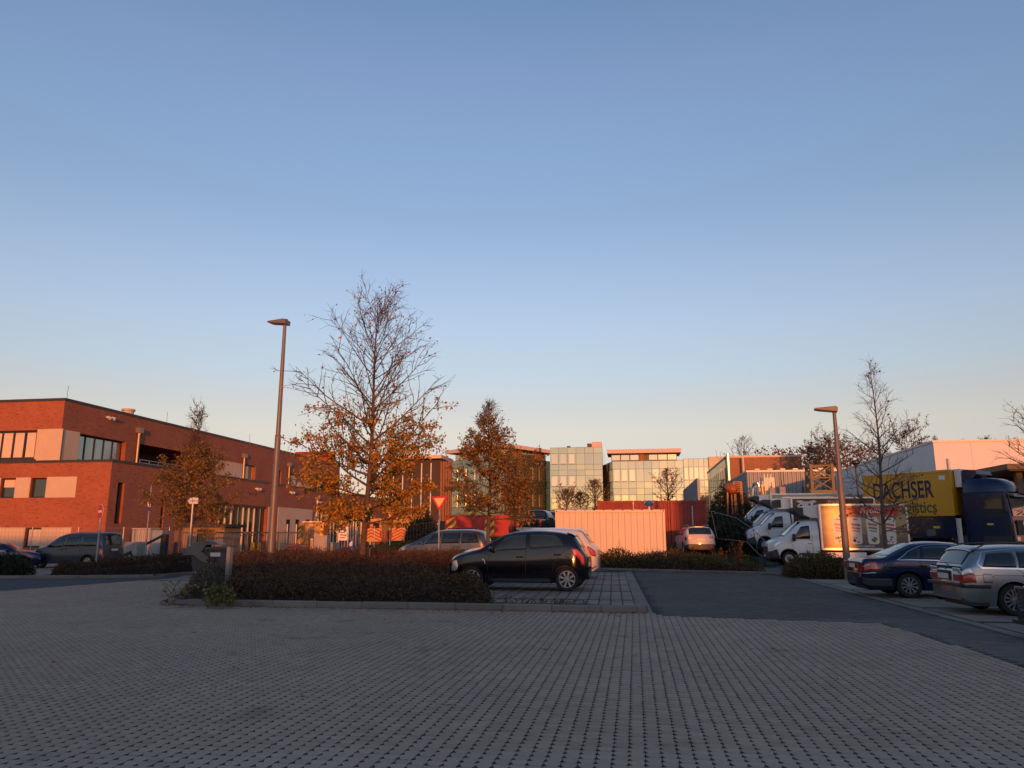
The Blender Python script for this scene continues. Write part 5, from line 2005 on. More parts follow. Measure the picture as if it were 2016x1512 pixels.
# dark nose between the front and second van
car12 = copy_tree(car7)
p12 = V(1512, 1075, 43.5)
car12.location = (p12.x + 2.3, 44.3, zt(p12.x, 43.5))
car12.rotation_euler.z = PI
car12['label'] = 'dark blue car nose showing between the two nearest white delivery vans'
# ------------------------------------------------------------------ shipping containers
def container(name, label, cat, loc, L, W, H, m, rz=0.0, group=None, pitch=0.28, marking=False):
    t = thing(name, label, cat, loc, rz, group)
    p = 0.12
    fr = MB()
    for x in (0, L - p):
        for y in (0, W - p):
            fr.box(x, y, 0.002, x + p, y + p, H - 0.002)
    fr.build('corner_post', m, t)
    rl_ = MB()
    rl_.box(p, 0.01, 0.05, L - p, 0.10, 0.20).box(p, 0.01, H - 0.13, L - p, 0.09, H - 0.02)
    rl_.box(0.01, p, 0.05, 0.10, W - p, 0.20).box(0.01, p, H - 0.13, 0.09, W - p, H - 0.02)
    rl_.box(L - 0.10, p, 0.05, L - 0.01, W - p, 0.20).box(L - 0.09, p, H - 0.13, L - 0.01, W - p, H - 0.02)
    rl_.box(p, W - 0.1, 0.05, L - p, W - 0.01, 0.2).build('side_rail', m, t)
    corrugated(MB(), 'x', 0.05, p, L - p, 0.20, H - 0.13, pitch, 0.036, sgn=1).build('front_wall', m, t)
    corrugated(MB(), 'y', L - 0.05, p, W - p, 0.20, H - 0.13, pitch, 0.036, sgn=-1).build('side_wall', m, t)
    corrugated(MB(), 'y', 0.05, p, W - p, 0.20, H - 0.13, pitch, 0.036, sgn=1).build('side_wall', m, t)
    MB().box(p, W - 0.06, 0.2, L - p, W - 0.02, H - 0.13).build('door', m, t)
    rf = MB()
    n = int(L / 0.5)
    for k in range(n):
        a, b = lerp(p, L - p, k / n), lerp(p, L - p, (k + 1) / n)
        rf.box(a, 0.10, H - 0.06, b - 0.12, W - 0.1, H - 0.005 + 0.02).box(b - 0.12, 0.10, H - 0.06, b, W - 0.1, H - 0.03)
    rf.build('roof', m, t)
    cc = MB()
    for x in (-0.006, L - 0.17):
        for y in (-0.006, W - 0.17):
            for z in (0, H - 0.118):
                cc.box(x, y, z, x + 0.178, y + 0.178, z + 0.122)
    cc.build('corner_casting', m, t)
    for x in (0.05, L - 0.11):
        for z in (0.03, H - 0.09):
            MB().box(x, -0.009, z, x + 0.06, 0.0, z + 0.06).build('casting_hole', BLACK, t)
    if marking:
        for k in range(11):
            MB().box(L * 0.60, -0.004 + 0.04, H - 0.45 - k * 0.13, L * 0.60 + 0.06, 0.052, H - 0.37 - k * 0.13).build('stencil_mark', WHITEP, t)
    return t


CWHITE = mat('container_cream', (0.70, 0.60, 0.46), 0.55, var=0.05, scale=1.0)
CRED = mat('container_red', (0.27, 0.035, 0.025), 0.6, var=0.28, scale=1.3)
cv = 42.2
x0_, x1_ = V(1093.5, 1050, cv).x, V(1310.5, 1050, cv).x
ztop = V(1200, 1004, cv).z
zb_ = zt((x0_ + x1_) / 2, cv) - 0.12
wcont = container('container', 'cream white corrugated container standing lengthwise behind the white hatchback', 'container', (x0_, cv, zb_), x1_ - x0_, 2.44, ztop - zb_, CWHITE, pitch=0.33)
vent = thing('roof_cowl', 'shiny metal globe cowl on a stub above the cream container roof', 'vent', (V(1278, 1000, cv + 1).x, cv + 1.2, ztop))
MB().cyl((0, 0, 0), (0, 0, 0.22), 0.10, n=10).build('stub', STEEL, vent)
MB().lathe([(0.06, 0.2), (0.22, 0.27), (0.28, 0.38), (0.22, 0.50), (0.06, 0.56)], 14, 'z').build('globe', mat('cowl_metal', (0.35, 0.34, 0.33), 0.25, 1.0), vent)
tp = thing('tarpaulin', 'crumpled pale tarpaulin lying on the cream container roof', 'tarpaulin', (V(1137, 1000, cv + 1).x, cv + 1.0, ztop + 0.0))
tv, tf = [], []
for j in range(9):
    for i in range(13):
        x, y = lerp(-0.75, 0.75, i / 12), lerp(-0.5, 0.6, j / 8)
        e = max(0, 1 - (x / 0.75) ** 2) * max(0, 1 - ((y - 0.05) / 0.55) ** 2)
        tv.append((x, y, 0.03 + 0.24 * e * (0.6 + 0.8 * mnoise.noise(Vector((x * 3, y * 3, 1))))))
for j in range(8):
    for i in range(12):
        a = j * 13 + i
        tf.append((a, a + 1, a + 14, a + 13))
raw('sheet', tv, tf, mat('pale_tarp', (0.6, 0.5, 0.33), 0.8), tp)
rv = 51.0
xs_ = [V(p, 1020, rv).x for p in (1176, 1247.5, 1320, 1392)]
rz_ = V(1280, 985.5, rv).z
for k in range(3):
    zb_ = zt(xs_[k] + 1, rv + 1) - 0.1
    container('container', ['red corrugated container behind the cream container, leftmost of the row', 'middle red container behind the right end of the cream one', 'red container with white stencil marks beside the white off roader'][k], 'container',
              (xs_[k] + 0.02, rv + 0.05 * (k % 2), zb_), xs_[k + 1] - xs_[k] - 0.04, 6.06, rz_ - zb_, CRED, 0.0, 'red containers side by side', 0.27, marking=(k == 2))

# red roll-off container with yellow hazard stripes on the left of the tree
hk = V(876, 1040, 58)
hx_ = V(1003, 1040, 58)
hzt = V(930, 1016, 58).z
hzb = 0.35
RCON = mat('fire_red', (0.40, 0.012, 0.012), 0.4, var=0.08, coat=0.3)
HIYEL = mat('hazard_yellow', (0.62, 0.50, 0.03), 0.5)
rc = thing('rolloff_container', 'red equipment container with yellow hazard stripes behind the small autumn tree', 'container', (hk.x, 58, hzb))
Lr, Hr = hx_.x - hk.x, hzt - hzb
MB().box(0, 0, 0.15, Lr, 2.4, Hr).build('body', RCON, rc)
for k in range(6):
    MB().box(lerp(0.05, Lr - 0.1, k / 5) - 0.03, -0.06, 0.15, lerp(0.05, Lr - 0.1, k / 5) + 0.05, -0.002, Hr - 0.05).build('rib', RCON, rc)
MB().box(-0.05, -0.07, Hr, Lr + 0.05, 2.45, Hr + 0.06).build('top_rail', RCON, rc)
for base in (0.12, Lr * 0.62):
    for k in range(4):
        z0_ = 0.15 + k * Hr / 4.3
        MB().prism([(base, -0.004, z0_), (base + 0.75, -0.004, z0_ + 0.62), (base + 0.75, -0.004, min(Hr, z0_ + 0.92)), (base, -0.004, z0_ + 0.30)], (0, -0.012, 0), (0, 0, 0)).build('hazard_stripe', HIYEL, rc)
MB().box(Lr * 0.34, -0.03, Hr * 0.42, Lr * 0.34 + 0.9, -0.004, Hr * 0.62).build('label_plate', WHITEP, rc)
for k in range(2):
    MB().cyl((1.0 + k * (Lr - 2), 0.1, 0.07), (1.0 + k * (Lr - 2), 2.3, 0.07), 0.09, n=10).build('roller', BLACK, rc)


# ------------------------------------------------------------------ delivery vans
def print_mat(name, stops, scale=1.2, dist=2.0, seed=0):
    """flat picture print on a van side: soft landscape colours by height, broken up by noise"""
    m, t, b = nodes_mat(name)
    N, L = t.nodes, t.links
    tc = N.new('ShaderNodeTexCoord')
    sp = N.new('ShaderNodeSeparateXYZ')
    L.new(tc.outputs['Generated'], sp.inputs[0])
    nz = N.new('ShaderNodeTexNoise')
    nz.inputs['Scale'].default_value = scale
    nz.inputs['Detail'].default_value = 5
    nz.inputs['Distortion'].default_value = dist
    mp = N.new('ShaderNodeMapping')
    mp.inputs['Location'].default_value = (seed, 0, seed)
    mp.inputs['Scale'].default_value = (1, 1, 2.2)
    L.new(tc.outputs['Object'], mp.inputs[0])
    L.new(mp.outputs[0], nz.inputs['Vector'])
    ma = N.new('ShaderNodeMath')
    ma.operation = 'MULTIPLY_ADD'
    ma.inputs[1].default_value = 0.7
    L.new(nz.outputs['Fac'], ma.inputs[0])
    ad = N.new('ShaderNodeMath')
    ad.operation = 'SUBTRACT'
    ad.inputs[1].default_value = 0.35
    L.new(sp.outputs[2], ad.inputs[0])
    L.new(ad.outputs[0], ma.inputs[2])
    rp = N.new('ShaderNodeValToRGB')
    cr = rp.color_ramp
    cr.elements[0].position, cr.elements[0].color = stops[0][0], (*stops[0][1], 1)
    cr.elements[1].position, cr.elements[1].color = stops[-1][0], (*stops[-1][1], 1)
    for p_, c_ in stops[1:-1]:
        e = cr.elements.new(p_)
        e.color = (*c_, 1)
    L.new(ma.outputs[0], rp.inputs[0])
    L.new(rp.outputs[0], b.inputs['Base Color'])
    b.inputs['Roughness'].default_value = 0.3
    return m


PR1 = print_mat('van_print_meadow', [(0.0, (0.10, 0.08, 0.07)), (0.28, (0.16, 0.12, 0.09)), (0.42, (0.30, 0.21, 0.13)), (0.58, (0.42, 0.28, 0.15)), (0.74, (0.36, 0.27, 0.13)), (0.88, (0.15, 0.13, 0.065)), (1.0, (0.28, 0.23, 0.13))], 1.1, 1.5, 3)
PR2 = mat('van_print_dark', (0.028, 0.018, 0.018), 0.3, var=0.4, scale=2)
PR3 = print_mat('van_print_green', [(0.0, (0.20, 0.18, 0.08)), (0.4, (0.30, 0.30, 0.10)), (0.7, (0.10, 0.14, 0.05)), (1.0, (0.40, 0.40, 0.30))], 1.6, 1.0, 8)
BANNER = mat('banner_red', (0.52, 0.02, 0.018), 0.35)
CUPW = mat('cup_white', (0.66, 0.60, 0.56), 0.4)
INKR = mat('cup_red_print', (0.46, 0.13, 0.10), 0.4)
INKG = mat('cup_green_print', (0.07, 0.22, 0.05), 0.4)
VWHITE = paint('van_white_paint', (0.66, 0.66, 0.66), 0.0, 0.25)


def make_van(label, loc, rz, kind, boxlen=4.1, scale=1.0):
    t = thing('delivery_van', label, 'van', loc, rz, 'white refrigerated delivery vans', scale)
    L = 2.45
    cab_ = Car(t, L,
               [(0, 0.98), (0.06, 1.10), (0.3, 1.26), (0.72, 1.40), (1.05, 1.70), (1.42, 2.06), (1.7, 2.22), (2.05, 2.28), (2.45, 2.28)],
               [(0, 0.88), (0.4, 1.16), (0.9, 1.27), (1.4, 1.28), (2.45, 1.28)],
               [(0, 0.72), (0.08, 0.86), (0.35, 0.98), (0.8, 1.02), (2.45, 1.02)],
               [(0, 0.62), (0.7, 0.88), (1.4, 0.82), (2.45, 0.80)],
               sill=0.34, wheels=(0.95,), wr=0.345, arch=0.44, paint_=VWHITE, low_in=0.05)
    # body local frame of Car is centred on its own length: shift by parenting under the cab part
    b = cab_.body()
    cab_.patch('window', GLASS, [(1.12, 1.04), (2.02, 1.03), (2.02, 1.80), (1.60, 1.80)], squirc=0.06)
    cab_.screen('windscreen', GLASS, 0.78, 1.62, 0.95, 0.92)
    cab_.patch('headlight', CLEARLENS, [(0.12, 0.70), (0.62, 0.84), (0.66, 1.0), (0.30, 0.98)], squirc=0.1)
    cab_.patch('front_bumper', TRIM, [(0.0, 0.0), (0.52, 0.0), (0.40, 0.56), (0.0, 0.60)], off=0.012, ns=4)
    cab_.patch('wheel_arch_trim', TRIM, [(0.42, 0.0), (1.48, 0.0), (1.36, 0.12), (0.54, 0.12)], off=0.010, nx=16, ns=2)
    cab_.patch('side_strip', TRIM, [(1.42, 0.22), (2.42, 0.22), (2.42, 0.30), (1.42, 0.30)], off=0.008, ns=2)
    cab_.seams([[(1.18, 0.2), (1.06, 1.0)], [(2.12, 0.0), (2.12, 1.9)], [(1.15, 0.98), (2.1, 0.98)]])
    cab_.handle(1.98, 1.08, BLACK)
    for sd_ in (1, -1):
        a = (L / 2 - 1.20, sd_ * 1.16, 1.36)
        o = MB().box(-0.07, -0.13, -0.17, 0.05, 0.13, 0.21).build('wing_mirror', BLACK, t, a, bevel=0.04)
        MB().bar((0, 0, 0), (0.02, -sd_ * 0.18, -0.08), 0.07, 0.10).build('mirror_arm', BLACK, o)
    MB().box(-0.06, -0.62, -0.15, 0.02, 0.62, 0.14).build('front_grille', BLACK, t, (L / 2 + 0.0, 0, 0.80), bevel=0.02)
    for k in range(3):
        MB().box(0.021, -0.52, -0.10 + k * 0.085, 0.035, 0.52, -0.075 + k * 0.085).build('grille_bar', TRIM, t, (L / 2 + 0.0, 0, 0.80))
    MB().box(-0.10, -0.88, -0.20, 0.0, 0.88, 0.14).build('front_bumper', TRIM, t, (L / 2 + 0.03, 0, 0.52), bevel=0.04)
    plate(t, (L / 2 + 0.045, 0, 0.48), -PI / 2)
    # chassis
    xb = -L / 2
    MB().box(xb - boxlen, -0.5, 0.42, L / 2 - 1.5, 0.5, 0.66).box(L / 2 - 1.42, -0.95, 0.33, xb + 0.03, 0.95, 0.5).box(L / 2 - 0.42, -0.55, 0.34, L / 2 - 0.15, 0.55, 0.9).build('chassis', BLACK, t)
    for sd_ in (1, -1):
        MB().box(xb - boxlen * 0.52, sd_ * 0.98 - 0.03, 0.40, xb - 0.06, sd_ * 0.98 + 0.03, 0.66).build('side_skirt', WHITEP, t)
        MB().box(xb - boxlen + 0.05, sd_ * 0.98 - 0.03, 0.42, xb - boxlen + 1.15, sd_ * 0.98 + 0.03, 0.66).build('side_skirt', WHITEP, t)
        wheel(t, L / 2 - 0.95, sd_ * 0.88, 0.345, sd_, 'steel', 0.21, 0.62, STEEL)
        wheel(t, xb - boxlen * 0.64, sd_ * 0.86, 0.345, sd_, 'steel', 0.21, 0.62, STEEL)
    z0, z1, hw = 0.80, 3.02, 1.06
    xr = xb - 0.06 - boxlen
    bx = MB().box(xr, -hw, z0, xb - 0.06, hw, z1).build('box_body', VWHITE, t)
    fr = MB()
    for sd_ in (1, -1):
        for (xx0, xx1, zz0, zz1) in ((xr, xb - 0.06, z1 - 0.07, z1 + 0.01), (xr, xb - 0.06, z0 - 0.03, z0 + 0.07), (xb - 0.15, xb - 0.05, z0 + 0.07, z1 - 0.07), (xr - 0.01, xr + 0.08, z0 + 0.07, z1 - 0.07)):
            fr.box(xx0, sd_ * hw - 0.02, zz0, xx1, sd_ * hw + 0.02, zz1)
    fr.build('edge_frame', mat('alu_frame', (0.55, 0.55, 0.56), 0.35, 0.6), bx)
    for sd_ in (1, -1):
        pr = MB().box(xr + 0.085, sd_ * (hw + 0.004) - 0.003, z0 + 0.075, xb - 0.155, sd_ * (hw + 0.004) + 0.003, z1 - 0.075).build('side_print', {1: PR1, 2: PR2, 3: PR3}[kind], t)
        yy = sd_ * (hw + 0.010)
        rot = (PI / 2, 0, 0) if sd_ < 0 else (PI / 2, 0, PI)

        def X(f):      # share of the print from the cab end; the nose is at +x
            return lerp(xb - 0.155, xr + 0.085, f)
        if kind in (1, 2):
            f0, f1, zz0, zz1 = ((0.30, 0.92, 2.50, 2.86) if kind == 1 else (0.42, 0.62, 2.62, 2.90))
            MB().box(min(X(f0), X(f1)), yy - 0.002, zz0, max(X(f0), X(f1)), yy + 0.002, zz1).build('banner', BANNER, pr)
            text('lettering', 'Ergüllü', (zz1 - zz0) * 0.95, WHITEP, pr, (X((f0 + f1) / 2 - (0.03 if kind == 1 else 0)), yy + sd_ * 0.003, (zz0 + zz1) / 2 - 0.01), rot, shear=0.35, extrude=0.001)
        if kind == 1:
            text('lettering', 'www.ergüllü.de', 0.13, WHITEP, pr, (X(0.5), yy + sd_ * 0.002, z0 + 0.17), rot, extrude=0.001)
            MB().box(min(X(0.30), X(0.84)), yy - 0.002, 2.40, max(X(0.30), X(0.84)), yy + 0.002, 2.485).build('banner_strip', INKR, pr)
            for k in range(4):
                cx = X(0.20 + k * 0.20)
                ink = INKG if k == 2 else INKR
                pts = [(-0.20, 0.0), (0.20, 0.0), (0.26, 0.10), (0.29, 1.16), (0.22, 1.30), (-0.22, 1.30), (-0.29, 1.16), (-0.26, 0.10)]
                MB().prism([(cx + a, yy, 1.06 + h_) for a, h_ in pts], (0, -0.002, 0), (0, 0.002, 0)).build('cup_picture', CUPW, pr)
                for (a0, a1, h0, h1, sk) in ((-0.10, 0.10, 1.16, 1.24, 0.0), (-0.22, 0.20, 0.86, 0.97, 0.06), (-0.20, 0.18, 0.70, 0.79, 0.06), (-0.18, 0.16, 0.58, 0.64, 0.05)):
                    MB().prism([(cx + a0, yy + sd_ * 0.003, 1.06 + h0), (cx + a1, yy + sd_ * 0.003, 1.06 + h0 + sk), (cx + a1, yy + sd_ * 0.003, 1.06 + h1 + sk), (cx + a0, yy + sd_ * 0.003, 1.06 + h1)], (0, -0.001, 0), (0, 0.001, 0)).build('cup_lettering', ink if h0 != 0.86 else INKR, pr)
                rr = random.Random(k + 5)
                for q in range(7):
                    a, h_ = rr.uniform(-0.16, 0.18), rr.uniform(0.10, 0.36)
                    MB().disc((cx + a, yy + sd_ * 0.004, 1.06 + h_), (0, sd_, 0), rr.uniform(0.03, 0.075), 8).build('cup_fruit', ink if q % 3 else INKG, pr)
        if kind == 2:
            # pale dappled cow printed near the cab end
            cow = [(0.02, 0.9), (0.05, 1.25), (0.04, 1.5), (0.08, 1.62), (0.02, 1.75), (0.09, 1.80), (0.14, 1.72), (0.20, 1.72), (0.26, 1.82), (0.30, 1.72), (0.25, 1.62), (0.24, 1.40), (0.19, 1.20), (0.22, 1.05), (0.16, 0.95), (0.10, 1.02)]
            MB().prism([(X(0.02 + a * 0.95), yy, 1.10 + h_ * 0.98) for a, h_ in cow], (0, -0.002, 0), (0, 0.002, 0)).build('cow_picture', CUPW, pr)
            for (a, h_, r_) in ((0.09, 1.45, 0.10), (0.20, 1.55, 0.07), (0.14, 1.15, 0.09), (0.19, 1.30, 0.05)):
                MB().disc((X(0.02 + a * 0.95), yy + sd_ * 0.004, 1.10 + h_ * 0.98), (0, sd_, 0), r_, 9).build('cow_patch', PR2, pr)
    # refrigeration unit over the cab
    ru_pts = [(xb - 0.06, 2.34), (xb + 0.30, 2.36), (xb + 0.63, 2.52), (xb + 0.63, 2.91), (xb + 0.55, 2.95), (xb - 0.06, 2.97)] if kind != 2 else [(xb - 0.06, 2.38), (xb + 0.62, 2.38), (xb + 0.70, 2.50), (xb + 0.70, 2.90), (xb + 0.58, 2.97), (xb - 0.06, 2.97)]
    u_ = MB().prism([(x, 0, z) for x, z in ru_pts], (0, -0.82, 0), (0, 0.82, 0)).build('cooling_unit', VWHITE, t)
    if kind != 2:
        MB().prism([(xb + 0.26, 0, 2.335), (xb + 0.60, 0, 2.42), (xb + 1.10, 0, 2.70), (xb + 1.12, 0, 2.83), (xb + 0.64, 0, 2.88), (xb + 0.64, 0, 2.52)], (0, -0.80, 0), (0, 0.80, 0)).build('unit_grille', TRIM, u_)
        for k in range(4):
            MB().box(xb + 0.72, -0.66 + k * 0.36, 2.845, xb + 1.02, -0.40 + k * 0.36, 2.885).build('unit_vent', BLACK, u_)
    else:
        for k in range(5):
            MB().box(xb + 0.705, -0.7, 2.50 + k * 0.08, xb + 0.725, 0.7, 2.545 + k * 0.08).build('unit_vent', BLACK, u_)
        MB().box(xb + 0.45, -0.835, 2.45, xb + 0.71, 0.835, 2.92).build('unit_grille', BLACK, u_)
    MB().box(xr - 0.05, -0.98, 0.40, xr + 0.1, 0.98, 0.58).build('rear_bumper', BLACK, t)
    return t


def van_at(px_nose, v_, label, kind, boxlen, ground=None, rz=PI, sc=1.0):
    n = V(px_nose, 1080, v_)
    u_ = n.x + 1.225 * sc
    z_ = (zt(u_ + 1, v_) if ground is None else ground) + 0.015
    return make_van(label, (u_, v_ + 1.0, z_), rz, kind, boxlen, sc)


van_at(1514, 40.3, 'nearest white box van, its side printed with four drink cups', 1, 4.15, 0.0)
van_at(1474, 46.3, 'second white box van with dark side print and a cow picture', 2, 4.6, 0.62)
van_at(1464, 49.3, 'white box van mostly hidden, windscreen showing left of the second van', 3, 3.0, 0.8)
van_at(1446, 53.0, 'farthest white box van with green landscape print behind the leaning fence', 3, 4.3, 1.2)

# ------------------------------------------------------------------ yellow and blue lorry
tl = V(1800, 1040, 46.5)
tk = thing('lorry', 'yellow and dark blue box lorry with sleeper cab in front of the white hall', 'lorry', (V(1800, 1040, 47).x + 0.39, 47.2, 0.35), -R(45))
tk.scale = (1.0, 1.0, 1.18)
TYEL = paint('truck_yellow', (0.60, 0.29, 0.010), 0.0, 0.35)
TBLU = paint('truck_blue', (0.003, 0.010, 0.05), 0.2, 0.2)
bl_ = 5.0
b_ = MB().box(-bl_ / 2, -1.22, 1.90, bl_ / 2, 1.22, 3.92).build('box_body', TYEL, tk)
for yy in (-1.225, 1.225):
    MB().box(-bl_ / 2 - 0.01, yy - 0.025, 3.86, bl_ / 2 + 0.01, yy + 0.025, 3.95).box(-bl_ / 2 - 0.01, yy - 0.025, 1.86, bl_ / 2 + 0.01, yy + 0.025, 1.95).box(bl_ / 2 - 0.10, yy - 0.03, 1.95, bl_ / 2 + 0.02, yy + 0.03, 3.86).box(-bl_ / 2 - 0.02, yy - 0.03, 1.95, -bl_ / 2 + 0.09, yy + 0.03, 3.86).build('edge_rail', TYEL, b_)
MB().box(-bl_ / 2, -1.22, 3.925, bl_ / 2, 1.22, 3.99).build('roof', VWHITE, b_)
INKD = mat('truck_lettering', (0.012, 0.012, 0.05), 0.4)
INKG2 = mat('truck_lettering_green', (0.03, 0.09, 0.035), 0.4)
text('lettering', 'DACHSER', 1.12, INKD, b_, (-0.22, -1.224, 3.08), (PI / 2, 0, 0), extrude=0.002, sx=0.70, offset=0.022)
text('lettering', 'Logistics', 0.78, INKG2, b_, (0.42, -1.224, 2.26), (PI / 2, 0, 0), extrude=0.002, sx=0.9, offset=0.012)
MB().box(bl_ / 2 - 0.62, -1.228, 3.52, bl_ / 2 - 0.30, -1.222, 3.72).build('sticker', WHITEP, b_)
MB().box(-bl_ / 2 + 0.05, -1.18, 0.85, bl_ / 2, 1.18, 1.85).build('side_skirt', TBLU, tk)
MB().box(bl_ / 2 - 1.6, -1.195, 0.95, bl_ / 2 - 1.1, -1.182, 1.25).build('notice_plate', mat('dull_plate', (0.12, 0.12, 0.10), 0.5), tk)
MB().box(bl_ / 2 - 1.2, -1.195, 1.30, bl_ / 2 - 0.85, -1.182, 1.40).build('yellow_plate', HIYEL, tk)
MB().box(-bl_ / 2, -0.5, 0.55, bl_ / 2 + 2.2, 0.5, 0.98).build('chassis', BLACK, tk)
MB().cyl((bl_ / 2 - 1.5, -1.12, 0.62), (bl_ / 2 - 0.25, -1.12, 0.62), 0.055, n=8).build('side_bar', STEEL, tk)
MB().box(bl_ / 2 - 0.2, -1.15, 0.35, bl_ / 2 + 0.5, -0.55, 0.95).build('battery_box', TRIM, tk)
# cab
cx0 = bl_ / 2 + 0.42
hw = 1.15
low_prof = [(0, 0.55), (0, 2.88), (2.10, 2.88), (2.16, 2.72), (2.30, 1.75), (2.34, 1.45), (2.36, 0.55)]
cabm = MB().prism([(cx0 + x, 0, z) for x, z in low_prof], (0, -hw, 0), (0, hw, 0)).build('cab', TBLU, tk, bevel=0.07)
rv_, rf_ = [], []
for (x0_, x1_, hh_, z_) in ((0.0, 2.13, hw - 0.01, 2.88), (0.02, 2.09, hw - 0.03, 3.12), (0.05, 1.92, hw - 0.07, 3.34), (0.08, 1.62, hw - 0.13, 3.48), (0.12, 1.35, hw - 0.25, 3.52)):
    n_ = 5
    pts = [(x0_, -hh_ + 0.1), (x0_ + 0.1, -hh_), (x1_ - 0.45, -hh_), (x1_ - 0.12, -hh_ + 0.22), (x1_, -hh_ * 0.5), (x1_ + 0.02, 0), (x1_, hh_ * 0.5), (x1_ - 0.12, hh_ - 0.22), (x1_ - 0.45, hh_), (x0_ + 0.1, hh_), (x0_, hh_ - 0.1)]
    b0 = len(rv_)
    rv_ += [(cx0 + x, y, z_) for x, y in pts]
    k_ = len(pts)
    if b0:
        for q in range(k_):
            rf_.append((b0 - k_ + q, b0 - k_ + (q + 1) % k_, b0 + (q + 1) % k_, b0 + q))
rf_.append(tuple(range(len(rv_) - 11, len(rv_))))
mb = MB()
mb.v, mb.f = rv_, rf_
mb.build('cab_roof', TBLU, cabm, smooth=True)
ws_ = MB().prism([(cx0 + 2.19, -0.98, 2.70), (cx0 + 2.325, -1.0, 1.80), (cx0 + 2.325, 1.0, 1.80), (cx0 + 2.19, 0.98, 2.70)], (0, 0, 0), (0.02, 0, 0.002)).build('windscreen', SKYGLASS, cabm)
MB().bar((cx0 + 2.37, -0.5, 1.86), (cx0 + 2.31, 0.25, 2.02), 0.03).bar((cx0 + 2.37, 0.2, 1.86), (cx0 + 2.31, 0.85, 2.0), 0.03).build('wiper', BLACK, cabm)
MB().prism([(cx0 + 2.10, 0, 2.86), (cx0 + 2.48, 0, 2.72), (cx0 + 2.50, 0, 2.64), (cx0 + 2.16, 0, 2.74)], (0, -1.02, 0), (0, 1.02, 0)).build('sun_visor', GLASS, cabm)
for yy in (-hw, hw):
    sg = -1 if yy < 0 else 1
    MB().prism([(cx0 + 1.0, yy, 1.75), (cx0 + 2.02, yy, 1.75), (cx0 + 1.92, yy, 2.55), (cx0 + 1.0, yy, 2.60)], (0, sg * 0.001, 0), (0, sg * 0.012, 0)).build('side_window', GLASS, cabm)
    MB().box(cx0 + 0.92, yy - 0.006, 0.95, cx0 + 0.935, yy + 0.006, 2.7).box(cx0 + 2.10, yy - 0.006, 0.95, cx0 + 2.115, yy + 0.006, 1.7).build('door_gap', SEAM, cabm)
    MB().box(cx0 + 1.12, yy - 0.02 + sg * 0.01, 1.42, cx0 + 1.42, yy + 0.02 + sg * 0.01, 1.50).build('door_sign', HIYEL, cabm)
    MB().box(cx0 + 2.05, yy + sg * 0.12, 1.95, cx0 + 2.22, yy + sg * 0.36, 2.70).build('wing_mirror', BLACK, cabm, bevel=0.04)
    MB().bar((cx0 + 2.1, yy - sg * 0.05, 2.62), (cx0 + 2.12, yy + sg * 0.16, 2.62), 0.05).build('mirror_arm', BLACK, cabm)
    MB().prism([(cx0 + 0.9, yy, 0.5), (cx0 + 2.25, yy, 0.5), (cx0 + 2.2, yy, 0.95), (cx0 + 0.9, yy, 0.95)], (0, -0.02 * sg, 0), (0, 0.03 * sg, 0)).build('step_panel', TRIM, cabm)
    MB().box(cx0 + 2.28, yy * 0.72 - 0.2, 0.72, cx0 + 2.41, yy * 0.72 + 0.2, 0.95).build('headlight', CLEARLENS, cabm, bevel=0.03)
    MB().box(cx0 + 2.26, yy * 0.90 - 0.06, 0.80, cx0 + 2.36, yy * 0.90 + 0.06, 0.92).build('indicator', ORANGELENS, cabm)
gq = MB().box(cx0 + 2.34, -0.80, 0.98, cx0 + 2.39, 0.80, 1.62).build('front_grille', BLACK, cabm)
for k in range(4):
    MB().box(cx0 + 2.39, -0.78, 1.04 + k * 0.15, cx0 + 2.415, 0.78, 1.08 + k * 0.15).build('grille_bar', TRIM, gq)
star = MB().lathe([(0.17, -0.01), (0.20, 0.0), (0.17, 0.01)], 24, 'y')
for k in range(3):
    an = PI / 2 + k * 2 * PI / 3
    star.bar((0, 0, 0), (0.18 * math.cos(an), 0, 0.18 * math.sin(an)), 0.045, 0.02, up=(0, 1, 0))
so = star.build('round_badge', CHROME, cabm, (cx0 + 2.43, 0, 1.42), rz=PI / 2)
MB().box(cx0 + 2.30, -1.02, 0.42, cx0 + 2.42, 1.02, 0.70).build('front_bumper', TRIM, cabm, bevel=0.03)
MB().prism([(cx0 - 0.02, 0, 3.05), (cx0 + 0.10, 0, 3.95), (cx0 + 0.75, 0, 3.90), (cx0 + 0.8, 0, 3.72)], (0, -0.9, 0), (0, 0.9, 0)).build('wind_deflector', TBLU, cabm)
MB().box(bl_ / 2 + 0.05, -0.9, 3.15, bl_ / 2 + 0.4, 0.9, 4.0).build('cooling_unit', VWHITE, tk, bevel=0.03)
for sx in (1, -1):
    wheel(tk, cx0 + 1.35, sx * 0.98, 0.5, sx, 'truck', 0.3, 0.58, STEEL)
    wheel(tk, -bl_ / 2 + 1.35, sx * 0.95, 0.5, sx, 'truck', 0.36, 0.58, STEEL)
for k in range(3):
    MB().box(-bl_ / 2 + 0.3 + k * 2.2, -1.20, 0.78, -bl_ / 2 + 0.38 + k * 2.2, -1.185, 0.84).build('side_marker', ORANGELENS, tk)

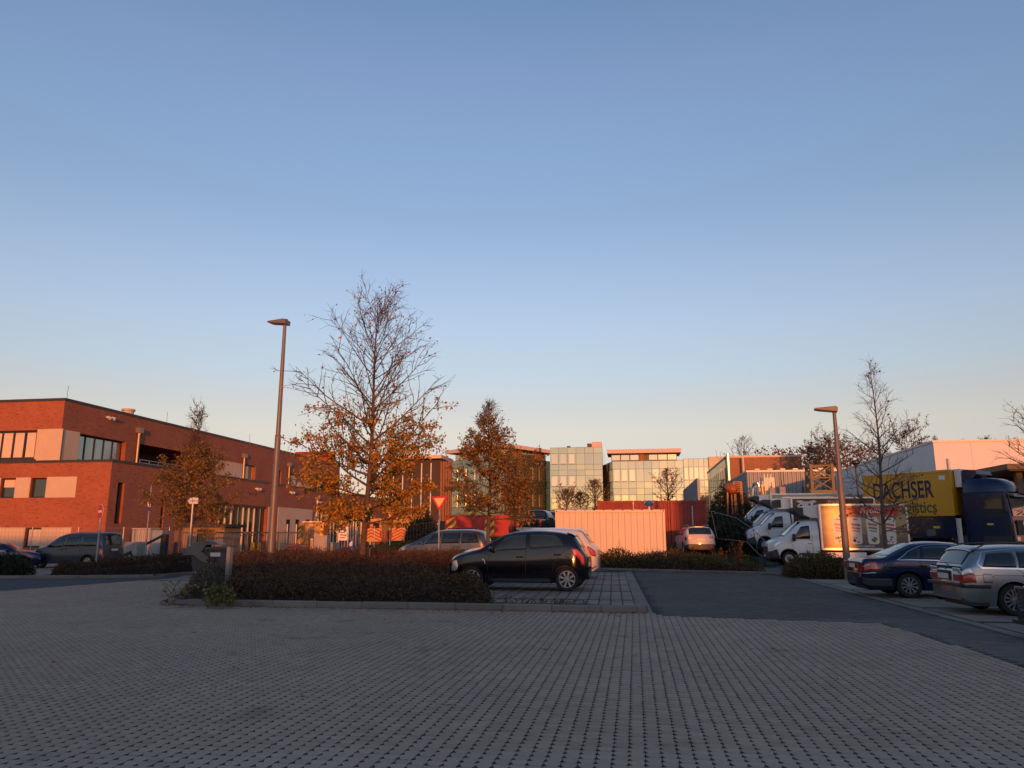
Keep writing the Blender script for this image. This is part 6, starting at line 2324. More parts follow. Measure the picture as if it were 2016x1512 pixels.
# ------------------------------------------------------------------ emergency vehicles in the station yard
fe = thing('fire_engine', 'red fire engine with yellow chevron rear doors behind the sliding gate', 'fire engine', (V(611, 1060, 60).x, 60, 0), R(18), None, 0.82)
MB().box(-1.25, 0, 0.55, 1.25, 6.2, 3.0).build('body', RCON, fe)
MB().box(-1.28, 0.1, 3.0, 1.28, 6.0, 3.12).build('roof', RCON, fe)
rdoor = MB().box(-0.95, -0.03, 0.85, 0.95, -0.002, 2.75).build('rear_shutter', mat('shutter_yellow', (0.24, 0.12, 0.035), 0.4), fe)
for k in range(5):
    for sx in (-1, 1):
        z0_ = 0.75 + k * 0.46
        MB().prism([(sx * 1.22, -0.04, z0_), (sx * 0.96, -0.04, z0_ + 0.2), (sx * 0.96, -0.04, z0_ + 0.42), (sx * 1.22, -0.04, z0_ + 0.22)], (0, -0.006, 0), (0, 0.0, 0)).build('chevron', HIYEL, fe)
for k in range(6):
    MB().prism([(-0.9 + k * 0.3, -0.036, 2.78), (-0.75 + k * 0.3, -0.036, 2.78), (-0.6 + k * 0.3, -0.036, 2.98), (-0.75 + k * 0.3, -0.036, 2.98)], (0, -0.006, 0), (0, 0, 0)).build('chevron', HIYEL, fe)
MB().box(-1.2, -0.35, 0.42, 1.2, 0.0, 0.6).build('rear_step', STEEL, fe)
for sx in (-1, 1):
    MB().box(sx * 1.1 - 0.08, -0.05, 0.65, sx * 1.1 + 0.08, 0.0, 1.0).build('taillight', REDLENS, fe)
    wheel(fe, sx * 1.0, 1.6, 0.48, sx, 'truck', 0.3, 0.58, STEEL).rotation_euler = (0, 0, -sx * PI / 2)
MB().box(-1.0, 0.6, 3.12, 1.0, 1.2, 3.25).build('ladder_rack', STEEL, fe)
tr_ = thing('hand_cart', 'small red two wheeled fire hose cart left of the fire engine', 'cart', (V(578, 1090, 56).x, 56, 0))
MB().box(-0.8, -0.3, 0.42, 0.8, 0.5, 0.5).build('bed', STEEL, tr_)
for k in range(4):
    MB().cyl((-0.45 + k * 0.3, -0.2, 0.64), (-0.45 + k * 0.3, 0.4, 0.64), 0.13, n=12).build('hose_reel', RCON, tr_)
for sx in (-0.5, 0.5):
    MB().cyl((sx, -0.3, 0.25), (sx, -0.2, 0.25), 0.25, n=14).build('wheel', RUBBER, tr_)


def ambulance(label, px_, v_, y_bottom, h_px, full=True):
    z_ = V(px_, y_bottom, v_).z
    t = thing('ambulance', label, 'ambulance', (V(px_, 1050, v_).x, v_, z_), R(6))
    hi = mat('ambulance_yellow', (0.60, 0.34, 0.10), 0.35, var=0.08)
    MB().box(-1.05, 0, 0.35, 1.05, 4.8, 2.55).build('body', hi, t)
    MB().box(-1.0, 0.05, 2.55, 1.0, 4.7, 2.66).build('roof', hi, t)
    for sx in (-1, 1):
        for k in range(5):
            z0_ = 0.45 + k * 0.32
            MB().prism([(sx * 1.0, -0.01, z0_ - 0.12), (0.0, -0.01, z0_ + 0.38), (0.0, -0.01, z0_ + 0.52), (sx * 1.0, -0.01, z0_ + 0.02)], (0, -0.012, 0), (0, 0, 0)).build('chevron', RCON, t)
        MB().box(sx * 0.5 - 0.32, -0.022, 1.70, sx * 0.5 + 0.32, -0.004, 2.25).build('rear_window', GLASS, t)
        MB().box(sx * 0.98 - 0.06, -0.03, 0.8, sx * 0.98 + 0.06, 0, 1.4).build('taillight', REDLENS, t)
        wheel(t, sx * 0.85, 1.2, 0.35, sx, 'steel', 0.2, 0.6, STEEL).rotation_euler = (0, 0, -sx * PI / 2)
        MB().box(sx * 0.7 - 0.15, -0.02, 2.56, sx * 0.7 + 0.15, 0.3, 2.72).build('beacon', ORANGELENS, t)
    MB().box(1.05, 0.3, 0.6, 1.07, 4.6, 1.4).build('side_stripe', RCON, t)
    return t


ambulance('yellow and red chevron rear of an ambulance standing beyond the mesh fence', 790, 80, 1071, 32)
ambulance('ambulance partly hidden behind the big tree trunk, red and yellow rear', 731, 76, 1073, 32)

# ------------------------------------------------------------------ street furniture
def lamp_post(label, base, top_px, v_, heading, h):
    t = thing('street_lamp', label, 'street lamp', base, heading, 'flat headed parking lot lamps')
    MB().cyl((0, 0, -0.05), (0, 0, h * 0.55), 0.125, 0.105, 14).build('pole', LAMPGREY, t)
    MB().cyl((0, 0, h * 0.55), (0, 0, h), 0.086, 0.062, 14).build('upper_pole', LAMPGREY, t)
    MB().cyl((0, 0, h * 0.55 - 0.04), (0, 0, h * 0.55 + 0.02), 0.112, 0.09, 14).build('collar', LAMPGREY, t)
    MB().box(-0.055, -0.02, 0.45, 0.055, 0.0, 0.80).build('service_door', LAMPGREY, t, (0, -0.112, 0))
    hd = MB().prism([(-0.10, 0, 0.0), (0.66, 0, 0.12), (0.66, 0, 0.17), (-0.05, 0, 0.21), (-0.12, 0, 0.15)], (0, -0.19, 0), (0, 0.19, 0)).build('lamp_head', LAMPGREY, t, (0, 0, h), bevel=0.01)
    MB().box(-0.09, -0.06, 0.10, 0.07, 0.06, 0.22).build('head_bracket', LAMPGREY, hd)
    MB().prism([(0.06, 0, 0.012), (0.55, 0, 0.080), (0.55, 0, 0.086), (0.06, 0, 0.018)], (0, -0.12, 0), (0, 0.12, 0)).build('lamp_lens', mat('lamp_lens', (0.20, 0.17, 0.14), 0.2), hd)
    MB().box(-0.17, -0.17, -0.04, 0.17, 0.17, 0.02).build('base_plate', LAMPGREY, t)
    return t


lb = G(530, 1140)
lh = V(560, 640, lb.y).z
lamp_post('tall grey lamp post with flat head beside the big tree', (lb.x, lb.y, 0.0), 0, 0, PI - R(8), lh)
lb2 = V(1668, 1112, 28.2)
lamp_post('grey lamp post with flat head in front of the printed van', (lb2.x, lb2.y, 0.0), 0, 0, PI - R(8), V(1640, 812, 28.2).z)

# mushroom lamp behind
mp_ = V(1690, 975, 60)
ml = thing('mushroom_lamp', 'dark lamp with wide disc head between bare tree and white hall', 'street lamp', (mp_.x, 60, 0.6))
mh = V(1690, 912, 60).z - 0.6
MB().cyl((0, 0, 0), (0, 0, mh), 0.09, 0.07, 10).build('pole', DARKFRAME, ml)
MB().lathe([(0.07, mh - 0.35), (0.14, mh - 0.1), (0.34, mh), (0.34, mh + 0.12), (0.28, mh + 0.2), (0.01, mh + 0.26)], 18, 'z').build('lamp_head', DARKFRAME, ml)

# white post at the saloon
wp = V(1893, 1075, 27.5)
wpz = V(1889, 1022, 27.5).z
pt = thing('marker_post', 'plain pale metal post standing between the two parked cars and the lorry', 'post', (wp.x, 27.5, 0))
MB().cyl((0, 0, 0), (0, 0, wpz), 0.075, n=12).build('pole', mat('pale_post', (0.42, 0.40, 0.38), 0.5), pt)
MB().cyl((0, 0, wpz), (0, 0, wpz + 0.025), 0.085, n=12).build('cap', STEEL, pt)

# no-entry sign
SIGNR = mat('sign_red', (0.42, 0.015, 0.02), 0.4, var=0.05)
SIGNW = mat('sign_white', (0.72, 0.70, 0.66), 0.4, var=0.04)
ne = V(186, 1118, 27.2)
nez = V(190, 1007, 27.2).z
t = thing('no_entry_sign', 'round red no entry sign on a thin leaning pole', 'traffic sign', (ne.x, 27.2, 0), R(-34))
MB().cyl((0, 0.03, 0), (0.0, 0.03, nez + 0.25), 0.032, n=10).build('pole', STEEL, t)
MB().cyl((0, -0.014, nez), (0, 0.0, nez), 0.26, n=28).build('disc', SIGNR, t)
MB().box(-0.19, -0.018, nez - 0.045, 0.19, -0.0145, nez + 0.045).build('bar', SIGNW, t)
MB().cyl((0, 0.0, nez), (0, 0.008, nez), 0.275, n=28).build('rim', SIGNW, t)

# small sign plate on pole
sp_ = G(283, 1108)
t = thing('sign_post', 'thin steel pole with small white and blue plate beside the fence', 'sign', (sp_.x, sp_.y, 0), R(-20))
sz = V(287, 994, sp_.y).z
MB().cyl((0, 0.03, 0), (0, 0.03, sz + 1.1), 0.035, n=8).build('pole', STEEL, t)
MB().box(-0.16, -0.01, sz - 0.11, 0.16, 0.0, sz + 0.13).build('plate', SIGNW, t)
MB().box(-0.14, -0.01, sz - 0.34, 0.14, 0.0, sz - 0.13).build('plate', mat('sign_blue', (0.03, 0.06, 0.25), 0.4), t)

# arrow sign
an_ = V(374, 1070, 30.5)
t = thing('arrow_sign', 'white arrow shaped delivery sign on steel pole above the waste container', 'sign', (an_.x, 30.5, 0), R(-16))
az = V(380, 986, 30.5).z
MB().cyl((-0.05, 0.03, 0), (-0.05, 0.03, az + 0.16), 0.045, n=10).build('pole', STEEL, t)
MB().prism([(-0.36, -0.012, az), (-0.22, -0.012, az + 0.13), (0.28, -0.012, az + 0.13), (0.28, -0.012, az - 0.13), (-0.22, -0.012, az - 0.13)], (0, 0, 0), (0, 0.014, 0)).build('plate', SIGNW, t)
text('lettering', 'Anlieferung', 0.105, PLATEMARK, t, (0.04, -0.0135, az), (PI / 2, 0, 0), extrude=0.001, sx=0.92)
MB().prism([(-0.34, -0.012, az), (-0.22, -0.012, az + 0.11), (-0.20, -0.012, az + 0.11), (-0.31, -0.012, az), (-0.20, -0.012, az - 0.11), (-0.22, -0.012, az - 0.11)], (0, -0.002, 0), (0, -0.0005, 0)).build('arrow_edge', PLATEMARK, t)

# give-way sign
gw = V(863, 1085, 33.5)
gz_ = V(863, 1006, 33.5).z
gzt = V(863, 977, 33.5).z
t = thing('give_way_sign', 'red and yellow lit give way triangle on a pole behind the hedge', 'traffic sign', (gw.x, 33.5, 0), R(-4))
MB().cyl((0, 0.035, 0), (0, 0.035, gzt - 0.03), 0.035, n=10).build('pole', STEEL, t)
hgt = gzt - gz_
hw_ = hgt / 0.866 / 2 * 1.06


def tri(mb, s, y0, y1):
    c = gz_ + hgt * 0.667
    pts = []
    for (x, z) in ((0, gz_), (hw_, gzt), (-hw_, gzt)):
        pts.append((x * s, y0, c + (z - c) * s))
    return mb.prism(pts, (0, 0, 0), (0, y1 - y0, 0))


tri(MB(), 1.0, -0.012, 0.0).build('triangle', mat('sign_red_bright', (0.55, 0.03, 0.03), 0.3), t)
tri(MB(), 0.64, -0.016, -0.0125).build('inner_triangle', mat('sign_cream', (0.75, 0.58, 0.25), 0.4), t)

# charging or key post in the bed
kp = G(447, 1164)
t = thing('key_post', 'square grey key switch post with small hood at the hedge corner', 'post', (kp.x, kp.y, 0.05), R(-12))
kh = V(452, 1076, kp.y).z - 0.05
MB().box(-0.06, -0.06, 0, 0.06, 0.06, kh * 0.86).build('post', mat('post_grey', (0.26, 0.24, 0.22), 0.5), t)
MB().box(-0.045, -0.075, kh * 0.84, 0.075, 0.05, kh).build('switch_box', STEEL, t)
MB().box(-0.06, -0.10, kh, 0.19, 0.07, kh + 0.025).build('hood', TRIM, t)
MB().cyl((0.0, -0.062, kh * 0.33), (0, -0.07, kh * 0.33), 0.02, n=10).build('bolt', CHROME, t)

# waste container with roll lid
BING = mat('bin_grey', (0.085, 0.082, 0.08), 0.5, var=0.12, scale=5)
bb = G(403, 1136)
t = thing('waste_container', 'grey four wheeled waste container with open round lid at the lane edge', 'waste container', (bb.x + 0.05, bb.y + 0.25, 0.0), R(20))
hb = 1.06
bv = [(-0.52, -0.36, 0.20), (0.52, -0.36, 0.20), (0.52, 0.36, 0.20), (-0.52, 0.36, 0.20), (-0.66, -0.50, hb), (0.66, -0.50, hb), (0.66, 0.50, hb), (-0.66, 0.50, hb)]
mb = MB()
mb.v = bv + [(x * 0.93, y * 0.92, z) for x, y, z in bv[4:]] + [(x * 0.9, y * 0.9, 0.3) for x, y, z in bv[:4]]
mb.f = [(0, 3, 2, 1), (0, 1, 5, 4), (1, 2, 6, 5), (2, 3, 7, 6), (3, 0, 4, 7), (4, 5, 9, 8), (5, 6, 10, 9), (6, 7, 11, 10), (7, 4, 8, 11), (8, 9, 13, 12), (9, 10, 14, 13), (10, 11, 15, 14), (11, 8, 12, 15), (12, 13, 14, 15)]
bo = mb.build('body', BING, t)
MB().box(-0.70, -0.545, hb - 0.06, 0.70, -0.50, hb + 0.02).box(-0.70, 0.50, hb - 0.06, 0.70, 0.545, hb + 0.02).box(0.66, -0.5, hb - 0.06, 0.70, 0.5, hb + 0.02).box(-0.70, -0.5, hb - 0.06, -0.66, 0.5, hb + 0.02).build('rim', BING, bo)
for k in range(8):
    MB().box(-0.55 + k * 0.155, -0.545, hb - 0.16, -0.53 + k * 0.155, -0.49, hb - 0.06).build('rim_rib', BING, bo)
MB().box(0.05, -0.475, 0.74, 0.40, -0.455, 0.88).build('label_plate', SIGNW, bo)
# roll lid: quarter drum pushed back to the left end, on pivot arms
ld = MB()
R0 = 0.80
n = 12
for i in range(n):
    a0, a1 = lerp(R(52), R(165), i / n), lerp(R(52), R(165), (i + 1) / n)
    for (r_, flip) in ((R0, 0), (R0 - 0.03, 1)):
        p = [(-0.10 + r_ * math.cos(a), yy, 0.62 + 0.86 * r_ * math.sin(a)) for a in (a0, a1) for yy in (-0.60, 0.60)]
        ld.quad(p[0], p[1], p[3], p[2])
ld.build('lid', mat('lid_grey', (0.11, 0.105, 0.10), 0.45, var=0.1), t)
for sg in (-1, 1):
    pts = [(-0.10 + R0 * math.cos(lerp(R(52), R(165), i / 12)), sg * 0.60, 0.62 + 0.86 * R0 * math.sin(lerp(R(52), R(165), i / 12))) for i in range(13)]
    pts += [(-0.50, sg * 0.60, 0.80), (-0.30, sg * 0.60, 0.62), (-0.02, sg * 0.60, 0.50), (0.06, sg * 0.60, 0.60), (0.0, sg * 0.60, 0.72), (-0.24, sg * 0.60, 0.92), (-0.1, sg * 0.6, 1.16)]
    MB().prism(pts, (0, -0.015, 0), (0, 0.015, 0)).build('lid_side', mat('lid_grey', (0.11, 0.105, 0.10), 0.45, var=0.1), t)
    MB().cyl((0.0, sg * 0.50, 0.62), (0.0, sg * 0.66, 0.62), 0.05, n=12).build('pivot', BLACK, t)
    MB().cyl((0.18, sg * 0.45, 0.62), (0.18, sg * 0.60, 0.62), 0.075, n=12).build('lifting_pin', BLACK, t)
    MB().bar((0.0, sg * 0.56, 0.62), (0.18, sg * 0.56, 0.62), 0.04).build('pin_arm', BLACK, t)
for sx in (-0.42, 0.42):
    for sy in (-0.28, 0.28):
        MB().cyl((sx, sy - 0.025, 0.10), (sx, sy + 0.025, 0.10), 0.10, n=14).build('castor', RUBBER, t)
        MB().box(sx - 0.05, sy - 0.04, 0.12, sx + 0.05, sy + 0.04, 0.205).build('castor_fork', STEEL, t)

# sliding gate
GATE = mat('gate_blue_grey', (0.055, 0.055, 0.062), 0.45, 0.2, var=0.1)
ga, gb = G(352, 1104), G(606, 1101)
ga = Vector((ga.x, ga.y, 0))
gb = Vector((gb.x, gb.y, 0))
gl = (gb - ga).length
gh_ = 1.72
t = thing('sliding_gate', 'long blue grey sliding bar gate closing the fire station yard', 'gate', ga, math.atan2(gb.y - ga.y, gb.x - ga.x))
MB().box(0, -0.05, 0.10, gl, 0.05, 0.32).build('bottom_beam', GATE, t)
MB().box(0, -0.04, gh_ - 0.10, gl, 0.04, gh_).build('top_rail', GATE, t)
for k in range(5):
    MB().box(gl * k / 4 - 0.04 * (k > 0), -0.04, 0.32, gl * k / 4 + 0.04, 0.04, gh_ - 0.1).build('upright', GATE, t)
bar_me = MB().box(-0.013, -0.013, 0.32, 0.013, 0.013, gh_ - 0.1).mesh('bar', GATE)
nb = int(gl / 0.125)
for k in range(1, nb):
    o = bpy.data.objects.new('bar', bar_me)
    C.objects.link(o)
    o.parent = t
    o.location = (gl * k / nb, 0, 0)
for (px_, label) in ((345, 'dark gate post at the left end of the sliding gate'), (607, 'dark gate post with white sticker right of the sliding gate')):
    g_ = ga + (gb - ga).normalized() * (-0.25 if px_ < 400 else gl + 0.18)
    q = thing('gate_post', label, 'gate post', g_, t.rotation_euler.z)
    MB().box(-0.12, -0.12, 0, 0.12, 0.12, gh_ + 0.08).build('post', GATE, q)
    MB().box(-0.14, -0.14, gh_ + 0.08, 0.14, 0.14, gh_ + 0.12).build('cap', GATE, q)
    if px_ > 400:
        MB().box(-0.09, -0.126, 0.95, 0.06, -0.121, 1.3).build('sticker', SIGNW, q)
# yellow bollards in the yard
for k, (px_, py_) in enumerate(((496, 1095), (509, 1095), (547, 1093))):
    g_ = G(px_, py_)
    q = thing('bollard', ['yellow bollard in front of the hall doors, left of the close pair', 'yellow bollard in front of the hall doors, right of the close pair', 'single yellow bollard just right of the tall lamp post'][k], 'bollard', (g_.x, g_.y, 0), 0, 'yellow bollards in the yard')
    MB().cyl((0, 0, 0), (0, 0, 0.95), 0.12, n=12).build('tube', HIYEL, q)
    MB().cyl((0, 0, 0.95), (0, 0, 1.0), 0.12, 0.07, n=12).build('cap', HIYEL, q)

# electrical cabinets
CAB = mat('cabinet_grey', (0.36, 0.32, 0.29), 0.6, var=0.08)
for (pa_, pb_, top_, v_, label) in ((616.5, 642, 1054, 39.5, 'taller pale grey electrical cabinet right of the gate'), (645, 660, 1068, 40.5, 'lower pale grey electrical cabinet beside the taller one')):
    a, b = V(pa_, 1085, v_), V(pb_, 1085, v_)
    q = thing('electrical_cabinet', label, 'cabinet', (a.x, v_, 0), R(5))
    w_, h_ = b.x - a.x, V(pa_, top_, v_).z
    MB().box(0, 0, 0, w_, 0.4, 0.12).build('plinth', CONCRETE, q)
    MB().box(0.01, 0.01, 0.12, w_ - 0.01, 0.39, h_ - 0.05).build('body', CAB, q)
    MB().box(-0.02, -0.02, h_ - 0.05, w_ + 0.02, 0.42, h_).build('roof', CAB, q)
    MB().box(0.04, -0.005, 0.16, w_ - 0.04, 0.009, h_ - 0.09).build('door', CAB, q)
    MB().box(w_ - 0.10, -0.03, h_ * 0.5, w_ - 0.07, -0.005, h_ * 0.5 + 0.1).build('handle', BLACK, q)
a = V(610, 1085, 40.3)
q = thing('wooden_panel', 'narrow sunlit board standing left of the taller cabinet', 'panel', (a.x, 40.3, 0))
MB().box(0, 0, 0, 0.16, 0.05, 1.28).build('board', mat('bare_board', (0.5, 0.33, 0.16), 0.7), q)
MB().box(0.0, 0.05, 0.3, 0.16, 0.08, 0.4).build('batten', mat('bare_board', (0.5, 0.33, 0.16), 0.7), q)

# information board at the entrance and blue arrow sign
a = V(665, 1085, 47)
q = thing('info_board', 'white directory board on two posts right of the cabinets', 'sign', (a.x, 47, 0), R(8))
zb_, zt_ = V(672, 1064, 47).z, V(672, 1026, 47).z
for x in (0.0, 0.62):
    MB().box(x - 0.04, 0, 0, x + 0.04, 0.06, zt_).build('post', STEEL, q)
MB().box(0.02, -0.03, zb_, 0.60, 0.0, zt_).build('board', SIGNW, q)
for k in range(5):
    MB().box(0.12, -0.034, lerp(zb_, zt_, 0.12 + k * 0.14), 0.12 + (0.40 if k % 2 else 0.30), -0.0305, lerp(zb_, zt_, 0.16 + k * 0.14)).build('text_line', PLATEMARK, q)
text('lettering', '4', 0.34, PLATEMARK, q, (0.42, -0.031, lerp(zb_, zt_, 0.84)), (PI / 2, 0, 0), extrude=0.001)
a = V(686, 1095, 46)
q = thing('direction_sign', 'small blue and white arrow sign on short post', 'sign', (a.x, 46, 0), R(5))
zz = V(687, 1062, 46).z
MB().cyl((0.1, 0.03, 0), (0.1, 0.03, zz), 0.03, n=8).build('post', STEEL, q)
MB().box(-0.06, -0.01, zz - 0.75, 0.26, 0.0, zz).build('plate', mat('sign_blue', (0.03, 0.06, 0.25), 0.4), q)
MB().prism([(-0.02, -0.012, zz - 0.28), (0.22, -0.012, zz - 0.06), (0.22, -0.012, zz - 0.36), (0.08, -0.012, zz - 0.44)], (0, -0.002, 0), (0, 0, 0)).build('arrow', SIGNW, q)

# concrete blocks, silver shed and barrier arm left of the gate
for (pa_, pb_, yt, yb, v_, nm, label, m_) in ((243, 274, 1067, 1102, 40.5, 'concrete_block', 'grey concrete block right of the slate blue van car', CONCRETE), (256, 270, 1070, 1098, 39.4, 'concrete_block', 'small concrete block below the signpost near the gate', CONCRETE), (258, 293, 1040, 1066, 45.0, 'slatted_cabinet', 'tall pale ribbed cabinet against the brick wall left of the gate', mat('pale_ribbed', (0.50, 0.44, 0.36), 0.5, 0.2)), (297, 317, 1044, 1100, 42.5, 'grey_cabinet', 'grey steel cabinet beside the left gate post', STEEL)):
    a, b = V(pa_, 1080, v_), V(pb_, 1080, v_)
    h_ = V(pa_, yt, v_).z
    q = thing(nm, label, nm.split('_')[1], (a.x, v_, 0))
    wv_ = b.x - a.x
    if 'slatted' in nm:
        for k in range(9):
            MB().box(wv_ * k / 9 + 0.01, -0.03, 0.05, wv_ * (k + 1) / 9 - 0.02, 0.02, h_ - 0.08).build('slat', m_, q)
        MB().box(0, 0.02, 0, wv_, 0.9, h_ - 0.06).build('body', m_, q)
        MB().box(-0.04, -0.06, h_ - 0.06, wv_ + 0.04, 0.95, h_).build('roof', m_, q)
    elif nm == 'grey_cabinet':
        MB().box(0, 0, 0, wv_, 0.6, h_ - 0.05).build('body', m_, q)
        MB().box(-0.03, -0.03, h_ - 0.05, wv_ + 0.03, 0.63, h_).build('roof', m_, q)
        MB().box(0.05, -0.012, 0.1, wv_ - 0.05, -0.001, h_ - 0.12).build('door', m_, q)
    else:
        MB().prism([(0, 0, 0), (wv_, 0, 0), (wv_, 0, h_ * 0.86), (wv_ * 0.9, 0, h_), (wv_ * 0.08, 0, h_), (0, 0, h_ * 0.9)], (0, 0, 0), (0, 0.7, 0)).build('block', m_, q, bevel=0.02)
        MB().box(wv_ * 0.2, -0.01, h_ * 0.3, wv_ * 0.35, 0.0, h_ * 0.5).build('lifting_hole', BLACK, q)
a, b = V(243, 1094, 39.0), V(325, 1052, 41.5)
q = thing('barrier_arm', 'dark sloping barrier arm above the concrete blocks', 'barrier', (a.x, a.y, 0))
MB().bar((0, 0, a.z), (b.x - a.x, b.y - a.y, b.z), 0.12).build('arm', DARKFRAME, q)
MB().box(b.x - a.x - 0.15, b.y - a.y - 0.15, 0, b.x - a.x + 0.15, b.y - a.y + 0.15, b.z).build('stand', DARKFRAME, q)


# ------------------------------------------------------------------ wire fences
WIRE = mat('fence_wire', (0.22, 0.22, 0.22), 0.5, 0.6)


def mesh_fence(name, label, pts, h, post_every=2.5, wire=0.006, mesh_u=0.25, mesh_v=0.25, post_r=0.035, cat='fence', top=True, heads=False):
    t = thing(name, label, cat, (0, 0, 0))
    post_me = None
    for i in range(len(pts) - 1):
        a, b = Vector(pts[i]), Vector(pts[i + 1])
        n = max(1, int(round((b - a).length / post_every)))
        for k in range(n + (1 if i == len(pts) - 2 else 0)):
            p = a.lerp(b, k / n)
            o = MB().cyl((0, 0, 0), (0, 0, h + 0.06), post_r, n=8).build('fence_post', STEEL, t, p)
            if heads:
                MB().cyl((0, -0.05, h - 0.25), (0, -0.10, h - 0.25), 0.07, n=10).build('clamp', SIGNW, o)
        mb = MB()
        nz_ = int(h / mesh_v)
        for j in range(nz_ + 1):
            z = 0.06 + (h - 0.06) * j / nz_
            mb.bar(a + Vector((0, 0, z)), b + Vector((0, 0, z)), wire * (2.5 if top and j == nz_ else 1))
        nu = int((b - a).length / mesh_u)
        for k in range(nu + 1):
            p = a.lerp(b, k / nu)
            mb.bar(p + Vector((0, 0, 0.06)), p + Vector((0, 0, h)), wire)
        o = mb.build('wire_mesh', WIRE, t)
        o['kind'] = 'stuff'
    return t


f0 = V(-30, 1085, 43)
f1 = V(150, 1085, 43)
f2 = V(330, 1085, 43.5)
mesh_fence('wire_fence', 'tall wire mesh fence with steel posts in front of the brick gable', [(f0.x, 43, 0), (f1.x, 43, 0), (f2.x, 43.5, 0)], 1.95, 3.0)
q0_, q1_, q2_ = V(662, 1095, 52), V(795, 1075, 66), V(862, 1060, 70)
mesh_fence('construction_fence', 'temporary wire fence panels along the grass mound left of the give way sign', [(q0_.x, 52, 0.0), (q1_.x, 66, 0.35), (q2_.x, 70, 0.8)], 2.0, 3.2, 0.008, 0.4, 0.5, 0.03, heads=True)
# leaning fence panels by the vans
l0, l1, l2, l3 = V(1400, 1006, 46), V(1450, 1020, 44), V(1483, 1042, 43), V(1520, 1080, 41.5)
t = thing('leaning_fence', 'collapsed temporary fence panels leaning over the dark bramble beside the vans', 'fence', (0, 0, 0))
gnd = [V(1412, 1060, 46), V(1470, 1066, 44), V(1492, 1090, 42.5), V(1515, 1102, 41.5)]
tops = [l0, l1, l2, l3]
for k in range(3):
    mb = MB()
    a, b, c, d = tops[k], tops[k + 1], gnd[k + 1], gnd[k]
    mb.bar(a, b, 0.03).bar(d, c, 0.03).bar(a, d, 0.03).bar(b, c, 0.03)
    mb.build('panel_frame', WIRE, t)
    mw_ = MB()
    for j in range(1, 5):
        mw_.bar(a.lerp(b, j / 5), d.lerp(c, j / 5), 0.004)
    for j in range(1, 3):
        mw_.bar(a.lerp(d, j / 3), b.lerp(c, j / 3), 0.004)
    o = mw_.build('wire_mesh', WIRE, t)
    o['kind'] = 'stuff'

# ------------------------------------------------------------------ builders' yard behind the vans
CRY = mat('crane_ochre', (0.13, 0.115, 0.06), 0.55, var=0.15)
cq = V(1620, 975, 70)
t = thing('crane_base', 'ochre lattice crane base on a concrete slab behind the vans', 'crane', (V(1616, 970, 70).x, 70, 0))
zb_, zt_ = V(1616, 966, 70).z, V(1616, 918, 70).z
hwx = (V(1637, 950, 70).x - V(1596, 950, 70).x) / 2
legs = [(-hwx, -hwx), (hwx, -hwx), (hwx, hwx), (-hwx, hwx)]
for (x, y) in legs:
    MB().box(x - 0.12, y - 0.12, zb_, x + 0.12, y + 0.12, zt_ + 0.1).build('mast_leg', CRY, t)
mb = None
for k in range(4):
    (xa, ya), (xb_, yb_) = legs[k], legs[(k + 1) % 4]
    for (za, zc) in ((zb_, lerp(zb_, zt_, 0.5)), (lerp(zb_, zt_, 0.5), zt_)):
        MB().bar((xa, ya, za), (xb_, yb_, zc), 0.10).build('brace', CRY, t)
        MB().bar((xb_, yb_, za), (xa, ya, zc), 0.09).build('brace', CRY, t)
        MB().bar((xa, ya, zc), (xb_, yb_, zc), 0.12).build('strut', CRY, t)
MB().box(-hwx - 3.4, -1.5, zb_ - 1.0, hwx + 3.4, hwx + 1.5, zb_ - 0.45).build('slab', CONCRETE, t)
MB().box(-hwx - 0.2, -hwx - 0.2, zb_ - 0.45, hwx + 0.2, hwx + 0.2, zb_).build('foot_frame', CRY, t)
MB().box(-hwx - 2.6, -0.8, -0.5, hwx + 2.6, hwx, zb_ - 1.0).build('support', CONCRETE, t)
# air handling units
av = 74
ACW = mat('unit_cream', (0.80, 0.74, 0.58), 0.5, var=0.06)
for (x0p, x1p, yt, yb, nm, label) in ((1494, 1515, 954, 978, 'air_unit', 'cream air handling unit with pipe bend in front of grey hall'), (1508, 1529, 938, 966, 'air_unit', 'smaller cream unit stacked higher against the grey hall')):
    a, b = V(x0p, yb, av), V(x1p, yt, av)
    q = thing(nm, label, 'air unit', (a.x, av + (0 if x0p == 1494 else 1.2), 0))
    wv_ = b.x - a.x
    MB().box(0, 0, a.z, wv_, 1.1, b.z).build('casing', ACW, q)
    for k in range(3):
        MB().box(0.08, -0.02, lerp(a.z, b.z, 0.08 + 0.3 * k), wv_ - 0.08, -0.004, lerp(a.z, b.z, 0.32 + 0.3 * k)).build('panel', ACW, q)
    MB().box(0.1, 0.1, -0.2, 0.3, 1.0, a.z).box(wv_ - 0.3, 0.1, -0.2, wv_ - 0.1, 1.0, a.z).build('stand', STEEL, q)
    for k in range(3):
        MB().cyl((0.2 + k * 0.3, 0.4, b.z), (0.2 + k * 0.3, 0.4, b.z + 0.35), 0.05, n=6).build('rod', ACW, q)
a = V(1486, 975, av - 0.6)
q = thing('duct_pipe', 'bent bright duct pipe left of the cream air units', 'pipe', (a.x, av - 0.6, 0))
MB().tube([(-0.15, 0, a.z - 0.5), (-0.1, 0, a.z + 0.6), (0.0, 0, a.z + 1.05), (0.25, 0, a.z + 1.15), (0.42, 0, a.z + 0.95), (0.42, 0, a.z + 0.7)], [0.17] * 6, 10).build('pipe', CHROME, q)
MB().cyl((-0.15, 0, 0), (-0.15, 0, a.z - 0.5), 0.1, n=8).build('stand', STEEL, q)
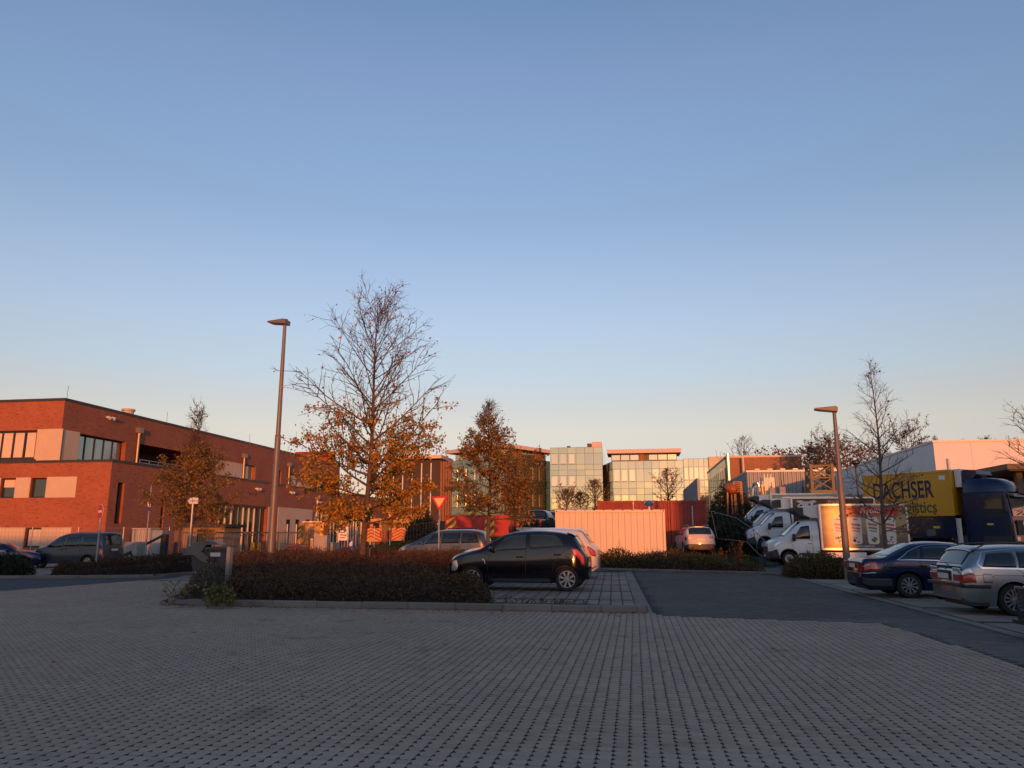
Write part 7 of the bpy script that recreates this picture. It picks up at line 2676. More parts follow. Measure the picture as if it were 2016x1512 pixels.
for (px_, yt, label) in ((1500, 940, 'pair of dark rebar columns in front of the cream air unit'), (1539, 928, 'pair of thin dark rebar columns right of the air units'), (1582, 940, 'pair of dark rebar columns left of the crane base')):
    a = V(px_, yt, 72)
    q = thing('rebar_column', label, 'rebar', (a.x, 72, 0), 0, 'rebar columns on the building site')
    for x in (-0.13, 0.13):
        MB().box(x - 0.06, -0.06, 0, x + 0.06, 0.06, V(px_, 958, 72).z).build('column', DARKFRAME, q)
        MB().cyl((x, 0, V(px_, 958, 72).z), (x, 0, a.z), 0.025, n=5).build('rebar', DARKFRAME, q)
for (x0p, x1p, yt, label) in ((1516, 1526, 960, 'grey concrete pillar stub right of the cream unit'), (1536, 1546, 958, 'second concrete pillar stub before the blue part of grey hall')):
    a, b = V(x0p, 980, 71), V(x1p, yt, 71)
    q = thing('concrete_pillar', label, 'pillar', (a.x, 71, 0))
    MB().box(0, 0, 0, b.x - a.x, 0.5, b.z).build('pillar', CONCRETE, q)
    MB().cyl((0.25, 0.25, b.z), (0.25, 0.25, b.z + 0.5), 0.03, n=5).build('rebar', DARKFRAME, q)
# orange mixer
ORG = mat('machine_orange', (0.32, 0.09, 0.015), 0.45, var=0.15)
a = V(1440, 972, 66)
q = thing('concrete_mixer', 'orange mixer drum with orange ladder frame above the bramble', 'machine', (a.x, 66, 0))
zc = V(1440, 962, 66).z
MB().lathe([(0.02, -0.55), (0.30, -0.52), (0.45, -0.2), (0.45, 0.15), (0.27, 0.5), (0.2, 0.55)], 16, 'y').build('drum', ORG, q, (0, 0, zc)).rotation_euler = (R(25), 0, R(60))
MB().bar((-0.5, 0, 0), (-0.3, 0, zc), 0.12).bar((0.5, 0, 0), (0.3, 0, zc), 0.12).bar((0, -0.4, 0.5), (0, 0, zc), 0.10).build('frame', ORG, q)
b = V(1451, 950, 66)
x0m, x1m = V(1444, 950, 66).x - a.x, V(1459, 950, 66).x - a.x
zl_, zh_ = V(1450, 968, 66).z, V(1450, 949, 66).z
for x in (x0m, x1m):
    for y in (-0.2, 0.4):
        MB().box(x - 0.05, y - 0.05, 0, x + 0.05, y + 0.05, zh_).build('ladder_post', ORG, q)
for k in range(6):
    z = lerp(zl_, zh_, k / 5)
    MB().box(x0m, -0.24, z - 0.035, x1m, -0.16, z + 0.035).box(x0m, 0.36, z - 0.035, x1m, 0.44, z + 0.035).build('rung', ORG, q)
# ------------------------------------------------------------------ trees and hedges
BARK = mat('bark', (0.10, 0.065, 0.045), 0.9, var=0.3, scale=12, bump=0.4, bscale=30)
BARKP = mat('bark_grey', (0.115, 0.085, 0.07), 0.9, var=0.3, scale=12)
TWIG = mat('twig', (0.085, 0.045, 0.032), 0.9, var=0.2)
LEAF_OR = leaf_mat('leaf_autumn_orange', [(0.0, (0.22, 0.085, 0.022)), (0.3, (0.50, 0.23, 0.04)), (0.6, (0.72, 0.42, 0.06)), (0.82, (0.46, 0.33, 0.06)), (1.0, (0.14, 0.13, 0.03))], 0.4)
LEAF_OL = leaf_mat('leaf_autumn_olive', [(0.0, (0.18, 0.08, 0.025)), (0.35, (0.42, 0.20, 0.04)), (0.65, (0.36, 0.25, 0.06)), (1.0, (0.11, 0.115, 0.03))], 0.4)
LEAF_BR = leaf_mat('leaf_dry_brown', [(0.0, (0.10, 0.035, 0.012)), (0.5, (0.24, 0.09, 0.03)), (1.0, (0.33, 0.15, 0.05))], 0.3)
LEAF_FAR = leaf_mat('leaf_far_brown', [(0.0, (0.075, 0.045, 0.028)), (0.5, (0.17, 0.105, 0.065)), (1.0, (0.26, 0.17, 0.10))], 0.3)
LEAF_HEDGE = leaf_mat('leaf_hedge_winter', [(0.0, (0.040, 0.022, 0.011)), (0.4, (0.105, 0.050, 0.022)), (0.72, (0.075, 0.056, 0.024)), (1.0, (0.175, 0.075, 0.030))], 0.2)
LEAF_DARK = leaf_mat('leaf_dark_green', [(0.0, (0.010, 0.016, 0.008)), (0.6, (0.025, 0.036, 0.014)), (1.0, (0.05, 0.055, 0.02))], 0.2)
LEAF_SHRUB = leaf_mat('leaf_shrub_tawny', [(0.0, (0.05, 0.035, 0.014)), (0.45, (0.14, 0.085, 0.03)), (0.8, (0.10, 0.10, 0.03)), (1.0, (0.24, 0.14, 0.05))], 0.3)
LEAF_YEL = leaf_mat('leaf_yellow_green', [(0.0, (0.06, 0.075, 0.025)), (0.5, (0.17, 0.15, 0.045)), (1.0, (0.33, 0.26, 0.08))], 0.35)


def leaves(name, P, N_, size, m, parent, seed=0, kind=None, aspect=0.62, droop=0.3):
    """leaf cards at points P, facing roughly N_, folded along the midrib"""
    rs_ = np.random.RandomState(seed)
    P = np.asarray(P, float)
    n = len(P)
    if n == 0:
        return None
    d = rs_.normal(size=(n, 3))
    d[:, 2] -= droop
    d /= np.linalg.norm(d, axis=1)[:, None]
    r_ = rs_.normal(size=(n, 3))
    s = np.cross(d, r_)
    s /= np.linalg.norm(s, axis=1)[:, None] + 1e-9
    up_ = np.cross(s, d)
    sz = size * rs_.uniform(0.6, 1.35, n)[:, None]
    a = P
    tip = P + d * sz
    mid = P + d * sz * 0.5 + up_ * sz * 0.10
    l = mid + s * sz * aspect * 0.5
    rr = mid - s * sz * aspect * 0.5
    vv = np.stack([a, l, tip, rr], 1).reshape(-1, 3)
    me = bpy.data.meshes.new(name)
    me.vertices.add(4 * n)
    me.vertices.foreach_set('co', vv.astype(np.float32).ravel())
    me.loops.add(4 * n)
    me.loops.foreach_set('vertex_index', np.arange(4 * n, dtype=np.int32))
    me.polygons.add(n)
    me.polygons.foreach_set('loop_start', np.arange(0, 4 * n, 4, dtype=np.int32))
    me.polygons.foreach_set('loop_total', np.full(n, 4, np.int32))
    me.update(calc_edges=True)
    me.materials.append(m)
    o = bpy.data.objects.new(name, me)
    C.objects.link(o)
    o.parent = parent
    if kind:
        o['kind'] = kind
    return o


class Tubes:
    """many thin tapering tubes in one numpy mesh"""

    def __init__(self):
        self.v, self.f = [], []

    def add(self, pts, r0, r1, n=3):
        b0 = len(self.v)
        m = len(pts)
        for i in range(m):
            d = pts[min(i + 1, m - 1)] - pts[max(i - 1, 0)]
            d = d / (np.linalg.norm(d) + 1e-9)
            s = np.cross(d, (0.31, 0.2, 0.93))
            s /= np.linalg.norm(s) + 1e-9
            t = np.cross(d, s)
            r = r0 + (r1 - r0) * i / (m - 1)
            for k in range(n):
                an = 2 * PI * k / n
                q = pts[i] + (s * math.cos(an) + t * math.sin(an)) * r
                self.v.append((q[0], q[1], q[2]))
            if i:
                a = b0 + (i - 1) * n
                for k in range(n):
                    self.f.append((a + k, a + (k + 1) % n, a + n + (k + 1) % n, a + n + k))

    def build(self, name, m, parent, smooth=True):
        return raw(name, self.v, self.f, m, parent, smooth)


def make_tree(name, label, base, H, trunk_r, clear, spread, seed, leafn=0, leaf_top=0.6, leaf_size=0.09, leafm=None, nprim=60, nsec=9, ntwig=5, elev=(20, 60), lean=(0, 0), twig_r=0.005, group=None, bark=None, profile=None, fork=None, leafbias=1.0, outer=0.0, sec_len=0.42):
    """trunk with rising limbs, side shoots and twigs; crown profile gives limb length by height"""
    t = thing(name, label, 'tree', base, 0, group)
    rs_ = np.random.RandomState(seed)
    prof = profile or (lambda h: max(0.12, math.sin(PI * min(1, max(0, (h * 0.92 + 0.10))) ** 0.8)) if h < 0.5 else max(0.06, (1 - h) * 1.9 + 0.05))
    # trunk
    tp = []
    for i in range(15):
        h = i / 14
        tp.append(np.array([lean[0] * h * H + 0.05 * H * 0.12 * math.sin(h * 7 + seed), lean[1] * h * H + 0.05 * H * 0.12 * math.sin(h * 5 + seed * 2), H * h]))

    def trunk_at(h):
        x = h * 14
        i = min(13, int(x))
        return tp[i] + (tp[i + 1] - tp[i]) * (x - i)
    tr = MB()
    tr.tube([tuple(p) for p in tp], [max(0.012, trunk_r * (1 - i / 14) ** 0.8 * (1.35 if i == 0 else 1)) for i in range(15)], 9)
    tr.build('trunk', bark or BARK, t, smooth=True)
    br, tw = Tubes(), Tubes()
    pts_leaf = []
    for i in range(nprim):
        u_ = (i + rs_.uniform(0, 0.9)) / nprim
        h = clear / H + (1 - clear / H) * u_ * 0.97
        p0 = trunk_at(h)
        az = i * 2.39996 + rs_.normal(0, 0.35)
        L_ = spread * prof(u_) * rs_.uniform(0.72, 1.12)
        e = R(lerp(elev[0], elev[1], u_ ** 0.9) + rs_.normal(0, 7))
        d = np.array([math.cos(az) * math.cos(e), math.sin(az) * math.cos(e), math.sin(e)])
        pts = [p0]
        k_ = 7
        for q in range(k_):
            d = d + np.array([rs_.normal(0, 0.07), rs_.normal(0, 0.07), 0.05 + rs_.normal(0, 0.05)])
            d /= np.linalg.norm(d)
            pts.append(pts[-1] + d * L_ / k_)
        r0 = max(0.010, min(trunk_r * (1 - h) ** 0.8 * 0.55, 0.012 + 0.011 * L_))
        br.add(pts, r0, twig_r, 5)
        ns_ = max(2, int(nsec * (0.5 + 0.7 * L_ / spread)))
        for s in range(ns_):
            f = 0.18 + 0.80 * (s + rs_.uniform(0, 0.8)) / ns_
            x = f * k_
            ii = min(k_ - 1, int(x))
            q0 = pts[ii] + (pts[ii + 1] - pts[ii]) * (x - ii)
            dd = (pts[ii + 1] - pts[ii])
            dd = dd / np.linalg.norm(dd)
            side = np.cross(dd, rs_.normal(size=3))
            side /= np.linalg.norm(side) + 1e-9
            sd_ = dd * 0.72 + side * 0.72 + np.array([0, 0, 0.15])
            sd_ /= np.linalg.norm(sd_)
            sl = L_ * sec_len * (1.15 - f * 0.75) * rs_.uniform(0.6, 1.2) + 0.12
            sp_ = [q0]
            for q in range(4):
                sd_ = sd_ + rs_.normal(0, 0.12, 3) + np.array([0, 0, 0.04])
                sd_ /= np.linalg.norm(sd_)
                sp_.append(sp_[-1] + sd_ * sl / 4)
            br.add(sp_, max(twig_r * 1.4, r0 * 0.42), twig_r * 0.8, 4)
            for w_ in range(ntwig):
                g = rs_.uniform(0.2, 1.0) * 4
                jj = min(3, int(g))
                w0 = sp_[jj] + (sp_[jj + 1] - sp_[jj]) * (g - jj)
                wd = (sp_[jj + 1] - sp_[jj])
                wd = wd / np.linalg.norm(wd) * 0.8 + rs_.normal(0, 0.55, 3) + np.array([0, 0, 0.12])
                wd /= np.linalg.norm(wd)
                wl = rs_.uniform(0.14, 0.42) * (0.6 + 0.4 * spread / 2.5)
                w1 = w0 + wd * wl * 0.5
                w2 = w1 + (wd + rs_.normal(0, 0.22, 3)) * wl * 0.5
                tw.add([w0, w1, w2], twig_r, twig_r * 0.55, 3)
                hh = (w1[2]) / H
                for pnt in (w0, w1, w2):
                    pts_leaf.append((pnt, hh))
            for q in (1, 2, 3, 4):
                pts_leaf.append((sp_[q], sp_[q][2] / H))
    br.build('limbs', bark or BARK, t)
    tw_o = tw.build('twigs', TWIG, t)
    tw_o['kind'] = 'stuff'
    if leafn:
        P = np.array([p for p, h in pts_leaf])
        hs = np.array([h for p, h in pts_leaf])
        wgt = np.clip((leaf_top - hs) / (leaf_top * 0.45), 0.0, 1.0) ** leafbias + 0.012
        wgt *= 0.35 + rs_.uniform(0, 1, len(wgt)) ** 2
        wgt /= wgt.sum()
        idx = rs_.choice(len(P), leafn, p=wgt)
        Q = P[idx] + rs_.normal(0, 0.055, (leafn, 3))
        leaves('crown', Q, None, leaf_size, leafm or LEAF_OR, t, seed + 1)
    return t


tb = V(716, 1134, 22.5)
TH = V(742, 548, 22.5).z - 1.05
make_tree('autumn_tree', 'tall half bare autumn tree with orange lower leaves in the planted island', (V(714, 1130, 22.5).x, 22.5, 0.08), TH, 0.105, 1.75, 2.35, 11, leafn=16500, leaf_top=0.64, leaf_size=0.092, leafm=LEAF_OR, nprim=56, nsec=9, ntwig=4, elev=(6, 60), lean=(0.022, 0), twig_r=0.0052,
          profile=lambda h: (0.80 + 0.55 * h / 0.25) * 0.95 if h < 0.25 else lerp(1.30, 0.50, ((h - 0.25) / 0.75) ** 1.5))
stp = thing('tree_stake', 'short dark stake standing behind the foot of the tall tree', 'stake', (V(727, 1100, 23.4).x, 23.4, 0.05))
MB().cyl((0, 0, 0), (0, 0, 1.05), 0.04, n=8).build('stake', DARKFRAME, stp)
MB().cyl((0, 0, 1.05), (0, 0, 1.08), 0.045, 0.02, n=8).build('cap', DARKFRAME, stp)

b2 = V(962, 1080, 35)
make_tree('autumn_tree', 'bushy brown leaved autumn tree right of the give way sign', (b2.x, 35, 0.0), V(952, 797, 35).z, 0.10, 2.2, 2.25, 23, leafn=8800, leaf_top=0.95, leaf_size=0.12, leafm=LEAF_OL, nprim=60, nsec=8, ntwig=5, elev=(2, 62), twig_r=0.007,
          profile=lambda h: 1.0 + 0.5 * h if h < 0.3 else max(0.10, 1.15 * (1 - (h - 0.3) / 0.72)) if h < 0.62 else max(0.14, 0.62 - 0.5 * (h - 0.62) / 0.38), leafbias=0.7)
b3 = V(376, 1100, 35)
make_tree('autumn_tree', 'low spreading autumn tree in front of the brick station wall', (V(372, 1090, 36).x, 36, 0), V(393, 812, 36).z, 0.10, 1.9, 2.35, 37, leafn=9500, leaf_top=0.80, leaf_size=0.115, leafm=LEAF_OL, nprim=58, nsec=8, ntwig=5, elev=(0, 60), twig_r=0.007,
          profile=lambda h: 1.0 + 0.5 * h if h < 0.25 else max(0.12, 1.12 * (1 - (h - 0.25) / 0.62)) if h < 0.7 else 0.30, leafbias=0.7)
b4 = V(1748, 1095, 30.5)
make_tree('bare_tree', 'nearly bare young tree with pointed crown before the yellow lorry', (V(1749, 1095, 30.5).x, 30.5, 0), V(1752, 712, 30.5).z, 0.085, 1.6, 2.1, 41, bark=BARKP, leafn=330, leaf_top=0.42, leaf_size=0.11, leafm=LEAF_BR, nprim=38, nsec=7, ntwig=4, elev=(10, 58), twig_r=0.0045,
          profile=lambda h: 0.95 if h < 0.2 else max(0.12, 1.05 * (1 - (h - 0.2) / 0.86)))
b5 = V(2052, 1090, 33)
make_tree('bare_tree', 'bare tree reaching into the picture at the right edge', (b5.x + 0.9, 33, 0), V(2010, 765, 33).z, 0.11, 2.2, 2.5, 53, bark=BARKP, leafn=60, leaf_top=0.6, leaf_size=0.1, leafm=LEAF_BR, nprim=34, nsec=6, ntwig=3, elev=(10, 50), twig_r=0.006)
# trees farther off
FAR = [
    (1467, 842, 950, 135, 6.0, 0, None, 'bare pale tree rising behind the brown brick workshop', 'bare_tree', 71),
    (1116, 960, 1010, 130, 3.6, 500, LEAF_OL, 'small shrubby tree before the mirror glass tower, left one', 'small_tree', 72),
    (1172, 937, 1010, 118, 3.0, 350, LEAF_OL, 'small upright tree at the right corner of the glass tower', 'small_tree', 73),
    (1316, 913, 1010, 112, 3.6, 120, LEAF_FAR, 'bare round crowned tree before the right glass wing', 'bare_tree', 74),
    (1143, 965, 1008, 125, 2.4, 300, LEAF_OL, 'low twiggy tree between the two small trees at the glass tower', 'small_tree', 75),
    (1640, 868, 985, 108, 6.2, 1500, LEAF_FAR, 'round brown crowned tree behind the right lamp post', 'brown_tree', 76),
    (1612, 880, 985, 112, 5.2, 1100, LEAF_FAR, 'brown crowned tree just left behind the right lamp post', 'brown_tree', 77),
    (1790, 842, 960, 120, 6.5, 1500, LEAF_FAR, 'brown tree beyond the white hall behind the bare young tree', 'brown_tree', 78),
    (1852, 838, 960, 130, 3.6, 40, LEAF_FAR, 'slim bare tree beyond the white hall roof, left part', 'bare_tree', 79),
    (1905, 850, 960, 125, 4.6, 300, LEAF_FAR, 'bare tree beyond the middle of the white hall roof', 'bare_tree', 80),
    (1955, 842, 960, 128, 5.0, 300, LEAF_FAR, 'bare tree beyond the white hall roof near its vent', 'bare_tree', 81),
    (2000, 850, 960, 125, 5.2, 500, LEAF_FAR, 'bare tree beyond the white hall roof at the right edge', 'bare_tree', 82),
    (1712, 878, 960, 118, 5.0, 700, LEAF_FAR, 'dark brown tree low behind the white hall side wall', 'brown_tree', 83),
]
for (px_, yt, yb, v_, sp_, ln, lm, label, nm, sd_) in FAR:
    b = V(px_, yb, v_)
    top = V(px_, yt, v_)
    gz0 = zt(b.x, v_)
    round_ = nm == 'brown_tree'
    make_tree(nm, label, (b.x, v_, gz0 - 0.2), (top.z - gz0 + 0.2) * 0.90, 0.20, (top.z - gz0) * (0.25 if not round_ else 0.3), sp_, sd_, leafn=int(ln * 2.6), leaf_top=1.3, leaf_size=0.21, leafm=lm, bark=BARKP, nprim=34, nsec=6, ntwig=4, elev=(12, 68), twig_r=0.017, leafbias=0.3,
              profile=(lambda h: math.sqrt(max(0.05, 1 - (2 * h - 0.85) ** 2 * 0.75)) if h < 0.97 else 0.3) if round_ else None)
# far wood line between the buildings
wl = []
rs = np.random.RandomState(4)
wp_ = []
for k in range(46):
    px_ = rs.uniform(1480, 1700)
    b = V(px_, 897, 230)
    top = V(px_, rs.uniform(884, 893), 230).z
    n_ = 130
    q = rs.normal(size=(n_, 3)) * np.array([3.2, 2.0, (top - 6) * 0.30]) + np.array([b.x, 230 + rs.uniform(-10, 10), 4 + (top - 6) * 0.62])
    q[:, 2] = np.minimum(q[:, 2], top + rs.uniform(0, 1.0, n_))
    wp_.append(q)
wd = leaves('far_wood', np.concatenate(wp_), None, 0.9, LEAF_BR, None, 6, 'stuff')


# ------------------------------------------------------------------ hedges and ground planting
def hedge(name, label, poly, h, dens, size, m, seed, z0=0.085, edge=0.35, wob=0.25, spikes=0, cat='hedge', twm=None, core=True, base_h=0.06):
    """clipped low planting over a polygon: uneven mound of twigs covered with small leaves"""
    t = thing(name, label, cat, (0, 0, 0))
    rs_ = np.random.RandomState(seed)
    X = np.array([p[0] for p in poly])
    Y = np.array([p[1] for p in poly])
    area = 0.5 * abs(np.dot(X, np.roll(Y, 1)) - np.dot(Y, np.roll(X, 1)))
    n = int(area * dens * 1.0)

    def dist(x, y):
        d = np.full(x.shape, 1e9)
        for i in range(len(poly)):
            ax_, ay_ = poly[i][:2]
            bx_, by_ = poly[(i + 1) % len(poly)][:2]
            dx, dy = bx_ - ax_, by_ - ay_
            L2 = dx * dx + dy * dy
            tt = np.clip(((x - ax_) * dx + (y - ay_) * dy) / L2, 0, 1)
            d = np.minimum(d, np.hypot(x - ax_ - tt * dx, y - ay_ - tt * dy))
        return d

    def height(x, y):
        d = dist(x, y)
        e = np.clip(d / edge, 0, 1)
        e = np.sqrt(np.clip(1 - (1 - e) ** 2, 0, 1))
        w_ = np.array([mnoise.noise(Vector((a * 0.8, b * 0.8, seed))) * 0.6 + mnoise.noise(Vector((a * 2.7, b * 2.7, seed + 3))) * 0.4 for a, b in zip(x, y)])
        hh = h(x, y) if callable(h) else h
        return hh * (0.10 + 0.90 * e) * (1 + wob * w_)

    def sample(k):
        f = (X.max() - X.min()) * (Y.max() - Y.min()) / max(area, 1e-6)
        q = int(k * f * 1.1) + 8
        x = rs_.uniform(X.min(), X.max(), q)
        y = rs_.uniform(Y.min(), Y.max(), q)
        ok = inside_np(poly, x, y)
        return x[ok][:k], y[ok][:k]
    x, y = sample(n)
    hh = height(x, y)
    z = hh * (1 - 0.42 * rs_.uniform(0, 1, len(x)) ** 1.4)
    gz_ = np.array([zt(a, b) for a, b in zip(x, y)])
    P = np.stack([x, y, z + z0 + gz_], 1)
    # extra leaves on the outer faces
    dd = dist(x, y)
    sel = np.where(dd < edge * 1.1)[0]
    sel = np.concatenate([sel, sel, sel])
    Pe = np.stack([x[sel] + rs_.normal(0, 0.04, len(sel)), y[sel] + rs_.normal(0, 0.04, len(sel)), rs_.uniform(0.02, 1.05, len(sel)) * hh[sel] + z0 + gz_[sel]], 1)
    leaves('foliage', np.concatenate([P, Pe]), None, size, m, t, seed + 1, droop=0.0)
    # core of dense twigs
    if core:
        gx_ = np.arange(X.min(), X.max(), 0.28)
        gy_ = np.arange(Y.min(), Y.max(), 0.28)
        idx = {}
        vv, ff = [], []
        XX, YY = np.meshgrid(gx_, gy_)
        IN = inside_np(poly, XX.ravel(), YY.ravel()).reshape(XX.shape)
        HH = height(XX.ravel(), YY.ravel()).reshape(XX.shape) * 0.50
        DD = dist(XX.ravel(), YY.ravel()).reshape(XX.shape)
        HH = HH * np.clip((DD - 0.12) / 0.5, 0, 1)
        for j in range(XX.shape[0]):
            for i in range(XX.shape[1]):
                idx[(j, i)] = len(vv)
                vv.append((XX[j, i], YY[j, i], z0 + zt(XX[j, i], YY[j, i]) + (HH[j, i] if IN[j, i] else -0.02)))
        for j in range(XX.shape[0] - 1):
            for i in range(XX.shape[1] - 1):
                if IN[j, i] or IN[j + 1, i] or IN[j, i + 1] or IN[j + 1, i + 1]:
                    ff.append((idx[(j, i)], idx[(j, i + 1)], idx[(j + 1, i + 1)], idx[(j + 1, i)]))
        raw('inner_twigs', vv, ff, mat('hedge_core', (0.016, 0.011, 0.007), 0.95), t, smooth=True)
    tw = Tubes()
    k = int(area * 16)
    x, y = sample(k)
    hh = height(x, y)
    for a, b, c in zip(x, y, hh):
        d = rs_.normal(0, 0.22, 2)
        z_ = z0 + zt(a, b)
        tw.add([np.array([a, b, z_ + c * 0.5]), np.array([a + d[0] * 0.3, b + d[1] * 0.3, z_ + c * 0.9]), np.array([a + d[0] * 0.6, b + d[1] * 0.6, z_ + c * rs_.uniform(0.95, 1.30) + (rs_.uniform(0, 0.25) if rs_.rand() < spikes else 0)])], 0.004, 0.002, 3)
    tw.build('shoots', twm or TWIG, t, False)['kind'] = 'stuff'
    return t


isl = [(-15.0, 27.6), (-13.6, 24.2), (-11.75, 21.8), (-10.35, 18.7), (-9.05, 15.83), (-6.2, 15.83), (-3.0, 16.0), (-3.3, 17.2), (-4.1, 18.6), (-5.3, 19.2), (-5.75, 21), (-5.75, 30.8), (-14.4, 30.8)]
hedge('hedge', 'wide dark brown low hedge filling the planted island around the tall tree', isl, lambda x, y: 0.52 + 0.26 * np.clip((y - 17) / 5, 0, 1), 480, 0.055, LEAF_HEDGE, 101, spikes=0.5, edge=0.5, wob=0.6)
hedge('ground_cover', 'thin low weeds along the bare tip of the planted island by the lane', [(-4.4, 16.0), (-1.2, 16.0), (-1.0, 16.4), (-4.6, 16.9)], 0.12, 90, 0.05, LEAF_SHRUB, 102, core=False, edge=0.2, wob=0.8, cat='ground cover')
kk = [(p.x, p.y) for p in kl]
lh_ = [(kk[1][0] + 1.5, kk[1][1] + 0.7), (kk[2][0], kk[2][1] + 0.25), (kk[3][0], kk[3][1] + 0.25), (kk[4][0] - 0.25, kk[4][1] + 0.6), (kk[4][0] - 0.9, kk[4][1] + 3.0), (-22.2, 29.4), (kk[1][0] - 0.6, kk[1][1] + 3.2)]
hedge('hedge', 'low russet hedge behind the left road kerb before the slate blue van car', lh_, lambda x, y: 0.42 + 0.34 * np.clip((x + 20.5) / 2.2, 0, 1), 420, 0.06, leaf_mat('leaf_hedge_russet', [(0.0, (0.035, 0.016, 0.008)), (0.5, (0.085, 0.035, 0.014)), (0.8, (0.05, 0.04, 0.015)), (1.0, (0.13, 0.055, 0.02))], 0.2), 103, z0=0.02, spikes=0.3)
hedge('shrub', 'dense dark evergreen shrub at the left edge beside the road', [(kk[0][0] - 1, kk[0][1] + 0.4), (kk[1][0] + 0.45, kk[1][1] + 0.35), (kk[1][0] + 0.6, kk[1][1] + 0.9), (kk[1][0] - 0.3, kk[1][1] + 1.6), (kk[0][0] - 1, kk[0][1] + 2.6)], 0.80, 700, 0.07, LEAF_DARK, 104, z0=0.0, edge=0.6, wob=0.3, cat='shrub')
# yellow-leaved plant and dry weed at the island's near corner
yp = G(432, 1178, 0.2)
hedge('yellow_plant', 'small yellow green leafed plant at the foot of the key post', [(yp.x - 0.30, yp.y - 0.22), (yp.x + 0.28, yp.y - 0.25), (yp.x + 0.32, yp.y + 0.22), (yp.x - 0.25, yp.y + 0.25)], 0.46, 420, 0.085, LEAF_YEL, 105, edge=0.3, wob=0.5, core=False, cat='plant')
gp = G(400, 1165, 0.2)
hedge('shrub', 'greyish twiggy shrub at the near left corner of the island', [(-10.2, 16.6), (-9.5, 16.1), (-10.0, 17.6), (-11.5, 20.2), (-12.0, 21.6), (-12.7, 21.2), (-11.6, 18.8)], 0.60, 620, 0.05, leaf_mat('leaf_grey_shrub', [(0.0, (0.05, 0.042, 0.03)), (0.6, (0.12, 0.10, 0.07)), (1.0, (0.17, 0.13, 0.08))], 0.25), 106, edge=0.5, wob=0.4, core=False, cat='shrub', spikes=0.5)
wd_ = G(352, 1190)
t = thing('weed', 'tall dry weed with curled tan leaves left of the island kerb', 'plant', (wd_.x, wd_.y, 0))
tw = Tubes()
rs = np.random.RandomState(9)
lp = []
for k in range(16):
    a = rs.uniform(0, 2 * PI)
    r_ = rs.uniform(0.15, 0.5)
    hgt_ = rs.uniform(0.25, 0.62)
    p0 = np.array([rs.normal(0, 0.04), rs.normal(0, 0.04), 0])
    p1 = p0 + np.array([math.cos(a) * r_ * 0.4, math.sin(a) * r_ * 0.4, hgt_ * 0.7])
    p2 = p1 + np.array([math.cos(a) * r_ * 0.6, math.sin(a) * r_ * 0.6, hgt_ * 0.3])
    tw.add([p0, p1, p2], 0.008, 0.004, 4)
    for q in range(6):
        f = rs.uniform(0.25, 1)
        lp.append(p0 + (p2 - p0) * f + rs.normal(0, 0.03, 3))
tw.build('stems', mat('dry_stem', (0.16, 0.12, 0.06), 0.8), t)
leaves('leaf_cluster', lp, None, 0.085, leaf_mat('leaf_tan', [(0.0, (0.06, 0.06, 0.025)), (0.5, (0.28, 0.19, 0.09)), (1.0, (0.45, 0.32, 0.17))], 0.3), t, 3)

# shrubs behind the far kerb
hedge('shrub_row', 'tawny shrub row behind the far kerb in front of the cream container', [(-5.2, 35.9), (-1.4, 34.8), (1.0, 33.75), (3.3, 32.85), (3.9, 33.1), (2.6, 34.3), (0.4, 35.6), (-5.0, 37.2)], lambda x, y: 0.62 + 0.35 * np.clip(1 - np.abs(x + 0.9) / 0.9, 0, 1) + 0.22 * np.clip(1 - np.abs(x - 1.6) / 0.8, 0, 1), 330, 0.085, LEAF_SHRUB, 107, z0=0.05, wob=0.5, spikes=0.7, cat='shrub')
hedge('ground_cover', 'flat straggly planting at the lane end left of the van lot entrance', [(2.8, 32.9), (4.6, 32.15), (5.2, 32.6), (4.6, 33.6), (2.8, 34.2)], 0.30, 300, 0.07, LEAF_HEDGE, 108, z0=0.04, wob=0.6, spikes=0.4, cat='ground cover')
sb = V(1585, 1130, 30)
hedge('shrub', 'round olive brown shrub in front of the nearest printed van', [(sb.x - 0.75, 29.3), (sb.x + 0.9, 28.3), (sb.x + 1.6, 28.9), (sb.x + 1.3, 30.2), (sb.x - 0.7, 30.7)], 0.78, 560, 0.075, LEAF_SHRUB, 109, z0=0.0, edge=0.9, wob=0.45, spikes=0.5, cat='shrub')
hedge('ground_cover', 'leaf littered planting strip between the shrub and the right lamp post', [(sb.x + 0.9, 28.2), (9.0, 27.4), (12.4, 27.4), (12.4, 30.0), (sb.x + 1.3, 30.6)], 0.26, 260, 0.07, LEAF_HEDGE, 110, z0=0.02, wob=0.6, cat='ground cover')
# brambles
for (pl, hh, lab, sd_, dn, mm) in (
        ([(V(1394, 1050, 50).x, 48.5), (V(1475, 1060, 48).x, 46.5), (V(1500, 1060, 50).x, 49.5), (V(1470, 1060, 54).x, 54), (V(1398, 1040, 54).x, 54)], 2.1, 'big dark bramble thicket between the red containers and the vans', 111, 190, LEAF_DARK),
        ([(V(1395, 1010, 68).x, 66), (V(1475, 1010, 68).x, 65), (V(1485, 1010, 72).x, 72), (V(1395, 1010, 72).x, 73)], 3.9, 'dark thicket beyond the red containers under the orange mixer', 112, 90, LEAF_DARK),
        ([(V(800, 1050, 74).x, 73), (V(862, 1050, 72).x, 71), (V(866, 1050, 80).x, 80), (V(800, 1050, 80).x, 80)], 3.6, 'dark green bush behind the wire fence left of the red container', 113, 90, LEAF_DARK),
        ([(V(1000, 1040, 72).x, 72), (V(1085, 1040, 72).x, 72), (V(1085, 1040, 76).x, 76), (V(1000, 1040, 76).x, 76)], 1.6, 'brown scrub at the top of the bank behind the pick-up', 114, 80, LEAF_OL)):
    hedge('thicket', lab, pl, hh, dn, 0.16, mm, sd_, z0=0.0, edge=1.6, wob=0.5, spikes=0.4, cat='bush')
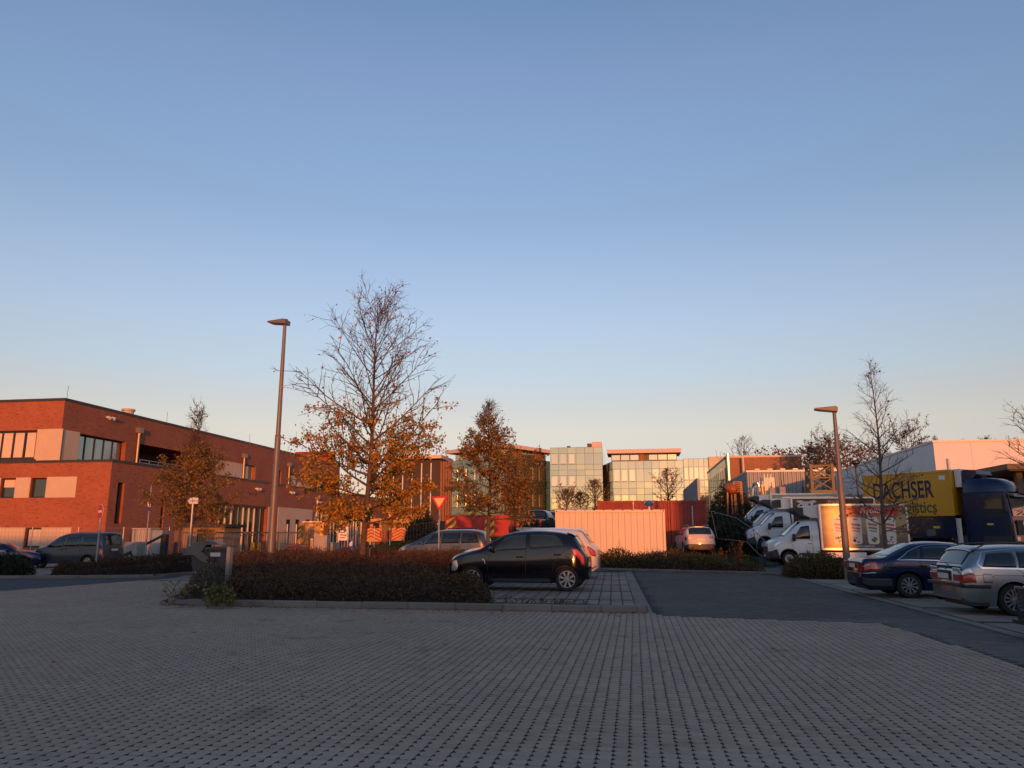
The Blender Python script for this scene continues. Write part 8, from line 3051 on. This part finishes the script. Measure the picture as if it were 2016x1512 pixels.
# tall weeds by the off-roader
rs = np.random.RandomState(31)
for (px_, py_, hgt_, label) in ((1336, 1118, 1.0, 'tawny weed clump left of the white off roader'), (1420, 1105, 0.9, 'tawny weed clump right of the white off roader'), (1457, 1108, 1.25, 'tall dry weed stalks on the grass before the leaning fence')):
    b = V(px_, py_, 38.5)
    z_ = zt(b.x, 38.5)
    t = thing('weed', label, 'plant', (b.x, 38.5, z_))
    tw = Tubes()
    lp = []
    for k in range(26):
        a = rs.uniform(0, 2 * PI)
        r_ = rs.uniform(0.05, 0.55)
        h_ = hgt_ * rs.uniform(0.5, 1.1)
        p0 = np.array([math.cos(a) * r_ * 0.35, math.sin(a) * r_ * 0.35, 0])
        p1 = p0 + np.array([math.cos(a) * r_ * 0.3, math.sin(a) * r_ * 0.3, h_ * 0.6])
        p2 = p1 + np.array([math.cos(a) * r_ * 0.45, math.sin(a) * r_ * 0.45, h_ * 0.4])
        tw.add([p0, p1, p2], 0.006, 0.003, 3)
        for q in range(9):
            lp.append(p0 + (p2 - p0) * rs.uniform(0.3, 1) + rs.normal(0, 0.04, 3))
    tw.build('stems', TWIG, t)
    leaves('leaf_cluster', lp, None, 0.09, LEAF_SHRUB, t, 5)

# grass on the bank and the mound beside the station yard
mg = []
vv, ff = [], []
for j in range(15):
    for i in range(21):
        x, y = lerp(-20.5, -11.0, i / 20), lerp(45, 66, j / 14)
        e = math.sin(PI * i / 20) ** 0.7 * math.sin(PI * j / 14) ** 0.7
        vv.append((x, y, zt(x, y) - 0.03 + 0.55 * e))
for j in range(14):
    for i in range(20):
        a = j * 21 + i
        ff.append((a, a + 1, a + 22, a + 21))
structure(raw('grass_mound', vv, ff, bpy.data.materials['rough_grass_and_soil'], smooth=True))
rs = np.random.RandomState(77)
gpts = []
for k in range(30000):
    x, y = rs.uniform(-13, 9), rs.uniform(37, 60)
    if y < 36.5 + max(0, -x) * 0.05 or (-6.6 < x < 0.6 and y > 42) or x > 6.6:
        continue
    gpts.append((x, y, zt(x, y)))
for k in range(9000):
    x, y = rs.uniform(-20, -11.5), rs.uniform(45.5, 65)
    e = math.sin(PI * (x + 20.5) / 9.5) ** 0.7 * math.sin(PI * (y - 45) / 21) ** 0.7
    gpts.append((x, y, zt(x, y) + 0.55 * e))
LEAF_GRASS = leaf_mat('grass_blades', [(0.0, (0.018, 0.045, 0.010)), (0.6, (0.035, 0.075, 0.016)), (1.0, (0.10, 0.085, 0.03))], 0.3)
g_ = leaves('grass', np.array(gpts), None, 0.20, LEAF_GRASS, None, 8, 'stuff', aspect=0.16, droop=-1.4)

# fallen leaves
rs = np.random.RandomState(15)
fl = []
for k in range(420):        # along the island kerb
    x = rs.uniform(-9.6, 0.2)
    fl.append((x, 15.60 - abs(rs.normal(0, 0.10)) * (1.0 if rs.rand() < 0.7 else 4), 0.012))
for k in range(130):
    fl.append((rs.uniform(-9, 3.5), rs.uniform(6.5, 15.3), 0.012))
for k in range(1500):       # far kerb litter
    f = rs.uniform(0, 1)
    a, b = Vector((*FK[1], 0)), Vector((*FK[3], 0))
    i = rs.randint(1, 5)
    a, b = Vector((*FK[i], 0)), Vector((*FK[i + 1], 0)) if i + 1 < len(FK) else Vector((*FK[i], 0))
    p = a.lerp(b, f)
    fl.append((p.x + rs.normal(0, 0.12), p.y - abs(rs.normal(0.05, 0.22)), 0.015 if rs.rand() < 0.8 else 0.1))
for k in range(60):
    fl.append((rs.uniform(-20, -12), rs.uniform(18, 23.5), 0.012))
for k in range(160):
    fl.append((wd_.x + rs.normal(0.15, 0.3), wd_.y + rs.normal(-0.12, 0.14), 0.012))
fo = leaves('fallen_leaves', np.array(fl), None, 0.075, LEAF_BR, None, 12, 'stuff', droop=0.0)
fo.data.vertices.foreach_get
co = np.empty(len(fo.data.vertices) * 3, np.float32)
fo.data.vertices.foreach_get('co', co)
co = co.reshape(-1, 4, 3)
base_z = co[:, :1, 2:3]
co[:, :, 2:3] = base_z + np.abs(co[:, :, 2:3] - base_z) * 0.25
fo.data.vertices.foreach_set('co', co.ravel())
fo.data.update()
